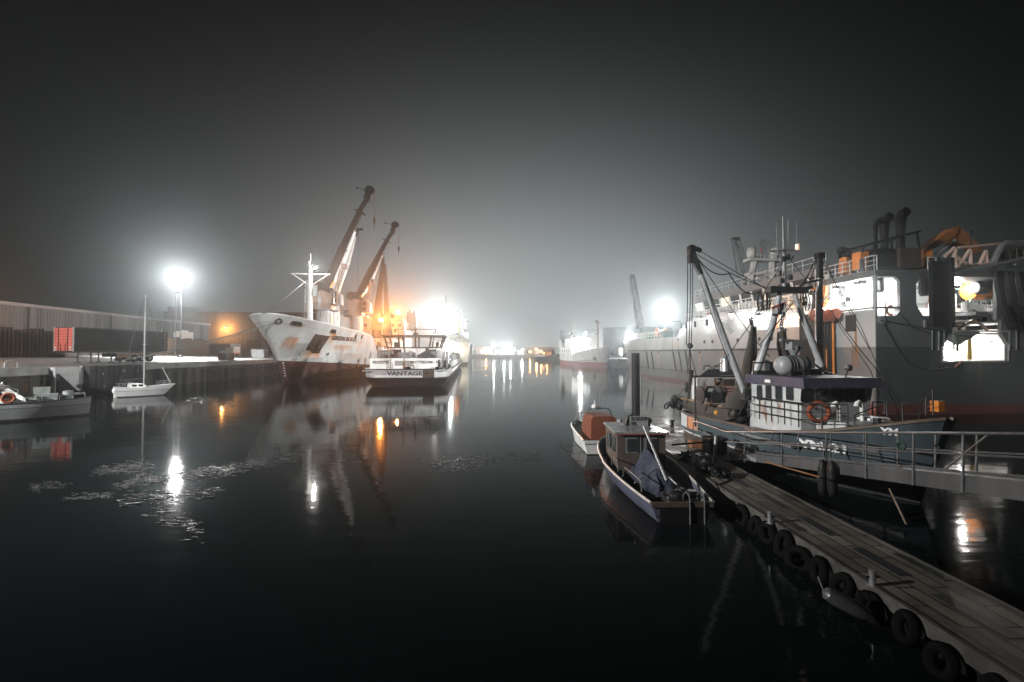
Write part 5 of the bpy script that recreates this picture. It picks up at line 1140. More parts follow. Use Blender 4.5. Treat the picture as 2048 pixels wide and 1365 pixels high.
# orange floodlit band on the side and stores
y_s = lambda px: TN(px, 680).y
h1 = TN(1500, 636)
m_ = MB(); m_.span((-HB + 1.2, y_s(1660), 7.11), (HB - 1.2, y_s(1435), h1.z)); m_.build('deck_house', inner, ts, bevel=.06)
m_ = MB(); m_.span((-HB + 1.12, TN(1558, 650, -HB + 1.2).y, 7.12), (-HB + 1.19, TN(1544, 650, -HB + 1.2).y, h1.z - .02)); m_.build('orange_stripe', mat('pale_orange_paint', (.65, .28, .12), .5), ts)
m_ = MB(); yfh = y_s(1384); m_.prism([(-HB + .35, y_s(1500), 7.11), (-HB + .35, y_s(1500), 9.75), (-HB + .35, yfh, 9.75), (-HB + .35, y_s(1356), 8.3), (-HB + .35, y_s(1350), 7.11)], (2 * HB - .7, 0, 0)); fh = m_.build('forecastle_house', tr_paint, ts, bevel=.06)
for px, py in ((1362.5, 652.5), (1372.5, 651.5), (1390, 649), (1414, 645.5)):
    v = TN(px, py, -HB + .33); MB().span((-HB + .3, v.y - .32, v.z - .42), (-HB + .347, v.y + .32, v.z + .42)).build('window', MATS['black_rubber'], fh)
m_ = MB(); m_.ladder(TN(1443, 637, -HB + .1), TN(1470, 668, -HB + .1), .9, .3, .05, side=(1, 0, 0)); m_.build('side_stair', mid_grey, ts)
m_ = MB(); m_.rail([(HB - .4, yfh, 9.76), (-HB + .4, yfh, 9.76), (-HB + .4, y_s(1500), 9.76)], 1.1, 1.5, .04, 3); m_.rail([(-HB + .1, y_s(1640), 7.12), (-HB + .1, y_s(1505), 7.12)], 1.1, 1.5, .04, 3); m_.rail([(-HB + 1.2, y_s(1655), h1.z), (-HB + 1.2, y_s(1440), h1.z)], 1.1, 1.5, .04, 3); m_.build('side_rail', white_paint, ts)
# bridge
yb0, yb1 = TN(1655, 610, -HB + 1.6).y, TN(1392, 610, -HB + 1.6).y
bz0, bz1, bz2 = TN(1450, 633, -HB + 1.6).z, TN(1450, 603, -HB + 1.6).z, TN(1450, 588, -HB + 1.6).z
m_ = MB(); m_.span((-HB + 1.7, yb0, h1.z), (HB - 1.7, yb1 - 1.0, bz0 + 1.3)); br = m_.build('bridge', grey_paint, ts)
m_ = MB(); m_.span((-HB + 1.2, yb0 - .3, bz1 + .5), (HB - 1.2, yb1 + .5, bz2 + .35)); m_.build('bridge_roof', mat('bridge_roof_grey', (.12, .125, .13), .5), br)
m_ = MB()
n_ = 11
for i in range(n_ + 1):
    y = yb0 + (yb1 - yb0) * i / n_; m_.tube((-HB + 1.7, y, bz0 + 1.2), (-HB + 1.45, y, bz1 + .5), .14, n=4)
for x in [-HB + 1.7 + (2 * HB - 3.4) * i / 8 for i in range(9)]: m_.tube((x, yb0, bz0 + 1.2), (x, yb0, bz1 + .5), .12, n=4)
m_.build('window_post', white_paint, br)
for i in range(n_):
    y = yb0 + (yb1 - yb0) * (i + .08) / n_; y2 = yb0 + (yb1 - yb0) * (i + .92) / n_
    mm = lit_warm if i in (7,) else (lit_white if i in (10,) else glass)
    MB().prism([(-HB + 1.68, y, bz0 + 1.3), (-HB + 1.68, y2, bz0 + 1.3), (-HB + 1.47, y2, bz1 + .45), (-HB + 1.47, y, bz1 + .45)], (.05, 0, 0)).build('window', mm, br)
m_ = MB(); m_.span((-HB + .9, yb1 - 3.4, bz0 - .2), (-HB + 1.7, yb1 - .2, bz0)); m_.rail([(-HB + .8, yb0, bz0 - .1), (-HB + .8, yb1 + 2, bz0 - .1), (HB - .8, yb1 + 2, bz0 - .1)], 1.1, 1.4, .04, 3); m_.rail([(-HB + 1.5, yb0, bz2 + .4), (-HB + 1.5, yb1, bz2 + .4)], 1.0, 1.6, .035, 2); m_.build('bridge_rail', white_paint, br)
m_ = MB(); m_.span((-HB + .8, yb0, bz0 - .3), (HB - .8, yb1 + 2, bz0 - .12)); m_.build('bridge_deck', grey_paint, br)
for px in (1418, 1504): 
    v = TN(px, 628, -HB + .7); MB().lathe(v, [(.25, -.4), (.28, .25), (.1, .5)], 8).build('life_jacket_box', orange_rubber, br)
# radar mast, domes
ym = TN(1520, 560, 0).y
gm = lambda px, py: TN(px, py, 0.0 - (px - 1520) * 0) 
def mp(px, py):   # on the mast's own cross plane
    return hit(ts, 1, ym, px, py)
ym = TN(1522, 560, -1.0).y
rm = MB(); rm.path([mp(1500, 588), mp(1502, 560), mp(1510, 522)], .42, 6); rm.path([mp(1545, 588), mp(1544, 560), mp(1545, 522)], .42, 6); rm.box(mp(1527, 521.5), (4.6, 1.6, .3)); rm.box(mp(1524, 549), (4.0, 1.2, .28)); rm.box(mp(1522, 559), (3.0, .5, .25)); rm.span((mp(1497, 592).x, ym - 1.2, bz2), (mp(1550, 592).x, ym + 1.2, mp(1500, 583).z)); rm = rm.build('radar_mast', white_paint, ts)
for px, py in ((1503, 503), (1549, 505)):
    q_ = mp(px, py); MB().lathe(q_, [(.25, -.95), (.5, -.75), (.56, -.3), (.56, .1), (.45, .42), (.2, .6), (.01, .64)], 16).build('satellite_dome', white_paint, rm, smooth=True); MB().tube(q_ - Vector((0, 0, .9)), mp(px, 521), .09).build('dome_post', white_paint, rm)
m_ = MB(); m_.tube(mp(1525, 521), mp(1525, 478), .08); m_.torus(mp(1527, 487), .42, .05, (0, 1, 0), 14, 5); m_.tube(mp(1538, 521), mp(1538, 482), .04); m_.tube(mp(1531, 521), mp(1531, 495), .06); m_.box(mp(1526, 556), (2.6, .25, .2)); m_.box(mp(1515, 517), (.7, .5, .4)); m_.build('antenna', mid_grey, rm)
q_ = mp(1521, 497); MB().prism([q_, q_ + Vector((.3, .02, .1)), q_ + Vector((.34, 0, -.65)), q_ + Vector((.04, 0, -.55))], (0, .02, 0)).build('signal_flag', red_paint, rm)
m_ = MB(); m_.rail([mp(1493, 520) + Vector((0, -.7, 0)), mp(1560, 520) + Vector((0, -.7, 0))], .5, .5, .03, 1); m_.rail([mp(1495, 548) + Vector((0, -.5, 0)), mp(1555, 548) + Vector((0, -.5, 0))], .6, .5, .03, 2); m_.build('mast_rail', white_paint, rm)
lc = MB(); a, b_ = TN(1491, 560, 3.0), TN(1471, 478, 3.0); lc.lattice(a, b_, 1.5, .8, 1.1, .07); lc.tube(a, (a.x, a.y, 9), .6, n=10); lc.box(b_, (1.2, .6, .4)); lc.tube(b_, (b_.x - .3, b_.y, b_.z - 7), .03, n=4); lc.build('lattice_derrick', mid_grey, ts)
# bow: bulwark fittings and mast lamp
m_ = MB(); m_.rail([(-HB + .2, 44, 7.2), (-HB + .3, 54, 7.3), (-5.4, 62, 7.6), (-2.5, 72, 8.2)], 1.0, 1.4, .05, 3); m_.rail([(HB - .2, 52, 7.2), (5.4, 62, 7.6), (2.5, 72, 8.2)], 1.0, 1.4, .05, 3); m_.build('bow_rail', white_paint, ts)
v = TN(1322, 676, -3.5); wd = MB().lathe((v.x - .9, v.y, 8.4), [(.4, 0), (.9, .05), (.9, .2), (.45, .25), (.45, 1.5), (.9, 1.55), (.9, 1.7), (.4, 1.75)], 14, (1, 0, 0)).build('anchor_winch', orange_paint, ts); 
m_ = MB(); m_.box((v.x + .5, v.y - 1.5, 7.9), (1.6, 1.6, 1.4)); m_.box((v.x - 1.2, v.y + 3, 7.7), (1, 2, 1)); m_.build('deck_gear', green_paint, ts)
jy = TN(1330, 622, 0.0); 
m_ = MB(); m_.tube((jy.x, jy.y + .4, 7.2), (jy.x, jy.y + .4, jy.z + 2.6), .16, .1, n=8); m_.tube((jy.x - 1.0, jy.y + .4, jy.z + 1.7), (jy.x + 1, jy.y + .4, jy.z + 1.7), .06); m_.torus((jy.x, jy.y + .4, jy.z + 2.0), .5, .06, (0, 1, 0), 12, 5, .5); m_.build('bow_mast', white_paint, ts)
t_lamp(jy + Vector((0, 0, 0)), J_BOW * LK, WHITE, lens_white, .4, 150, (-28, 60, -8), ds=(.9, .5, .7), off=(-.1, -.9, 0))
mpoint('lamp_light', Matrix.LocRotScale(ts.location, ts.rotation_euler, None) @ (jy + Vector((-.9, -.2, .1))), 170000, WHITE, .4, 52, (-27, 98, 6), .5, parent=ts)  # second source added at the bow mast to brighten the cargo ship's side
for px in (1522, 1606):
    v = TN(px, 633, -HB + .5); t_lamp((-HB + .2, v.y, bz0 - .55), 420 * LK, WHITE, lens_white, .1, ds=(.4, .3, .25), off=(0, 0, -.4))
for px in (1345, 1400, 1462):
    v = TN(px, 640, -HB - .9); t_lamp((-HB - .9, v.y, 9.3), 330 * LK, WHITE, lens_white, .12, ds=(.35, .25, .2), off=(0, 0, -.4)); MB().tube((-HB + .4, v.y, 9.45), (-HB - .95, v.y, 9.42), .05).build('lamp_bracket', steel_dark, ts)  # overside floodlights added to brighten the trawler's upper hull
# right stowed cover: orange tarpaulined rescue boat
rb = thing('rescue_boat', 'small rescue boat under an orange cover hanging by the trawler side', 'rescue boat', tuple(Matrix.LocRotScale(ts.location, ts.rotation_euler, None) @ (TN(1650, 630, -HB - 1.0))), RX + .25)
m_ = MB(); m_.loft([[(x * w_, y, z * h_) for x, z in ((-.75, 0), (-.6, .45), (0, .62), (.6, .45), (.75, 0), (.4, -.45), (0, -.6), (-.4, -.45))] for y, w_, h_ in ((-1.1, .55, .7), (-.8, .95, 1.0), (.4, 1, 1), (1.1, .7, .85), (1.4, .15, .4))]); m_.build('cover', mat('orange_tarpaulin', (.32, .07, .025), .65, 0, .35, 3.0, .4), rb, smooth=True)
m_ = MB(); m_.path([(-.8, -.6, .3), (0, -.6, 1.3), (0, .8, 1.3), (.8, .8, .3)], .05, 5); m_.tube((0, .1, 1.3), (1.2, .4, 1.9), .07); m_.build('lifting_frame', steel_dark, rb)

# ---------------------------------------------------------------- ship moored further out on the right
s4 = thing('coaster', 'white coaster with red boot top, bow towards the camera, moored beyond the trawler', 'ship', (28.6, 147.5, 0), math.atan(.1))
def f_c(u, s):
    d = 56 * u ** 1.3; zd = 6.4 - 2.4 * min(1, d / 26) + (1.6 * max(0, (d - 40) / 16)); z = -.4 + s * (zd + .4); k = max(0, min(1, z / 6))
    bw = 4.6 * math.sin(math.pi / 2 * min(1, d / 20)) if d > 0 else 0; bd = 4.8 * min(1, d / 11 + .001) ** .5
    b = bw + (max(bw, bd) - bw) * k ** 1.5
    if d > 46: b *= math.sqrt(max(.05, 1 - ((d - 46) / 11) ** 2))
    return max(.03, b), d - 2.6 * k * max(0, 1 - d / 15) + (1 - k) * (-1.5) * max(0, (d - 46) / 10), z
build_hull('hull', f_c, 46, 10, banded('coaster_paint', [(1.75, (.32, .11, .09))], (.6, .62, .62), rust=.16, scale=.5), s4)
m_ = MB(); deck_plate(m_, f_c, 20, .88); m_.build('deck', grey_paint, s4); m_ = MB(); cap_rail(m_, f_c, 40, .12); m_.build('cap_rail', white_paint, s4)
m_ = MB(); c = hull_pt(f_c, -1, .16, .52, .05); m_.box(c, (.4, 1.6, 1.2), rot=(.1, 0, .2)); m_.build('anchor', steel_dark, s4)
m_ = MB(); m_.path([hull_pt(f_c, -1, u / 20, .45, .04) for u in range(3, 20)], .07, 4); m_.tube(hull_pt(f_c, -1, .52, .3, .06), hull_pt(f_c, -1, .5, 1, .06), .12); m_.build('belting', steel_dark, s4)
lc4 = local(s4)
h4 = MB(); h4.span((-3.8, 30, 3.2), (3.8, 52, 6.8)); h4.span((-3.4, 32, 6.8), (3.4, 44, 9.8)); h4.span((-3.6, 31, 9.8), (3.6, 45, 10.1)); h4.prism([(-3.8, 48, 6.8), (-3.8, 54, 6.8), (-3.8, 55, 9.0), (-3.8, 52, 10), (-3.8, 50, 10)], (2.2, 0, 0)); h4 = h4.build('superstructure', white_paint, s4, bevel=.1)
for k in range(5): MB().span((-3.0 + 1.25 * k, 31.95, 8.2), (-2.1 + 1.25 * k, 31.99, 9.2)).build('window', glass, h4)
for k in range(4): MB().span((-3.84, 34 + 4 * k, 5), (-3.81, 35 + 4 * k, 5.8)).build('window', glass, h4)
m_ = MB(); m_.span((-3.7, 49, 8.5), (-1.9, 51.5, 12.5)); m_.build('funnel', brown_paint, h4)
m_ = MB(); m_.span((-.3, 43, 10.1), (.4, 43.6, 12.8))
for x, y in ((-3.4, 50.3), (-1, 44), (2.6, 34)): m_.lathe((x, y, 12.6 if y > 45 else 11.6), [(.2, -1.5), (.2, 0), (.6, .1), (.65, .9), (.4, 1.4)], 10)
m_.build('vent_cowl', mid_grey, h4)
q4 = lc4(P(1199, 640, 156)); m_ = MB(); m_.tube((0, 8.5, 5), (0, 8.5, q4.z), .38, .2, n=8); m_.tube((.3, 8, q4.z - 4), (-.8, 8, q4.z - 4.6), .25); m_.box((0, 8.5, q4.z - 1), (1.6, .3, .3)); m_.box((-.5, 8.5, q4.z - .5), (.9, .6, .9)); m_.tube((0, 8.5, q4.z - 3), (-1.5, 30, 9), .05); m_.build('foremast', cream_paint, s4)
m_ = MB(); m_.tube((-.5, 40, 10), (-.5, 40, 17.3), .28, .14, n=8); m_.tube((-2.4, 40, 15.8), (1.4, 40, 15.8), .1); m_.tube((-2.3, 40, 15.7), (-2.3, 40, 14), .05); m_.build('mainmast', cream_paint, s4)
m_ = MB()
for i in range(8): m_.box((rng.uniform(-3, 3), rng.uniform(14, 28), 4.4), (rng.uniform(.8, 2), rng.uniform(.8, 2), rng.uniform(1, 2.2)))
m_.build('deck_gear', mid_grey, s4)
for (px, py, Y, w_) in ((1160, 683, 178, 26000),):
    q_ = lc4(P(px, py, Y)); f_ = MB().box(q_ + Vector((0, .5, 0)), (1.2, .6, .8)).build('floodlight', steel_dark, s4); MB().box(q_ + Vector((0, .17, 0)), (1.1, .05, .7)).build('lens', lens_white, f_)
    MB().tube(q_ + Vector((0, .6, 0)), (q_.x, q_.y + .6, 6.5), .12).build('lamp_pole', steel_dark, f_); mpoint('lamp_light', P(px, py, Y) + Vector((0, -1.0, 0)), w_ * LK, WHITE, .4, parent=s4)
# tug
tg = thing('tug', 'small dark tug with orange lit wheelhouse between far bank and coaster', 'tug', P(1098, 706, 292), .9); tg.location.z = 0
def f_u(u, s):
    d = 15 * u; z = -.3 + s * (2.7 + 1.8 * max(0, 1 - u * 1.8)); return max(.05, 3.2 * min(1, d / 6 + .02) ** .6), d - 1.2 * max(0, z) / 4 * max(0, 1 - u * 3) - 7, z
build_hull('hull', f_u, 20, 6, steel_dark, tg); m_ = MB(); deck_plate(m_, f_u, 12, .85); m_.build('deck', mid_grey, tg)
m_ = MB(); m_.span((-1.8, -3.4, 2.2), (1.8, 2, 4.6)); m_.span((-1.4, -2.8, 4.6), (1.4, .6, 6.4)); m_.build('wheelhouse', cream_paint, tg, bevel=.08)
MB().span((-1.45, -2.4, 5.3), (-1.41, .2, 6.1)).build('window', glass, tg); MB().lathe((0, 2.6, 2.4), [(.6, 0), (.6, 3)], 10).build('funnel', orange_paint, tg); m_ = MB(); m_.tube((0, -1, 6.4), (0, -1, 11), .1); m_.tube((-.8, -1, 9.6), (.8, -1, 9.6), .06); m_.build('mast', mid_grey, tg)
f_ = MB().box((-1.9, 2.5, 4.4), (.5, .5, .3)).build('deck_lamp', lens_sodium, tg); mpoint('lamp_light', tg.location + Vector((-1.5, -3.5, 4.2)), 500 * LK, SODIUM, .2, parent=tg)

# far bank: sheds, quay crane, lamps
def far_shed(label, px0, px1, pyt, Y, m, depth=30, lit=()):
    a, b_ = P(px0, pyt, Y), P(px1, pyt, Y); t = thing('harbour_shed', label, 'shed', (a.x, Y, 3.3))
    w_, h_ = b_.x - a.x, a.z - 3.3
    m_ = MB(); m_.span((0, 0, 0), (w_, depth, h_)); m_.build('wall', m, t)
    m_ = MB(); m_.prism([(-.5, -.4, h_ + .002), (w_ + .5, -.4, h_ + .002), (w_ / 2, -.4, h_ + 1.0)], (0, depth + .8, 0)); m_.build('roof', mid_grey, t)
    for k in range(max(2, int(w_ / 8))): MB().span((2 + k * 8, -.06, .2), (5.5 + k * 8, 0, min(4, h_ - .5))).build('door', white_paint if k % 2 else steel_dark, t)
    return t
far_shed('long low shed on the far bank left of the lamps', 940, 985, 695, 450, cream_paint)
far_shed('low pale shed under the white far bank lamps', 988, 1046, 702, 455, white_paint, 14)
far_shed('dark shed on the far bank behind the tug', 1050, 1112, 696, 460, mid_grey)
far_shed('large dark warehouse in the mist behind the coaster', 1206, 1345, 657, 262, mid_grey, 40).location.z = 3.5
far_shed('grey shed in the mist beside the supply ship', 900, 945, 689, 440, grey_paint)
for k, (px, py, Y, w_, col, ln, lb) in enumerate(((988, 691, 442, 30000, WHITE, lens_white, 'leftmost white floodlight post on the far bank'), (1008, 694, 446, 24000, WHITE, lens_white, 'white floodlight post second from left on the far bank'), (1021, 692, 444, 30000, WHITE, lens_white, 'white floodlight post right of the far bank pair'), (1044, 701, 440, 9000, WHITE, lens_white, 'low white lamp post beside the quay crane'),
        (1073, 699, 450, 4200, SODIUM, lens_sodium, 'orange street lamp left of the tug'), (1060, 704, 452, 2200, SODIUM, lens_sodium, 'small orange lamp between quay crane and tug'), (1082, 703, 454, 2500, SODIUM, lens_sodium, 'smallest orange lamp just left of the tug'), (972, 707, 441, 2600, SODIUM, lens_sodium, 'orange lamp low on the far bank at the left sheds'))):
    p_ = P(px, py, Y); t = thing('quay_lamp', lb, 'lamp post', (p_.x, Y, 3.3)); MB().tube((0, .6, 0), (0, .6, p_.z - 3.3 + .4), .16, n=6).build('pole', steel_dark, t)
    h_ = MB().box((0, .4, p_.z - 3.3), (1.6, .5, .9)).build('lamp_head', steel_dark, t); MB().box((0, .12, p_.z - 3.3), (1.5, .06, .8)).build('lens', ln, h_)
    mpoint('lamp_light', p_ + Vector((0, -.9, 0)), w_ * LK * FARK, col, .5, parent=t)
qc = thing('quay_crane', 'dark small crane silhouetted before the far bank lamps', 'crane', (P(1034, 706, 438).x, 439, 3.3))
m_ = MB(); m_.tube((0, 0, 0), (0, 0, 4), .7); m_.box((.4, 0, 4.8), (2.6, 2, 2)); m_.build('cab', steel_dark, qc); m_ = MB(); m_.path([(.5, 0, 5.5), (-3, 0, 8.5), (-6, 0, 7.5), (-6.6, 0, 4.5)], .35, 6); m_.build('boom', steel_dark, qc)
# right bank: crawler crane, container, lamp
cc = thing('crawler_crane', 'tall lattice boom crane rising out of the mist behind the coaster', 'crane', (P(1281, 660, 196).x, 196, 3.5))
lq = local(cc); tipc = lq(P(1264, 553, 196)); base = lq(P(1281.5, 657, 196))
m_ = MB(); m_.span((-2, -1.5, 1.4), (3.5, 1.5, 4.2)); m_.build('cab', steel_dark, cc); m_ = MB(); m_.span((-2.5, -2.4, 0), (2.5, -1.4, 1.3)); m_.span((-2.5, 1.4, 0), (2.5, 2.4, 1.3)); m_.build('crawler_track', black, cc)
m_ = MB(); m_.tube((0, 0, 3), base, .5); m_.lattice(base, tipc, 2.4, 1.6, 2.2, .2); m_.box(tipc, (1.6, .8, 1.2)); m_.build('lattice_boom', steel_dark, cc)
m_ = MB(); m_.tube(tipc + Vector((-.6, 0, 0)), tipc + Vector((-.6, 0, -13)), .05, n=4); m_.tube(tipc, (3, 0, 4.2), .04, n=4); m_.build('hoist_rope', steel_dark, cc)
a = P(1253, 706, 165); sc2 = thing('shipping_container', 'white ribbed container on the right bank beside the coaster bow', 'container', (a.x, 165, 3.5))
m_ = MB(); m_.span((-1.3, 0, .1), (1.3, 6, 2.9)); 
for i in range(9): m_.span((-1.25 + i * .3, -.05, .2), (-1.1 + i * .3, 0, 2.8))
m_.build('body', white_paint, sc2); m_ = MB(); m_.tube((-.2, -.08, .2), (-.2, -.08, 2.7), .04); m_.tube((.2, -.08, .2), (.2, -.08, 2.7), .04); m_.build('lock_bar', mid_grey, sc2)
p_ = P(1258, 671, 172); t = thing('quay_lamp', 'white floodlight post between the coaster and the trawler bow', 'lamp post', (p_.x, 172, 3.5)); MB().tube((0, .5, 0), (0, .5, p_.z - 3), .16, n=8).build('pole', mid_grey, t)
h_ = MB().box((0, .3, p_.z - 3.5), (1.2, .5, .8)).build('lamp_head', steel_dark, t); MB().box((0, .02, p_.z - 3.5), (1.1, .06, .7)).build('lens', lens_white, h_); mpoint('lamp_light', p_ + Vector((0, -1, 0)), 22000 * LK, WHITE, .4, parent=t)
for k, (px, lb) in enumerate(((1231, 'bollard on the right bank nearest the coaster bow'), (1248, 'middle bollard on the right bank below the container'), (1256, 'bollard on the right bank close to the black pile'))): bollard(lb, Vector((P(px, 706, 149.8).x if px > 1240 else 33.4, 149.8, 3.5)))

# ---------------------------------------------------------------- small beam trawler by the gangway (bow to the right / camera)
fb = thing('fishing_boat', 'small beam trawler with white wheelhouse and raised derrick booms', 'fishing boat', (12.75, 15.2, 0), math.atan(.131))
FX = lambda px, py, y: hit(fb, 1, y, px, py)
FN = lambda px, py, x=-2.2: hit(fb, 0, x, px, py)
def f_f(u, s):
    d = 12.4 * u; zd = 1.6 + 1.15 * max(0, 1 - d / 5.0) ** 1.6 - .14 * max(0, d - 6) / 6; z = -.5 + s * (zd + .5); k = max(0, min(1, z / zd))
    bw = 2.0 * min(1, d / 5.5) ** .7 if d > 0 else 0; bd = 2.25 * min(1, d / 3.4 + .002) ** .5
    b = bw + (max(bw, bd) - bw) * k
    if d > 9.5: b *= math.sqrt(max(.05, 1 - ((d - 9.5) / 4.2) ** 2))
    return max(.03, b), d - .9 * k * max(0, 1 - d / 6), z
fb_paint = banded('fishing_boat_paint', [(.5, (.02, .022, .024))], (.052, .07, .08), rust=.22, scale=1.2, slope=0)
build_hull('hull', f_f, 50, 12, fb_paint, fb)
def ff(d, z, sd=-1, off=0.0):
    u = d / 12.4; zd = f_f(u, 1)[2]; return hull_pt(f_f, sd, u, (z + .5) / (zd + .5), off)
m_ = MB(); deck_plate(m_, f_f, 24, .74); m_.build('deck', mat('deck_planks_wet', (.1, .085, .07), .4, 0, .5, 2.0, .3), fb)
m_ = MB(); m_.path([ff(d, .5 + .55 * max(0, 1 - d / 4), -1, .03) for d in [.4 + i * .6 for i in range(20)]], .075, 6); m_.path([ff(d, .5 + .55 * max(0, 1 - d / 4), 1, .03) for d in [.4 + i * .6 for i in range(20)]], .075, 6); m_.build('rubbing_strake', mat('pale_strake', (.3, .3, .29), .5, 0, .3, 3.0, rust=.15), fb)
m_ = MB(); cap_rail(m_, f_f, 40, .055); m_.build('cap_rail', mat('worn_cap', (.12, .09, .07), .5, 0, .4, 3.0), fb)
orp = mat('painted_sodium_light', (.55, .2, .06), .5, 0, .45, 2.5, dirt=(.16, .19, .2))  # sodium lamplight on the stern side, painted on as orange colour
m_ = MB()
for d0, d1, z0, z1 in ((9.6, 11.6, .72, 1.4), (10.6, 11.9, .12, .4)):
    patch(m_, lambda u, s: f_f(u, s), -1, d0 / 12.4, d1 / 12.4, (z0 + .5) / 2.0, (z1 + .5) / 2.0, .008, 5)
m_.build('sodium_light_patch', orp, fb)
m_ = MB()
for d in (5.2, 6.3, 7.4, 8.5, 9.4): p_ = ff(d, .82, -1, .01); m_.box(p_, (.06, .42, .16), rot=(0, 0, .05))
m_.build('freeing_port', wet_black, fb)
text('registration', 'YM-21', mat('chalk_white', (.8, .8, .8), .6, 0, .4, 6.0), fb, None, None, .46, .008, 1, 'CENTER', lambda x, y, z: ff(2.35 - x * 1.15, 1.42 + y, -1, .03 + z), bold=.02)
text('registration', 'YM', MATS['chalk_white'], fb, None, None, .3, .008, 1, 'CENTER', lambda x, y, z: ff(.75 - x * .8, 2.25 + y, -1, .03 + z), bold=.012)
m_ = MB()
for d in (10.6, 11.3, 8.0, 7.1): m_.torus(ff(d, .18, -1, .12), .24, .09, (1, .1, 0), 16, 7)
m_.build('tyre_fender', black, fb)
m_ = MB()
for z in (1.18, 1.06, .94): m_.path([ff(.6 + i * .3, z + .35, -1, .02) for i in range(8)], .012, 4)
m_.build('bow_moulding', alu, fb)
# wheelhouse
yf, yr = FN(1600, 800, -1.6).y, FN(1503, 800, -1.6).y
xr = FX(1741, 770, yf).x; ze = FX(1600, 777, yf).z; zd_ = FX(1600, 858, yf).z; zr = FX(1600, 756, yf).z
wf = MB()
sx = (-1.6, xr); lean = .28
wf.loft([[(-1.6, yf, zd_ - .35), (xr - .22, yf, zd_ - .35), (xr - .22, yr, zd_ - .35), (-1.6, yr, zd_ - .35)], [(-1.6, yf, zd_ + .35), (xr - .15, yf, zd_ + .35), (xr - .15, yr, zd_ + .35), (-1.6, yr, zd_ + .35)], [(-1.62, yf - lean * .5, ze + .02), (xr, yf - lean * .5, ze + .02), (xr, yr, ze + .02), (-1.62, yr, ze + .02)]])
wh_ = wf.build('wheelhouse', mat('wheelhouse_white', (.42, .43, .43), .42, 0, .18, 1.6, .05, rust=.2, dirt=(.29, .3, .3)), fb, bevel=.04)
rf = MB(); rf.loft([[(-1.75, yf - .42, ze + .02), (xr + .22, yf - .45, ze + .02), (xr + .15, yr + .25, ze + .02), (-1.75, yr + .25, ze + .02)], [(-1.72, yf - .32, zr), (xr + .12, yf - .32, zr), (xr + .1, yr + .22, zr), (-1.72, yr + .22, zr)]]); rf.build('visor_roof', mat('violet_blue_paint', (.052, .05, .078), .5, 0, .4, 2.6, .1, dirt=(.026, .025, .04)), wh_)
MB().span((-1.79, yf + 1.4, ze + .12), (-1.76, yf + 1.75, ze + .24)).build('name_plate', white_paint, wh_)
def rounded(mb, o, a, b, w_, h_, n, r=.3):
    """rounded rectangle plate at o spanned by unit a, b; n = thickness vector"""
    pts = []
    for cx, cy_, a0 in ((1, -1, -90), (1, 1, 0), (-1, 1, 90), (-1, -1, 180)):
        for k in range(4):
            t = R(a0 + k * 30); pts.append(o + a * (cx * (w_ / 2 - r * w_ / 2) + r * w_ / 2 * math.cos(t)) + b * (cy_ * (h_ / 2 - r * w_ / 2) + r * w_ / 2 * math.sin(t)))
    mb.prism(pts, n); return pts
bl_a, bl_b = Vector((-1.6, 0, 0)), None
def win(o, a, b, w_, h_, n):
    fr = MB(); rounded(fr, o, a, b, w_ + .09, h_ + .09, n * .012); fr = fr.build('window_frame', steel_dark, wh_)
    g_ = MB(); rounded(g_, o + n * .013, a, b, w_, h_, n * .006); g_.build('pane', glass, fr)
for pxl, pxr in ((1515, 1523.5), (1532.5, 1542), (1552, 1563.5), (1573.5, 1586)):
    a_, b_ = FN(pxl, 786, -1.62), FN(pxr, 786, -1.62); zt_, zb__ = FN((pxl + pxr) / 2, 772.5, -1.62).z, FN((pxl + pxr) / 2, 799, -1.62).z
    win(Vector((-1.615, (a_.y + b_.y) / 2, (zt_ + zb__) / 2)), Vector((0, -1, 0)), Vector((0, 0, 1)), abs(a_.y - b_.y), zt_ - zb__, Vector((-1, 0, 0)))
fh_ = ze - (zd_ + .35); nb = Vector((0, -lean * .5, fh_)).normalized(); nf = Vector((0, -nb.z, nb.y))
for pxl, pxr in ((1602, 1621), (1632, 1654), (1661, 1683), (1688, 1707), (1712, 1727)):
    yw = yf - lean * .27; a_, b_ = FX(pxl, 790, yw), FX(pxr, 790, yw); zt_, zb__ = FX(pxl, 779.5, yw).z, FX(pxl, 802, yw).z
    zc = (zt_ + zb__) / 2; win(Vector(((a_.x + b_.x) / 2, yf - lean * .5 * (zc - zd_ - .35) / fh_, zc)) + nf * .004, Vector((1, 0, 0)), nb, abs(a_.x - b_.x), zt_ - zb__, nf)
MB().torus(Vector((-1.35, yf - .62, FX(1610, 825, yf - .6).z)), .33, .085, (-.35, -1, 0), 26, 9).build('life_ring', orange_rubber, fb, smooth=True)
m_ = MB(); zr_ = FX(1600, 808, yf - .5).z; zb2 = FX(1600, 857, yf - .5).z
m_.rail([(-1.95, yr - .3, zb2), (-1.9, yf - .3, zb2), (-1.45, yf - 2.0, zb2 + .12)], zr_ - zb2, .75, .026, 3); m_.path([(-2.0, yr + .3, zb2), (-1.96, yr - .3, zr_ + .02)], .026); m_.build('deck_rail', steel_dark, fb)
m_ = MB(); m_.rail([(1.9, yf + .5, zb2), (1.7, yf - 1.6, zb2 + .15), (.9, .35, 2.7)], .8, .8, .024, 2); m_.rail([(-1.2, yf - 2.0, zb2 + .3), (-.6, .6, 2.72)], .35, .7, .02, 1); m_.build('bow_rail', steel_dark, fb)
m_ = MB(); m_.span((-1.1, yf - 1.5, zd_ - .4), (.9, yf - .1, zd_ + .42)); m_.build('trunk_cabin', MATS['wheelhouse_white'], fb, bevel=.06)
m_ = MB(); m_.span((.2, yf - 1.15, zd_ + .42), (1.0, yf - .5, zd_ + .5)); m_.build('hatch', white_paint, fb)
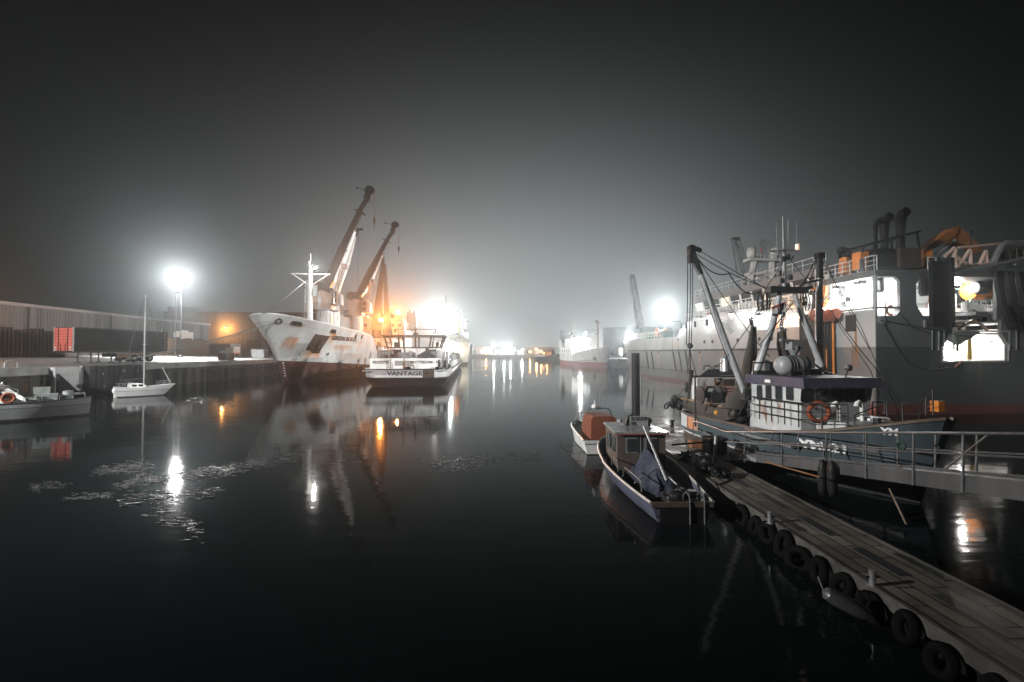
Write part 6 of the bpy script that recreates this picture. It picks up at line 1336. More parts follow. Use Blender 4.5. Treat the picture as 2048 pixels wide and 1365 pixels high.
for px, py in ((1672, 806), (1718, 804)):
    v = FX(px + 6, 832, yf - 1.0); t_ = FX(px, py, yf - 1.0); h_ = t_.z - v.z
    m_ = MB(); m_.path([(v.x, v.y, v.z - .3), (v.x, v.y, v.z + h_ * .7), (v.x - .03, v.y, v.z + h_ * .92), (v.x - .11, v.y, v.z + h_), (v.x - .2, v.y, v.z + h_ * .9), (v.x - .22, v.y, v.z + h_ * .68)], [.065, .065, .067, .07, .075, .085], 10); m_.build('ventilator', white_paint, fb, smooth=True)
m_ = MB(); m_.lathe((.1, 1.6, 1.75), [(.3, -.3), (.3, .3), (.12, .4), (.12, .7)], 10); m_.box((-.5, 1.9, 1.75), (.7, .5, .5)); m_.tube((-.9, 2.2, 1.9), (.9, 2.2, 1.9), .16, n=8)
for i in range(10): m_.path([(rng.uniform(-1, 1), rng.uniform(.8, 2.6), 1.8), (rng.uniform(-1, 1), rng.uniform(.8, 2.6), 2.0 + rng.random() * .3), (rng.uniform(-1, 1), rng.uniform(.8, 2.6), 1.85)], .03, 5)
m_.build('anchor_winch', steel_dark, fb)
m_ = MB(); m_.span((1.4, .6, 2.75), (1.62, .9, 3.1)); m_.build('bow_lamp', orange_paint, fb)
# roof: life raft, radar, gear
raft = MB(); c = FX(1585, 733, yf + 1.6); c.z = zr + .42
raft.lathe(c - Vector((.72, 0, 0)), [(.01, 0), (.22, .02), (.36, .16), (.4, .4), (.4, 1.04), (.36, 1.28), (.22, 1.42), (.01, 1.44)], 18, (1, 0, 0)); raft = raft.build('life_raft', mat('raft_grey', (.25, .26, .26), .4, 0, .15, 2.0), fb, smooth=True)
m_ = MB()
for dx in (-.35, -.22, -.08, .2): m_.torus(c + Vector((dx, 0, 0)), .405, .022, (1, 0, 0), 20, 4)
m_.build('strap', steel_dark, raft); m_ = MB(); m_.box(c - Vector((.3, 0, .36)), (.1, .7, .12)); m_.box(c + Vector((.3, 0, -.36)), (.1, .7, .12)); m_.build('cradle', steel_dark, raft)
q_ = FX(1588, 692, yf + 2.2); rd = MB(); rd.box(q_, (.5, .4, .34)); rd.lathe(q_ - Vector((0, 0, .3)), [(.1, -.1), (.22, .1), (.25, .3)], 10); rd.tube(q_ - Vector((0, 0, .2)), q_ - Vector((.35, .1, 1.05)), .04); rd.tube(q_ - Vector((0, 0, .2)), q_ - Vector((-.35, -.1, 1.05)), .04); rd.tube(q_ - Vector((0, 0, .2)), q_ - Vector((0, -.4, 1.05)), .05); rd = rd.build('radar', mat('radar_grey', (.18, .185, .19), .45, 0, .15, 3), fb, bevel=.03)
a_, b_ = FX(1563, 681, yf + 2.2), FX(1614, 684, yf + 2.2); m_ = MB(); m_.box((a_ + b_) / 2, ((b_ - a_).length, .14, .11), rot=(0, math.atan2(-(b_ - a_).z, (b_ - a_).x), 0)); m_.ball(a_, .1, 8); m_.build('scanner', mid_grey, rd)
m_ = MB(); m_.rail([(-1.5, yr, zr), (xr - .2, yr, zr)], .5, .7, .03, 1); m_.tube((xr - .6, yf + .5, zr), FX(1697, 737, yf + .8), .025); m_.lathe(FX(1697, 737, yf + .8), [(.1, -.1), (.14, 0), (.12, .12), (.02, .15)], 8); m_.path([FX(1530, 722, yr), FX(1560, 738, yr), FX(1600, 742, yr - .5)], .08); m_.path([FX(1620, 722, yr), FX(1650, 745, yr - .5), FX(1690, 757, yr - 1)], .05)
m_.span((-1.4, yr - .1, zr), (1.5, yr + .12, zr + .16)); m_.box(FX(1545, 735, yr), (.5, .3, .3)); m_.box(FX(1625, 745, yr - .3), (.6, .4, .3)); m_.build('roof_gear', steel_dark, fb)
# goal post gantry
yg = yr + .35
gal = MB(); gal.path([FX(1508, 880, yg), FX(1509, 790, yg), FX(1511, 748, yg), FX(1545, 650, yg), FX(1557, 600, yg), FX(1559, 582, yg)], [.17, .17, .165, .15, .12, .11], 10); gal.path([FX(1672, 810, yg), FX(1648, 745, yg), FX(1615, 660, yg), FX(1592, 600, yg), FX(1588, 582, yg)], [.16, .16, .14, .12, .11], 10)
gal = gal.build('gantry', mat('gantry_grey', (.33, .34, .35), .4, .1, .3, 3.0, .1, rust=.12), fb, smooth=True)
m_ = MB(); a_, b_ = FX(1541, 580, yg), FX(1612, 583, yg); m_.prism([a_ + Vector((0, -.18, -.1)), b_ + Vector((0, -.18, -.1)), b_ + Vector((0, -.18, .15)), a_ + Vector((0, -.18, .15))], (0, .36, 0)); m_.box(FX(1540, 581, yg), (.22, .4, .3)); m_.box(FX(1604, 579, yg), (.9, .25, .14), rot=(0, -.2, 0)); m_.path([FX(1596, 578, yg), FX(1604, 568, yg), FX(1640, 560, yg)], .05, 5); m_.build('gantry_beam', steel_dark, gal)
m_ = MB(); m_.path([FX(1570, 582, yg), FX(1568.5, 520, yg), FX(1566, 432, yg)], [.085, .07, .03], 8); m_.tube(FX(1537, 503, yg), FX(1592, 501, yg), .04); m_.tube(FX(1583, 520, yg), FX(1592, 502, yg), .035); m_.tube(FX(1576, 500, yg), FX(1576, 440, yg), .015, n=4); m_.tube(FX(1553, 500, yg), FX(1553, 443, yg), .01, n=4); m_.tube(FX(1592, 500, yg), FX(1593, 445, yg), .01, n=4); m_.torus(FX(1551, 500, yg), .14, .02, (1, 0, 0), 12, 4); m_.ball(FX(1566, 433, yg), .05, 6); m_.build('masthead_pole', mid_grey, gal)
m_ = MB()
for px, py, r_ in ((1563, 562, .1), (1560, 548, .09), (1580, 556, .12), (1572, 573, .13), (1566, 519, .12), (1576, 515, .1)): m_.lathe(FX(px, py, yg), [(.03, -.12), (r_ * .8, -.1), (r_, 0), (r_ * .8, .12), (.02, .15)], 8); m_.tube(FX(px, py, yg), FX(1569, py + 4, yg), .02, n=4)
m_.build('navigation_lamp', steel_dark, gal)
m_ = MB(); m_.lathe(FX(1595, 496, yg), [(.1, -.1), (.1, .0), (.09, .16), (.02, .18)], 10); m_.build('amber_lamp', emis('amber_glow', (1, .42, .05), .35), gal)
# derrick booms
tipL, footL = FX(1383, 502, yg + .3), FX(1489, 786, yg)
m_ = MB(); m_.path([footL, footL.lerp(tipL, .5), footL.lerp(tipL, .93), tipL], [.13, .15, .13, .11], 10); bm1 = m_.build('derrick_boom', MATS['gantry_grey'], fb, smooth=True)
m_ = MB(); m_.box(tipL + Vector((0, 0, .05)), (.28, .3, .3)); m_.lathe(tipL + Vector((.0, -.1, .1)), [(.05, 0), (.17, .03), (.17, .2), (.05, .22)], 10, (0, 1, 0)); m_.tube(footL.lerp(tipL, .83), tipL, .14, n=8); m_.box(tipL + Vector((-.05, 0, -.35)), (.2, .25, .4)); m_.box(FX(1397, 500, yg + .3), (.25, .15, .16), rot=(0, .5, 0)); m_.build('boom_head', wet_black, bm1)
MB().box(footL + Vector((.05, 0, -.05)), (.35, .4, .5)).build('heel_fitting', steel_dark, bm1)
tipR, footR = FX(1639, 512, yg + .3), FX(1637, 765, yg + .3)
m_ = MB(); m_.path([footR, footR.lerp(tipR, .5), tipR], [.14, .16, .12], 10); bm2 = m_.build('derrick_boom', MATS['gantry_grey'], fb, smooth=True)
m_ = MB(); m_.box(tipR, (.34, .3, .25)); m_.tube(footR.lerp(tipR, .82), tipR, .15, n=8); m_.build('boom_head', wet_black, bm2)
def sag(mb, a, b_, k, r, n=14):
    mb.path([a.lerp(b_, i / n) - Vector((0, 0, k * 4 * (i / n) * (1 - i / n))) for i in range(n + 1)], r, 5)
gt = FX(1540, 581, yg)
m_ = MB(); sag(m_, FX(1396, 500, yg), FX(1533, 578, yg), .03, .02); sag(m_, FX(1392, 508, yg), FX(1530, 575, yg), .12, .02); sag(m_, FX(1390, 510, yg), FX(1458, 547, yg), .35, .028); sag(m_, FX(1458, 547, yg), FX(1520, 583, yg), .42, .028); m_.path([FX(1391, 512, yg), FX(1440, 585, yg), FX(1500, 668, yg), FX(1540, 715, yg)], .018, 5)
for px in (1375.5, 1381, 1385.5): m_.path([FX(px, 512, yg + .3), FX(px - .5, 600, yg + 1.5), FX(px - 3, 690, yg + 3)], .022, 5)
m_.path([FX(1400, 560, yg), FX(1430, 650, yg), FX(1460, 735, yg)], .014, 5)
m_.path([FX(1573, 515, yg), FX(1533, 576, yg)], .014, 5); m_.path([FX(1578, 517, yg), FX(1650, 607, yg - .5), FX(1720, 700, yf), FX(1770, 760, yf - 1.5), FX(1815, 832, .6)], .016, 5); m_.path([FX(1640, 512, yg), FX(1690, 600, yg), FX(1720, 650, yg - 1), FX(1760, 745, yf), FX(1800, 830, .8)], .016, 5)
for px0, px1, py1 in ((1632, 1606, 575), (1635, 1612, 590), (1640, 1620, 640), (1636, 1600, 578)): m_.path([FX(px0, 515, yg), FX(px1, py1, yg)], .018, 5)
m_.path([FX(1648, 516, yg), FX(1680, 590, yg), FX(1740, 700, yf)], .016, 5); m_.path([FX(1560, 590, yg), FX(1600, 640, yg), FX(1645, 700, yg)], .012, 4)
m_.path([FX(1590, 600, yg), FX(1560, 640, yg - .2), FX(1520, 690, yg - .2)], .02, 5); m_.path([FX(1540, 600, yg), FX(1500, 650, yg), FX(1450, 720, yg), FX(1420, 745, yg + .4)], .016, 5); m_.path([FX(1670, 640, yg), FX(1740, 740, yf), FX(1760, 790, yf)], .014, 5)
m_.build('rigging_wire', wet_black, fb)
m_ = MB()
for px0, n_ in ((1520, 5), (1530, 4), (1537, 4), (1604, 5), (1609, 4), (1614, 3)):
    c = FX(px0, 584, yg)
    for k in range(n_): w_ = .05 + .12 * rng.random(); L_ = .5 + .45 * rng.random(); m_.path([c + Vector((-w_ * .3, 0, 0)), c + Vector((-w_, 0, -L_ * .6)), c + Vector((-w_ * .4, .02, -L_)), c + Vector((w_ * .5, .02, -L_)), c + Vector((w_, 0, -L_ * .55)), c + Vector((w_ * .2, 0, 0))], .016, 5)
m_.build('coiled_rope', wet_black, gal)
fl_ = MB(); a_ = FX(1545, 641, yg - .3); 
rows = []
for j in range(5):
    rows.append([FX(1545 + (1570 - 1545) * i / 6 + 1.2 * math.sin(j), (615 + (634 - 615) * j / 4) + (-5 - 6 * i / 6 if j < 2 else -3 + 2 * math.sin(i)) + 4 * (1 - i / 6) * (1 if j < 3 else .2), yg - .3) + Vector((0, .05 * math.sin(i * 1.4 + j), 0)) for i in range(7)])
def flag(mb, rows):
    V = [[mb.bm.verts.new(p) for p in r] for r in rows]; W_ = [[mb.bm.verts.new(p + Vector((0, .012, 0))) for p in r] for r in rows]
    for j in range(4):
        for i in range(6): mi = 0 if j < 1 else (1 if j < 3 else 2); mb._face([V[j][i], V[j][i + 1], V[j + 1][i + 1], V[j + 1][i]], mi); mb._face([W_[j][i], W_[j][i + 1], W_[j + 1][i + 1], W_[j + 1][i]], mi)
flag(fl_, rows); fl_.build('ensign', [mat('flag_red', (.2, .03, .02), .8, 0, .3, 5), mat('flag_white', (.33, .31, .29), .8, 0, .2, 5), mat('flag_blue', (.03, .04, .06), .8, 0, .3, 5)], fb)
m_ = MB(); m_.tube(FX(1571, 607, yg - .3), FX(1570, 640, yg - .3), .02); m_.build('flag_staff', steel_dark, fb)
# hanging nets and chains
def net(px, pts, d_=.25):
    rings = []
    for (xl, xr_, y) in pts:
        a_, b_ = FX(xl, y, yg + .9), FX(xr_, y, yg + .9); c = (a_ + b_) / 2; w_ = (b_ - a_).length / 2
        rings.append([c + Vector((w_ * math.cos(t * .5236) * (1 + .16 * rng.gauss(0, 1)), max(.06, w_ * .8) * math.sin(t * .5236), .04 * rng.gauss(0, 1))) for t in range(12)])
    return MB().loft(rings).build('hanging_net', net_mat, fb, smooth=True)
net(0, [(1502, 1508, 655), (1496, 1506, 690), (1488, 1504, 725), (1482, 1502, 760), (1468, 1498, 785), (1452, 1492, 803), (1445, 1490, 818)])
net(0, [(1508, 1512, 655), (1505, 1513, 690), (1506, 1514, 722)]); net(0, [(1555, 1570, 657), (1556, 1574, 690), (1558, 1580, 716)])
m_ = MB()
for px, pya, pyb in ((1503, 638, 656), (1564, 632, 656)):
    k_ = 7
    for i in range(k_): c = FX(px + (i - 3) * (.6 if px < 1520 else -.5), pya + (pyb - pya) * i / k_, yg + .9); m_.torus(c, .075, .02, (1, 0, 0) if i % 2 else (0, 1, 0), 10, 5)
m_.path([FX(1530, 600, yg), FX(1515, 620, yg + .5), FX(1505, 638, yg + .9)], .018); m_.path([FX(1585, 600, yg), FX(1575, 615, yg + .5), FX(1565, 632, yg + .9)], .018)
m_.build('hoisting_chain', steel_dark, fb)
MB().box(FX(1563, 661, yg + .9), (.36, .3, .14)).build('net_clamp', alu, fb)
# stern gear
ys = lambda px, py: FN(px, py, -1.5).y
yA = 11.3
m_ = MB(); m_.path([FX(1375, 812, yA), FX(1379, 770, yA), FX(1381, 742, yA)], .08, 6); m_.path([FX(1388, 812, yA), FX(1389, 780, yA), FX(1383, 745, yA)], .07, 6); m_.tube(FX(1381, 745, yA), FX(1380, 695, yA), .035); m_.box(FX(1381, 744, yA), (.25, .2, .2)); m_.path([FX(1379, 700, yA), FX(1372, 775, yA), FX(1352, 795, yA)], .02, 5); m_.path([FX(1380, 700, yA), FX(1392, 750, yA), FX(1405, 790, yA - 1.5)], .02, 5); m_.path([FX(1379, 700, yA), FX(1375, 740, yA)], .02); m_.ball(FX(1380, 692, yA), .17, 10); m_.tube(FX(1373, 765, yA), FX(1372, 785, yA), .08); m_.build('stern_gallows', steel_dark, fb)
yB = 9.5
m_ = MB(); a_, b_, c_, d_ = FX(1402, 752, yB), FX(1474, 750, yB), FX(1472, 741, yB + .8), FX(1416, 741, yB + .8); m_.prism([a_, b_, c_, d_], (0, 0, .06)); sh = m_.build('stern_shelter', mat('shelter_dark', (.02, .021, .023), .5, 0, .3, 2.0), fb)
m_ = MB()
for px in (1390, 1474): v = FX(px, 753, yB); m_.tube((v.x, v.y, 1.0), v, .045)
m_.tube(FX(1388, 753, yB), FX(1480, 753, yB), .05)
for px in (1408, 1426): m_.path([FX(px, 741, yB + .4), FX(px, 734, yB + .4), FX(px + 3, 732, yB + .4), FX(px + 12, 732, yB + .4), FX(px + 14, 735, yB + .4), FX(px + 14, 741, yB + .4)], .03, 6)
m_.build('shelter_frame', steel_dark, sh)
m_ = MB(); a_, b_ = FX(1393, 757, yB + .5), FX(1446, 772, yB + .5); m_.span((a_.x, yB + .45, b_.z), (b_.x, yB + .9, a_.z)); a_, b_ = FX(1393, 772, yB + .5), FX(1432, 800, yB + .5); m_.span((a_.x, yB + .6, b_.z), (b_.x, yB + 1.0, a_.z)); m_.build('stern_house', mat('rusty_white', (.5, .5, .48), .5, 0, .2, 2.0, .1, rust=.45), fb)
m_ = MB(); a_, b_ = FX(1448, 759, yB), FX(1470, 772, yB); m_.span((a_.x, yB, b_.z), (b_.x, yB + .4, a_.z)); m_.build('control_box', brown_paint, fb)
m_ = MB(); c = FX(1418, 790, yB - .5); m_.lathe(c - Vector((.5, 0, 0)), [(.1, 0), (.42, .02), (.42, .08), (.16, .1), (.16, .9), (.42, .92), (.42, .98), (.1, 1.0)], 16, (1, 0, 0)); m_.box(FX(1405, 790, yB - .4), (.12, .5, .9), rot=(0, .35, 0)); m_.box(FX(1432, 795, yB - .6), (.7, .5, .5)); m_.torus(FX(1445, 783, yB - .2), .25, .025, (0, 1, 0), 16, 5)
for k in range(6): c = FX(1434 + 4 * k, 776, yB - .2); m_.path([c, c + Vector((rng.gauss(0, .06), 0, -.2)), c + Vector((rng.gauss(0, .08), .05, -.42))], .03, 5)
m_.rail([FX(1432, 786, yB - .2), FX(1468, 790, yB - .6)], .28, .4, .02, 2); m_.build('net_winch', steel_dark, fb)
pa, pb = FX(1360, 797, 12.0), FX(1475, 819, 7.7)
MB().tube(pa, pb, .06, .05, n=8).build('beam_pole', mat('rusty_pole', (.32, .2, .13), .45, .2, .5, 4.0, rust=.3), fb)
m_ = MB(); rings = []
for i in range(14):
    t = i / 13; c = pa.lerp(pb, t); L_ = .35 + .4 * math.sin(3.14 * t) + .1 * rng.random(); rings.append([c + Vector((.0, .02, 0)), c + Vector((-.1 + .05 * rng.gauss(0, 1), 0, -L_ * .5)), c + Vector((.02, 0, -L_)), c + Vector((.14, .1, -L_ * .9)), c + Vector((.1, .06, -.2))])
m_.loft(rings); m_.build('beam_net', net_mat, fb, smooth=True)
def clump(name, c, r, n_, m, par, sq=(1, 1, 1)):
    g_ = random.Random(hash(name) % 99 + int(c.x * 10)); mb = MB()
    for k in range(n_):
        p_ = c + Vector((g_.gauss(0, r * .4) * sq[0], g_.gauss(0, r * .4) * sq[1], g_.gauss(0, r * .4) * sq[2])); mb.ball(p_, r * g_.uniform(.25, .5), 7, (1, 1, g_.uniform(.7, 1.4)))
    for k in range(n_ // 2): mb.torus(c + Vector((g_.gauss(0, r * .4), g_.gauss(0, r * .4), g_.gauss(0, r * .4) * sq[2])), r * .5, r * .09, (g_.gauss(0, 1), g_.gauss(0, 1), g_.gauss(0, .5)), 12, 5)
    return mb.build(name, m, par)
clump('net_bundle', FX(1351, 806, 12.1), .42, 22, wet_black, fb, (1, 1, .8)); clump('fender_bundle', FX(1482, 835, 7.3), .45, 22, wet_black, fb, (.6, .7, 1.2))
m_ = MB(); m_.lathe(FX(1433, 826, 9.0), [(.01, -.13), (.1, -.09), (.13, 0), (.1, .09), (.03, .14)], 12); m_.build('float', mat('yellow_float', (.45, .2, .03), .4, 0, .3, 6), fb, smooth=True)
m_ = MB()
for i in range(12): c = ff(11.9 - i * .1, 1.42, -1, .02); m_.tube(c, c + Vector((0, 0, -.65)), .02, n=4)
m_.build('stern_grating', alu, fb)
m_ = MB(); m_.span((-2.3, yr - .2, 1.25), (-1.9, yf - .4, 1.34)); m_.build('side_walk', mid_grey, fb)

# ---------------------------------------------------------------- hanging lamp weight, pile, gangway, pontoon
lamp_b = MB(); c = FX(1450, 731, 9.2); lamp_b.lathe(c, [(.1, .42), (.2, .34), (.24, -.3), (.1, -.38)], 12); lamp_b.tube(c + Vector((0, 0, .4)), FX(1451, 712, 9.2), .02); lamp_b.build('hanging_block', alu, fb)
pile_p = P(1271, 706, 29.6); pt = thing('mooring_pile', 'tall black steel mooring pile standing behind the blue boat', 'pile', (pile_p.x, pile_p.y, 0))
MB().tube((0, 0, -.6), (0, 0, 4.68), .245, n=20).build('pile', mat('black_pile', (.008, .0085, .009), .6, 0, .4, 1.0, .2, spec=.2), pt, smooth=True)
m_ = MB(); m_.tube((.25, -.3, .5), (.25, -.3, 3.4), .045, n=6); m_.box((.25, -.32, 1.75), (.14, .14, .3)); m_.lathe((.25, -.33, 2.0), [(.06, 0), (.07, .12), (.02, .16)], 8); m_.torus((0, 0, .75), .36, .06, (0, 0, 1), 18, 6); m_.build('guide_pole', mid_grey, pt)

planks, n, l, b = new_mat('pontoon_planks')
tc = n.new('ShaderNodeTexCoord'); bt = n.new('ShaderNodeTexBrick'); bt.offset = .5; bt.inputs['Scale'].default_value = 1.0
bt.inputs['Color1'].default_value = (.085, .07, .057, 1); bt.inputs['Color2'].default_value = (.17, .145, .12, 1); bt.inputs['Mortar'].default_value = (.015, .013, .012, 1); bt.inputs['Mortar Size'].default_value = .02
bt.inputs['Brick Width'].default_value = 1.25; bt.inputs['Row Height'].default_value = .3
mp = n.new('ShaderNodeMapping'); mp.inputs['Rotation'].default_value = (0, 0, R(90)); l.new(tc.outputs['Object'], mp.inputs[0]); l.new(mp.outputs[0], bt.inputs['Vector'])
nz = n.new('ShaderNodeTexNoise'); nz.inputs['Scale'].default_value = 1.1; nz.inputs['Detail'].default_value = 9; l.new(tc.outputs['Object'], nz.inputs['Vector'])
mr = n.new('ShaderNodeMapRange'); mr.inputs[1].default_value = .3; mr.inputs[2].default_value = .7; mr.inputs[3].default_value = .45; mr.inputs[4].default_value = 1.3; l.new(nz.outputs['Fac'], mr.inputs[0])
mu = n.new('ShaderNodeMixRGB'); mu.blend_type = 'MULTIPLY'; mu.inputs[0].default_value = 1; l.new(bt.outputs['Color'], mu.inputs[1]); l.new(mr.outputs[0], mu.inputs[2]); l.new(mu.outputs[0], b.inputs['Base Color'])
r2 = n.new('ShaderNodeMapRange'); r2.inputs[1].default_value = .35; r2.inputs[2].default_value = .6; r2.inputs[3].default_value = .42; r2.inputs[4].default_value = .75; l.new(nz.outputs['Fac'], r2.inputs[0]); l.new(r2.outputs[0], b.inputs['Roughness'])
bp = n.new('ShaderNodeBump'); bp.inputs['Strength'].default_value = .5; bp.inputs['Distance'].default_value = .02; l.new(bt.outputs['Fac'], bp.inputs['Height']); bp.invert = True
n3 = n.new('ShaderNodeTexNoise'); n3.inputs['Scale'].default_value = 7; n3.inputs['Detail'].default_value = 5
mp3 = n.new('ShaderNodeMapping'); mp3.inputs['Scale'].default_value = (1.5, .4, 1); l.new(tc.outputs['Object'], mp3.inputs[0]); l.new(mp3.outputs[0], n3.inputs['Vector'])
b2 = n.new('ShaderNodeBump'); b2.inputs['Strength'].default_value = .35; b2.inputs['Distance'].default_value = .02; l.new(n3.outputs['Fac'], b2.inputs['Height']); l.new(bp.outputs[0], b2.inputs['Normal']); l.new(b2.outputs[0], b.inputs['Normal'])
PZ = .5
pn = thing('floating_pontoon', 'long wet wooden floating pontoon between the small boats and the gangway', 'pontoon', (0, 0, 0))
m_ = MB(); m_.span((6.55, 3, PZ - .12), (8.22, 19, PZ)); m_.build('planking', planks, pn)
m_ = MB(); m_.prism([(6.6, 19.001, PZ - .12), (9.9, 19.001, PZ - .12), (9.75, 26.5, PZ - .12), (8.9, 29.4, PZ - .12), (6.9, 29.4, PZ - .12)], (0, 0, .12)); m_.build('landing_planking', planks, pn)
m_ = MB(); m_.span((6.6, 3, -.4), (8.17, 29, PZ - .125)); m_.span((8.2, 19.3, -.3), (9.6, 26, PZ - .13)); m_.build('float', wet_black, pn)
m_ = MB()
for k in range(7): y = 5.2 + k * 2.0; m_.span((7.28, y, PZ + .002), (7.52, y + 1.3, PZ + .012))
for y in (6.2, 11.5): m_.span((6.75, y, PZ + .002), (6.95, y + 1.2, PZ + .012))
m_.span((7.95, 9.0, PZ + .002), (8.1, 10.2, PZ + .012)); m_.build('grating', steel_dark, pn)
m_ = MB(); m_.span((6.47, 3, PZ - .22), (6.548, 19, PZ + .03)); m_.span((8.222, 3, PZ - .2), (8.27, 19, PZ + .015)); m_.build('edge_beam', mat('worn_edge', (.07, .066, .06), .6, 0, .6, 3.0, .3), pn)
g1 = None
for k, (px, py) in enumerate(((1540, 1047), (1745, 1172))):
    v = G(px, py, PZ); t = thing('mooring_post', ['farther steel mooring post on the boat side edge of the wooden pontoon', 'nearer steel mooring post on the boat side edge of the wooden pontoon'][k], 'mooring post', (v.x, v.y, PZ))
    MB().lathe((0, 0, 0), [(.09, 0), (.055, .02), (.055, .24), (.06, .25), (.06, .28), (.01, .285)], 12).build('post', alu, t, smooth=True); MB().tube((-.14, 0, .16), (.14, 0, .16), .016, n=6).build('crosspin', steel_dark, t)
tyre = MB().torus((0, 0, 0), .215, .09, (1, 0, 0), 22, 9); tyre = tyre.build('tyre_fender', black, smooth=True)
tag(tyre, 'black tyre hanging as a fender along the boat side edge of the wooden pontoon', 'tyre', 'tyres along the pontoon edge')
ty = [5.3, 5.85, 6.5, 7.2, 7.9, 8.7, 9.4, 10.1, 10.7, 11.4, 12.1, 12.8, 13.5]
for k, y in enumerate(ty):
    o = tyre if k == 0 else tyre.copy()
    if k: COL.objects.link(o)
    o.scale = (1, *[rng.uniform(.8, 1.15)] * 2); o.location = (6.34 + .03 * rng.gauss(0, 1), y, .19 + rng.uniform(-.08, .1)); o.rotation_euler = (rng.random() * 3, rng.gauss(.25, .2), rng.gauss(0, .25))
bu = thing('boat_fender', 'grey sausage fender lying against the pontoon tyres', 'fender', G(1693, 1208, .45), .5)
m_ = MB(); m_.lathe((0, 0, 0), [(.02, -.42), (.1, -.36), (.13, -.2), (.13, .2), (.1, .36), (.02, .42)], 14, (.75, -.5, -.45)); m_.build('body', mat('fender_grey', (.07, .073, .076), .35, 0, .2, 4.0), bu, smooth=True); m_ = MB(); m_.path([(-.31, .2, .2), (-.2, .35, .35), (.1, .5, .15)], .012); m_.build('line', rope_mat, bu)

# gangway
GX0, GX1 = 8.68, 9.8
gz = lambda y: .72 + (19.4 - y) * .16
gw = thing('gangway', 'sloping metal gangway with tubular rails down to the pontoon', 'gangway', (0, 0, 0))
gm_ = mat('gangway_steel', (.1, .105, .108), .45, .4, .35, 2.0, .2, streak=True)
m_ = MB()
for x in (GX0, GX1 - .08): m_.prism([(x, 1.1, gz(1.1) - .38), (x, 19.4, gz(19.4) - .22), (x, 19.4, gz(19.4) + .02), (x, 1.1, gz(1.1) + .02)], (.08, 0, 0))
m_.build('side_girder', gm_, gw)
tread, n, l, b = new_mat('tread_plate'); tc = n.new('ShaderNodeTexCoord'); vo = n.new('ShaderNodeTexVoronoi'); vo.inputs['Scale'].default_value = 16; l.new(tc.outputs['Object'], vo.inputs['Vector']); bp = n.new('ShaderNodeBump'); bp.inputs['Strength'].default_value = .8; bp.inputs['Distance'].default_value = .02; l.new(vo.outputs['Distance'], bp.inputs['Height']); l.new(bp.outputs[0], b.inputs['Normal']); b.inputs['Base Color'].default_value = (.2, .21, .22, 1); b.inputs['Metallic'].default_value = .6; b.inputs['Roughness'].default_value = .35
m_ = MB(); m_.prism([(GX0 + .085, 1.1, gz(1.1) - .1), (GX0 + .085, 19.4, gz(19.4) - .1), (GX0 + .085, 19.4, gz(19.4) - .04), (GX0 + .085, 1.1, gz(1.1) - .04)], (GX1 - GX0 - .17, 0, 0)); m_.build('walkway', tread, gw)
rl = mat('rail_galvanised', (.2, .205, .21), .35, .7, .25, 5.0)
for side, x in ((0, GX0 - .03), (1, GX1 + .03)):
    m_ = MB(); H_ = .82
    e = 23.2 if side == 0 else 22.4
    top = [(x, y, gz(max(y, 19.4)) + H_ if False else gz(min(y, 19.6)) + H_) for y in (1.2, 19.6)] + [(x, e - .5, gz(19.6) + H_ - .02), (x, e - .12, gz(19.6) + H_ - .1), (x, e, gz(19.6) + H_ - .35), (x, e, PZ)]
    m_.path(top, .027, 8); m_.path([(x, 1.2, gz(1.2) + .42), (x, 19.6, gz(19.6) + .42), (x, e, gz(19.6) + .4)], .02, 6)
    m_.build('handrail', rl, gw)
    ysn = [20.9, 18.1, 15.6, 13.4, 11.9, 10.5, 9.35, 8.2, 7.0, 5.5, 4, 2.5] if side == 0 else [20.4, 18.4, 16.7, 15.0, 13.6, 12.4, 11.3, 10.3, 9.3, 8.2, 7, 5.5, 4, 2.5]
    for y in ysn:
        zb3 = gz(y) - .3 if (side == 0 and y < 19) else (gz(y) if y < 19.4 else PZ); MB().tube((x, y, zb3), (x, y - .04, gz(min(y, 19.6)) + H_), .024, n=8).build('rail_post', rl, gw)
m_ = MB(); m_.tube((GX1 + .02, 11.0, gz(11) + .02), (GX1 + .02, 10.0, gz(10.0) + .8), .022, n=6); m_.build('brace', rl, gw)
MB().span((GX0 - .02, 17.3, gz(17.3) - .26), (GX0 - .002, 17.9, gz(17.3) - .12)).build('id_plate', alu, gw)
m_ = MB(); m_.torus((GX0 - .05, 10.75, gz(10.75) + .55), .09, .022, (1, 0, 0), 14, 5); m_.torus((GX0 - .06, 10.78, gz(10.75) + .53), .08, .02, (1, .3, 0), 14, 5); m_.build('rope_coil', mat('green_rope', (.02, .05, .038), .9), gw)
for k, y in enumerate((13.35, 12.95)):
    f_ = MB().lathe((GX0 - .16, y, gz(y) - .42), [(.02, -.48), (.09, -.42), (.12, -.25), (.12, .25), (.09, .42), (.03, .5)], 12).build('boat_fender', wet_black, smooth=True); tag(f_, ['black fender hanging from the gangway rail, the one nearer the landing', 'black fender hanging from the gangway rail, the one nearer the quay'][k], 'fender', 'fenders on the gangway')
    m_ = MB(); m_.path([(GX0 - .16, y, gz(y) + .06), (GX0 - .08, y, gz(y) + .5)], .01, 4); o_ = m_.build('line', rope_mat, f_)
pol = MB().tube(P(1530, 924, 14.9), P(1640, 955, 12.6), .022, n=6).build('boat_hook', mat('varnished_pole', (.16, .075, .03), .5, 0, .3, 5)); tag(pol, 'varnished boat hook pole leaning along the side of the gangway', 'boat hook')
stk = MB().tube(P(1779, 978, 9.8), P(1812, 1048, 8.9), .018, n=6).build('wooden_stake', wood); tag(stk, 'thin wooden stake slanting out of the dark water below the gangway', 'stake')
v = P(1785, 1000, 9.6)

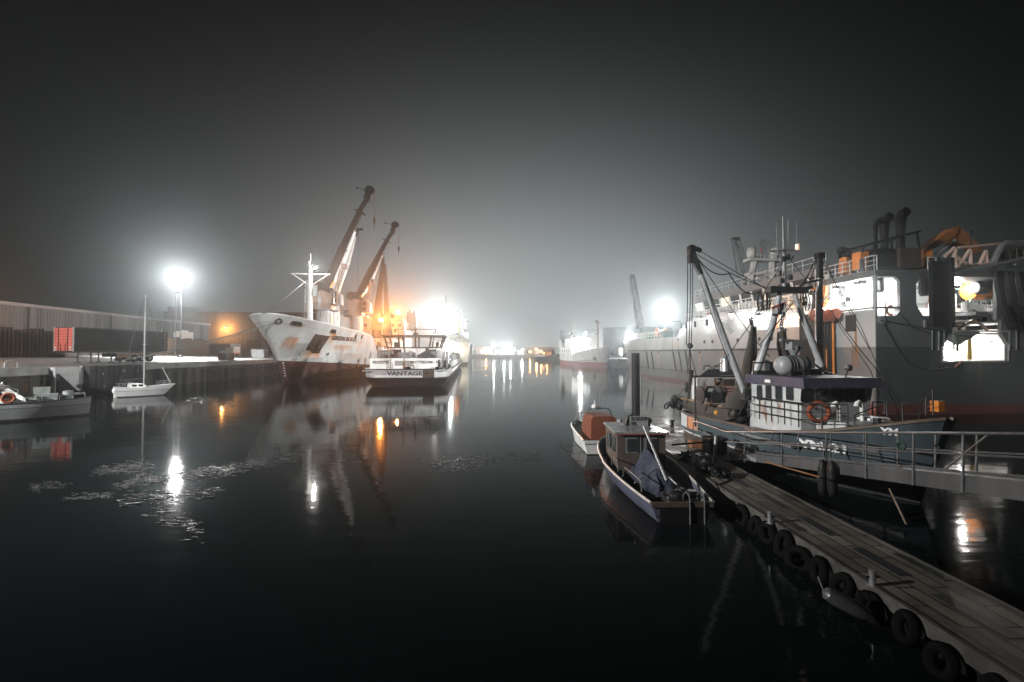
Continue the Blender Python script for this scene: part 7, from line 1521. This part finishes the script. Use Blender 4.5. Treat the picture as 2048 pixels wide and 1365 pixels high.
# landing clutter
pc = thing('plastic_crate', 'black crate on the landing at the foot of the gangway', 'crate', (8.5, 20.4, PZ), .15)
m_ = MB(); m_.box((0, 0, .32), (.75, .6, .64), taper=(1.06, 1.06)); m_.build('body', wet_black, pc, bevel=.02); m_ = MB(); m_.path([(-.4, -.32, .64), (.4, -.32, .64), (.4, .32, .64), (-.4, .32, .64)], .03, 5, closed=True); m_.build('rim', steel_dark, pc)
wbx = MB().box((8.35, 21.6, PZ + .16), (.9, .5, .3)).build('wooden_box', mat('red_brown_wood', (.2, .08, .04), .6, 0, .4, 4), bevel=.02); tag(wbx, 'low red brown box behind the black crate on the landing', 'box')
m_ = MB(); m_.tube((7.75, 18.6, PZ), (7.85, 18.7, PZ + 1.0), .06, n=10); v = m_.build('steel_post', mid_grey); tag(v, 'short grey post on the pontoon left of the black crate', 'post')
bar = MB(); bar.tube((6.0, 18.2, PZ + .75), (8.5, 19.3, PZ + .72), .035, n=8); tag(bar.build('spar', wet_black), 'thin dark spar lying across from the blue boat to the black crate', 'spar')
for k, (x, y) in enumerate(((6.95, 17.2), (7.25, 18.2), (6.75, 18.9), (7.0, 16.4))):
    o_ = clump('rope_pile', Vector((x, y, PZ + .14)), .3, 16, wet_black, None, (1, 1, .4)); tag(o_, ['tangled wet net heap on the pontoon beside the blue boat wheelhouse', 'wet net heap next to the short grey post', 'farthest net heap beside the wheelhouse corner', 'nearest net heap on the pontoon beside the blue boat'][k], 'net heap', 'net heaps on the pontoon')
m_ = MB(); m_.span((6.75, 17.5, PZ), (7.15, 17.95, PZ + .5)); tag(m_.build('fish_box', wet_black, bevel=.02), 'glossy black fish box among the net heaps on the pontoon', 'fish box')
v = P(1369, 858, 26.5); bo = MB().lathe((9.1, 27.6, PZ), [(.1, 0), (.09, .3), (.14, .34), (.14, .4), (.01, .42)], 10).build('mooring_post', wet_black); tag(bo, 'small black bollard on the far end of the landing below the orange stern', 'bollard')
for k in range(3):
    a_ = Vector((7.8, 29.3, PZ + .35 + .2 * k)); b_ = fb.matrix_basis @ ff(12.2, 1.5 - .1 * k, -1, .1) if False else Matrix.LocRotScale(fb.location, fb.rotation_euler, None) @ Vector(ff(12.0, 1.45 - .12 * k, -1, .1))
    mm = MB(); sag(mm, a_, b_, .12 + .06 * k, .014); tag(mm.build('mooring_line', rope_mat), 'thin mooring line from the black pile to the beam trawler stern', 'mooring line', 'stern lines of the beam trawler')

# ---------------------------------------------------------------- blue work boat for sale
bb = thing('work_boat', 'blue open boat with a brown cuddy and a for sale board on its roof', 'boat', (4.68, 13.4, 0), R(1))
def f_b(u, s):
    t = 1 - u; y = 8.1 * t; zd = .58 + .42 * t ** 1.5; z = -.3 + s * (zd + .3); k = max(0, min(1, z / zd))
    b = (.86 + .42 * math.sin(min(1, t * 1.5) * 1.9)) if t < .55 else 1.25 * math.sqrt(max(.0, 1 - ((t - .5) / .505) ** 2.1)) 
    b = max(.02, b) ; return max(.02, b * (.72 + .28 * k ** .7)), y + .5 * k * max(0, t - .6), z
build_hull('hull', f_b, 40, 10, banded('blue_boat_paint', [(.06, (.015, .015, .018))], (.075, .08, .115), rust=.1, scale=1.5, rough=.35), bb)
m_ = MB(); cap_rail(m_, f_b, 36, .05); m_.build('rubbing_strake', mat('pale_gunwale', (.34, .32, .29), .45, 0, .35, 3.0), bb)
m_ = MB(); a_, b_ = f_b(1, 1), f_b(1, .72); m_.span((-a_[0], -.05, b_[2] + .13), (a_[0], .0, a_[2] + .03)); m_.build('transom_board', mat('dark_transom', (.07, .052, .04), .6, 0, .4, 4.0, .3), bb)
m_ = MB(); m_.span((-f_b(1, .3)[0], -.03, -.1), (f_b(1, .3)[0], -.004, b_[2] + .12)); m_.build('transom', wet_black, bb)
m_ = MB(); deck_plate(m_, f_b, 18, .62); m_.build('floor', mat('wet_floor', (.03, .03, .034), .3, 0, .4, 3.0, .2), bb)
BX = lambda px, py, y: hit(bb, 1, y, px, py)
yA_, yF_ = 3.7, 5.9
c0, c1 = BX(1234, 870, yA_), BX(1331, 870, yA_); zrf = BX(1280, 867, yA_).z
ch = MB(); ch.loft([[(c0.x + .02, yA_, .3), (c1.x, yA_, .3), (c1.x - .12, yF_, .4), (c0.x + .1, yF_, .4)], [(c0.x, yA_, zrf), (c1.x, yA_, zrf), (c1.x - .08, yF_, zrf), (c0.x + .06, yF_, zrf)]]); ch = ch.build('cuddy', mat('brown_cuddy', (.075, .06, .05), .5, 0, .35, 3.0, .15), bb)
MB().prism([(c0.x - .1, yA_ - .12, zrf + .002), (c1.x + .08, yA_ - .12, zrf + .002), (c1.x, yF_ + .15, zrf + .002), (c0.x, yF_ + .15, zrf + .002)], (0, 0, .06)).build('cuddy_roof', mat('wet_roof', (.22, .22, .22), .22, 0, .4, 1.6, .2), ch)
MB().span((c0.x - .1, yA_ - .135, zrf - .035), (c1.x + .08, yA_ - .11, zrf + .0)).build('roof_trim', mat('red_trim', (.2, .05, .025), .5), ch)
for pxl, pxr in ((1254, 1274), (1293, 1312)):
    a_, b_ = BX(pxl, 878, yA_), BX(pxr, 904, yA_); fr = MB().span((a_.x - .04, yA_ - .02, b_.z - .04), (b_.x + .04, yA_ - .003, a_.z + .04)).build('window_frame', mid_grey, ch); MB().span((a_.x, yA_ - .03, b_.z), (b_.x, yA_ - .021, a_.z)).build('pane', glass, fr)
m_ = MB(); v = BX(1281, 890, yA_); m_.span((v.x - .01, yA_ - .02, .5), (v.x + .02, yA_ - .002, zrf - .05)); v = BX(1289, 890, yA_); m_.span((v.x, yA_ - .02, .5), (v.x + .02, yA_ - .002, zrf - .05)); m_.build('door_edge', mid_grey, ch)
for y in (4.0, 4.75): MB().prism([(c0.x - .005, y, 1.15), (c0.x - .005, y + .55, 1.15), (c0.x + .01, y + .55, zrf - .18), (c0.x, y, zrf - .18)], (-.012, 0, 0)).build('side_window', glass, ch)
tp = MB(); rows = []; NT = 30
for j in range(NT + 1):
    v_ = j / NT; y = 3.6 - 2.6 * v_; hgt = .95 * (1 - v_ ** 1.5) + .06; row = []
    for i in range(NT + 1):
        t = i / NT; x = -.62 + 1.45 * t; rg = max(0, 1 - abs(t - .48) * 1.75)
        wr = .022 * math.sin(t * 21 + v_ * 9) + .018 * math.sin(v_ * 26 - t * 7) + .012 * math.sin(t * 47 + v_ * 31) - .05 * math.sin(v_ * 3.14 * 3) ** 2 * rg * (1 - rg) * 2
        row.append((x + .02 * math.sin(v_ * 17), y + .04 * math.sin(t * 16 + v_ * 8), .42 + hgt * (rg * rg * (1.6 - .6 * rg)) ** .85 + wr))
    rows.append(row)
tp.loft(rows, closed=False); tp.loft([[(p[0], p[1], p[2]) for p in rows[0]], [(p[0], p[1], .2) for p in rows[0]]], closed=False); tp.build('spray_tarpaulin', mat('navy_tarpaulin', (.034, .037, .055), .5, 0, .3, 3.0, .3), bb, smooth=True)
m_ = MB(); m_.path([(-1.0, 2.6, .62), (-.95, 2.5, .95), (-.85, 1.2, .92), (-.82, 1.05, .8), (-.82, 1.05, .55)], .022, 7); m_.path([(-1.05, 4.0, .7), (-1.02, 3.95, 1.0), (-1.0, 3.3, .98), (-1.0, 3.2, .62)], .022, 7); m_.build('grab_rail', rl, bb)
for x in (.15, .55): m_ = MB(); m_.path([(x, .35, .3), (x, .3, .72), (x + .02, .15, .82), (x + .04, -.02, .78), (x + .05, -.06, .6), (x + .05, -.06, -.1)], .025, 8); m_.build('boarding_ladder', rl, bb)
m_ = MB(); m_.tube(BX(1288, 853, 3.2), BX(1334, 962, 1.0), .045, .05, n=8); m_.tube(BX(1269, 966, 1.0), BX(1314, 938, 2.2), .02, n=6); m_.tube(BX(1335, 952, 1.2), BX(1354, 970, .8), .02); m_.build('lowered_mast', alu, bb)
m_ = MB(); m_.span((-.3, .1, .3), (.75, .9, .58)); m_.box((.5, .5, .62), (.35, .3, .3)); m_.ball((.05, .5, .62), .22, 10, (1.3, 1, .8)); m_.build('engine_box', wet_black, bb, bevel=.04)
# for sale board and roof clutter
sg = thing('sale_board', 'grey hand lettered board reading TE KOOP TEL on the blue boat roof', 'sign', (4.68, 13.4, 0), R(1))
a_, b_ = BX(1260, 833, 4.9), BX(1296, 850, 4.9); zb3 = zrf + .07
MB().span((a_.x, 4.9, zb3), (b_.x, 4.93, max(a_.z, zb3 + .3))).build('board', mat('board_grey', (.22, .23, .225), .6, 0, .2, 4), sg)
zz0 = max(a_.z, zb3 + .3); hh = zz0 - zb3
text('lettering', 'TE KOOP', mat('letter_black', (.01, .01, .01), .7), sg, ((a_.x + b_.x) / 2, 4.893, zb3 + hh * .72), (R(90), 0, 0), hh * .5, .004, .82, bold=.004); text('lettering', 'TEL', MATS['letter_black'], sg, (a_.x + .14, 4.893, zb3 + hh * .24), (R(90), 0, 0), hh * .48, .004, .85, bold=.004)
m_ = MB(); m_.path([(a_.x - .1, 5.2, zb3), (a_.x, 5.25, zb3 + .3), (a_.x + .2, 5.3, zb3 + .38), (a_.x + .4, 5.2, zb3 + .3)], .05, 6)
for k in range(9): m_.box((rng.uniform(a_.x - .35, b_.x + .2), 5.2 + rng.random() * .4, zb3 + .12), (.12 + .1 * rng.random(), .15, .12 + rng.random() * .16), rot=(0, rng.gauss(0, .5), rng.random()))
m_.build('roof_gear', steel_dark, bb); 

# ---------------------------------------------------------------- small boat with orange canopy
ob = thing('cabin_boat', 'small white motor boat with an orange brown canopy', 'boat', (4.17, 22.4, 0), R(3))
def f_o(u, s):
    t = 1 - u; y = 5.2 * t; zd = .66 + .22 * t; z = -.25 + s * (zd + .25); k = max(0, min(1, z / zd)); b = .82 * (1 if t < .45 else math.sqrt(max(0, 1 - ((t - .45) / .56) ** 2))) + .04
    return max(.02, b * (.8 + .2 * k)), y + .35 * k * max(0, t - .6), z
build_hull('hull', f_o, 26, 8, banded('cabin_boat_paint', [(.04, (.02, .02, .02))], (.5, .5, .49), rust=.05, scale=1.2), ob); m_ = MB(); cap_rail(m_, f_o, 26, .045); m_.build('rubbing_strake', alu, ob); m_ = MB(); deck_plate(m_, f_o, 14, .85); m_.build('deck', mid_grey, ob)
OX = lambda px, py, y: hit(ob, 1, y, px, py)
a_, b_, t_ = OX(1182, 884, .5), OX(1234, 884, .5), OX(1208, 833, .5); cz = t_.z
prof = [(a_.x, a_.z), (a_.x + .02, cz - .14), (a_.x + .12, cz - .02), (a_.x + .4, cz), (b_.x - .4, cz), (b_.x - .12, cz - .02), (b_.x - .02, cz - .14), (b_.x, b_.z)]
cn = MB(); cn.loft([[(x + .0, y, z if z > .9 else .6) for x, z in prof] for y in (.5, 1.4, 2.3)], closed=True); cn.loft([[(x, 2.3, z if z > .9 else .6) for x, z in prof], [(x * .8, 3.2, (z - .6) * .35 + .6 if z > .9 else .6) for x, z in prof]]); cn.build('canopy', mat('orange_brown_canvas', (.14, .035, .013), .75, 0, .3, 2.5, .3), ob)
m_ = MB(); m_.path([(a_.x - .02, 1.5, cz - .1), (a_.x + .1, 1.5, cz + .2), (a_.x + .3, 1.5, cz + .26), (b_.x - .3, 1.5, cz + .26), (b_.x - .1, 1.5, cz + .2), (b_.x + .02, 1.5, cz - .1)], .025, 7); m_.tube((.25, 1.5, cz + .25), (.35, 1.5, cz + 1.7), .008, n=4); m_.build('roll_bar', steel_dark, ob)
m_ = MB(); m_.lathe((-.02, 1.5, cz + .27), [(.12, 0), (.15, .03), (.15, .15), (.04, .2), (.02, .4)], 12); m_.build('radar_dome', white_paint, ob)
m_ = MB(); m_.box((.35, -.2, .75), (.3, .35, .45)); m_.tube((.35, -.2, .6), (.35, -.25, -.2), .08); m_.build('outboard_motor', wet_black, ob, bevel=.05)
m_ = MB(); m_.rail([(-.75, 3.0, .8), (-.1, 5.4, .95)], .35, .8, .015, 1); m_.rail([(.75, 3.0, .8), (.1, 5.4, .95)], .35, .8, .015, 1); m_.build('bow_rail', rl, ob)

# ---------------------------------------------------------------- loose pieces of one kind become parts of their own
def separate(o):
    src = bmesh.new(); src.from_mesh(o.data); src.verts.ensure_lookup_table()
    seen, isl = set(), []
    for v in src.verts:
        if v.index in seen: continue
        st, comp = [v], []
        seen.add(v.index)
        while st:
            a = st.pop(); comp.append(a)
            for e in a.link_edges:
                b_ = e.other_vert(a)
                if b_.index not in seen: seen.add(b_.index); st.append(b_)
        isl.append(comp)
    if len(isl) < 2 or len(isl) > 60: src.free(); return
    for k, comp in enumerate(isl):
        nb_ = bmesh.new(); mp_ = {v.index: nb_.verts.new(v.co) for v in comp}
        fs = {f for v in comp for f in v.link_faces}
        for f in sorted(fs, key=lambda f: f.index):
            g_ = nb_.faces.new([mp_[v.index] for v in f.verts]); g_.smooth = f.smooth; g_.material_index = f.material_index
        me = bpy.data.meshes.new(o.data.name); nb_.to_mesh(me); nb_.free()
        for m_ in o.data.materials: me.materials.append(m_)
        if k == 0: first = me
        else:
            c = o.copy(); c.data = me; COL.objects.link(c)
    src.free(); o.data = first
for o in [o for o in bpy.data.objects if o.type == 'MESH' and o.parent and not o.children and o.name.split('.')[0] in ('quarter_plating', 'grating', 'window_post', 'deck_machinery', 'deck_gear', 'roof_gear', 'locker', 'corner_post', 'fender_rib', 'rib', 'tyre_fender', 'freeing_port', 'navigation_lamp', 'deck_tub', 'skylight', 'sodium_light_patch', 'fish_bin', 'rust_run')]:
    if o.parent.name.startswith(('rear_door', 'steel_pontoon')): continue
    separate(o)
for o in [o for o in bpy.data.objects if o.type == 'MESH' and o.parent and o.name.startswith(('bow_rail', 'pulpit', 'deck_rail', 'side_rail'))]:
    me = o.data
    sides = {1: [p for p in me.polygons if p.center.x >= 0], -1: [p for p in me.polygons if p.center.x < 0]}
    if not sides[1] or not sides[-1] or min(abs(v.co.x) for v in me.vertices) < .04: continue
    for sg_ in (1, -1):
        nb_ = bmesh.new(); nb_.from_mesh(me); bmesh.ops.delete(nb_, geom=[v for v in nb_.verts if v.co.x * sg_ < 0], context='VERTS')
        m2 = bpy.data.meshes.new(me.name); nb_.to_mesh(m2); nb_.free()
        for q_ in me.materials: m2.materials.append(q_)
        if sg_ == 1: first = m2
        else: c = o.copy(); c.data = m2; COL.objects.link(c)
    o.data = first

# ---------------------------------------------------------------- night mist
hm = bpy.data.materials.new('mist'); hm.use_nodes = True
n, l = hm.node_tree.nodes, hm.node_tree.links
n.remove(n['Principled BSDF'])
pv = n.new('ShaderNodeVolumePrincipled'); pv.inputs['Color'].default_value = (0.86, 0.96, 1.0, 1)
pv.inputs['Density'].default_value = HAZE_D; pv.inputs['Anisotropy'].default_value = HAZE_G
l.new(pv.outputs[0], n['Material Output'].inputs['Volume'])
hm.cycles.volume_sampling = 'MULTIPLE_IMPORTANCE'; hm.cycles.homogeneous_volume = True
hz = MB().span((-420, -40, -1.6), (420, 760, HAZE_TOP)).build('haze', hm)
tag(hz, 'pale night mist hanging over the whole harbour', 'mist', kind='stuff')
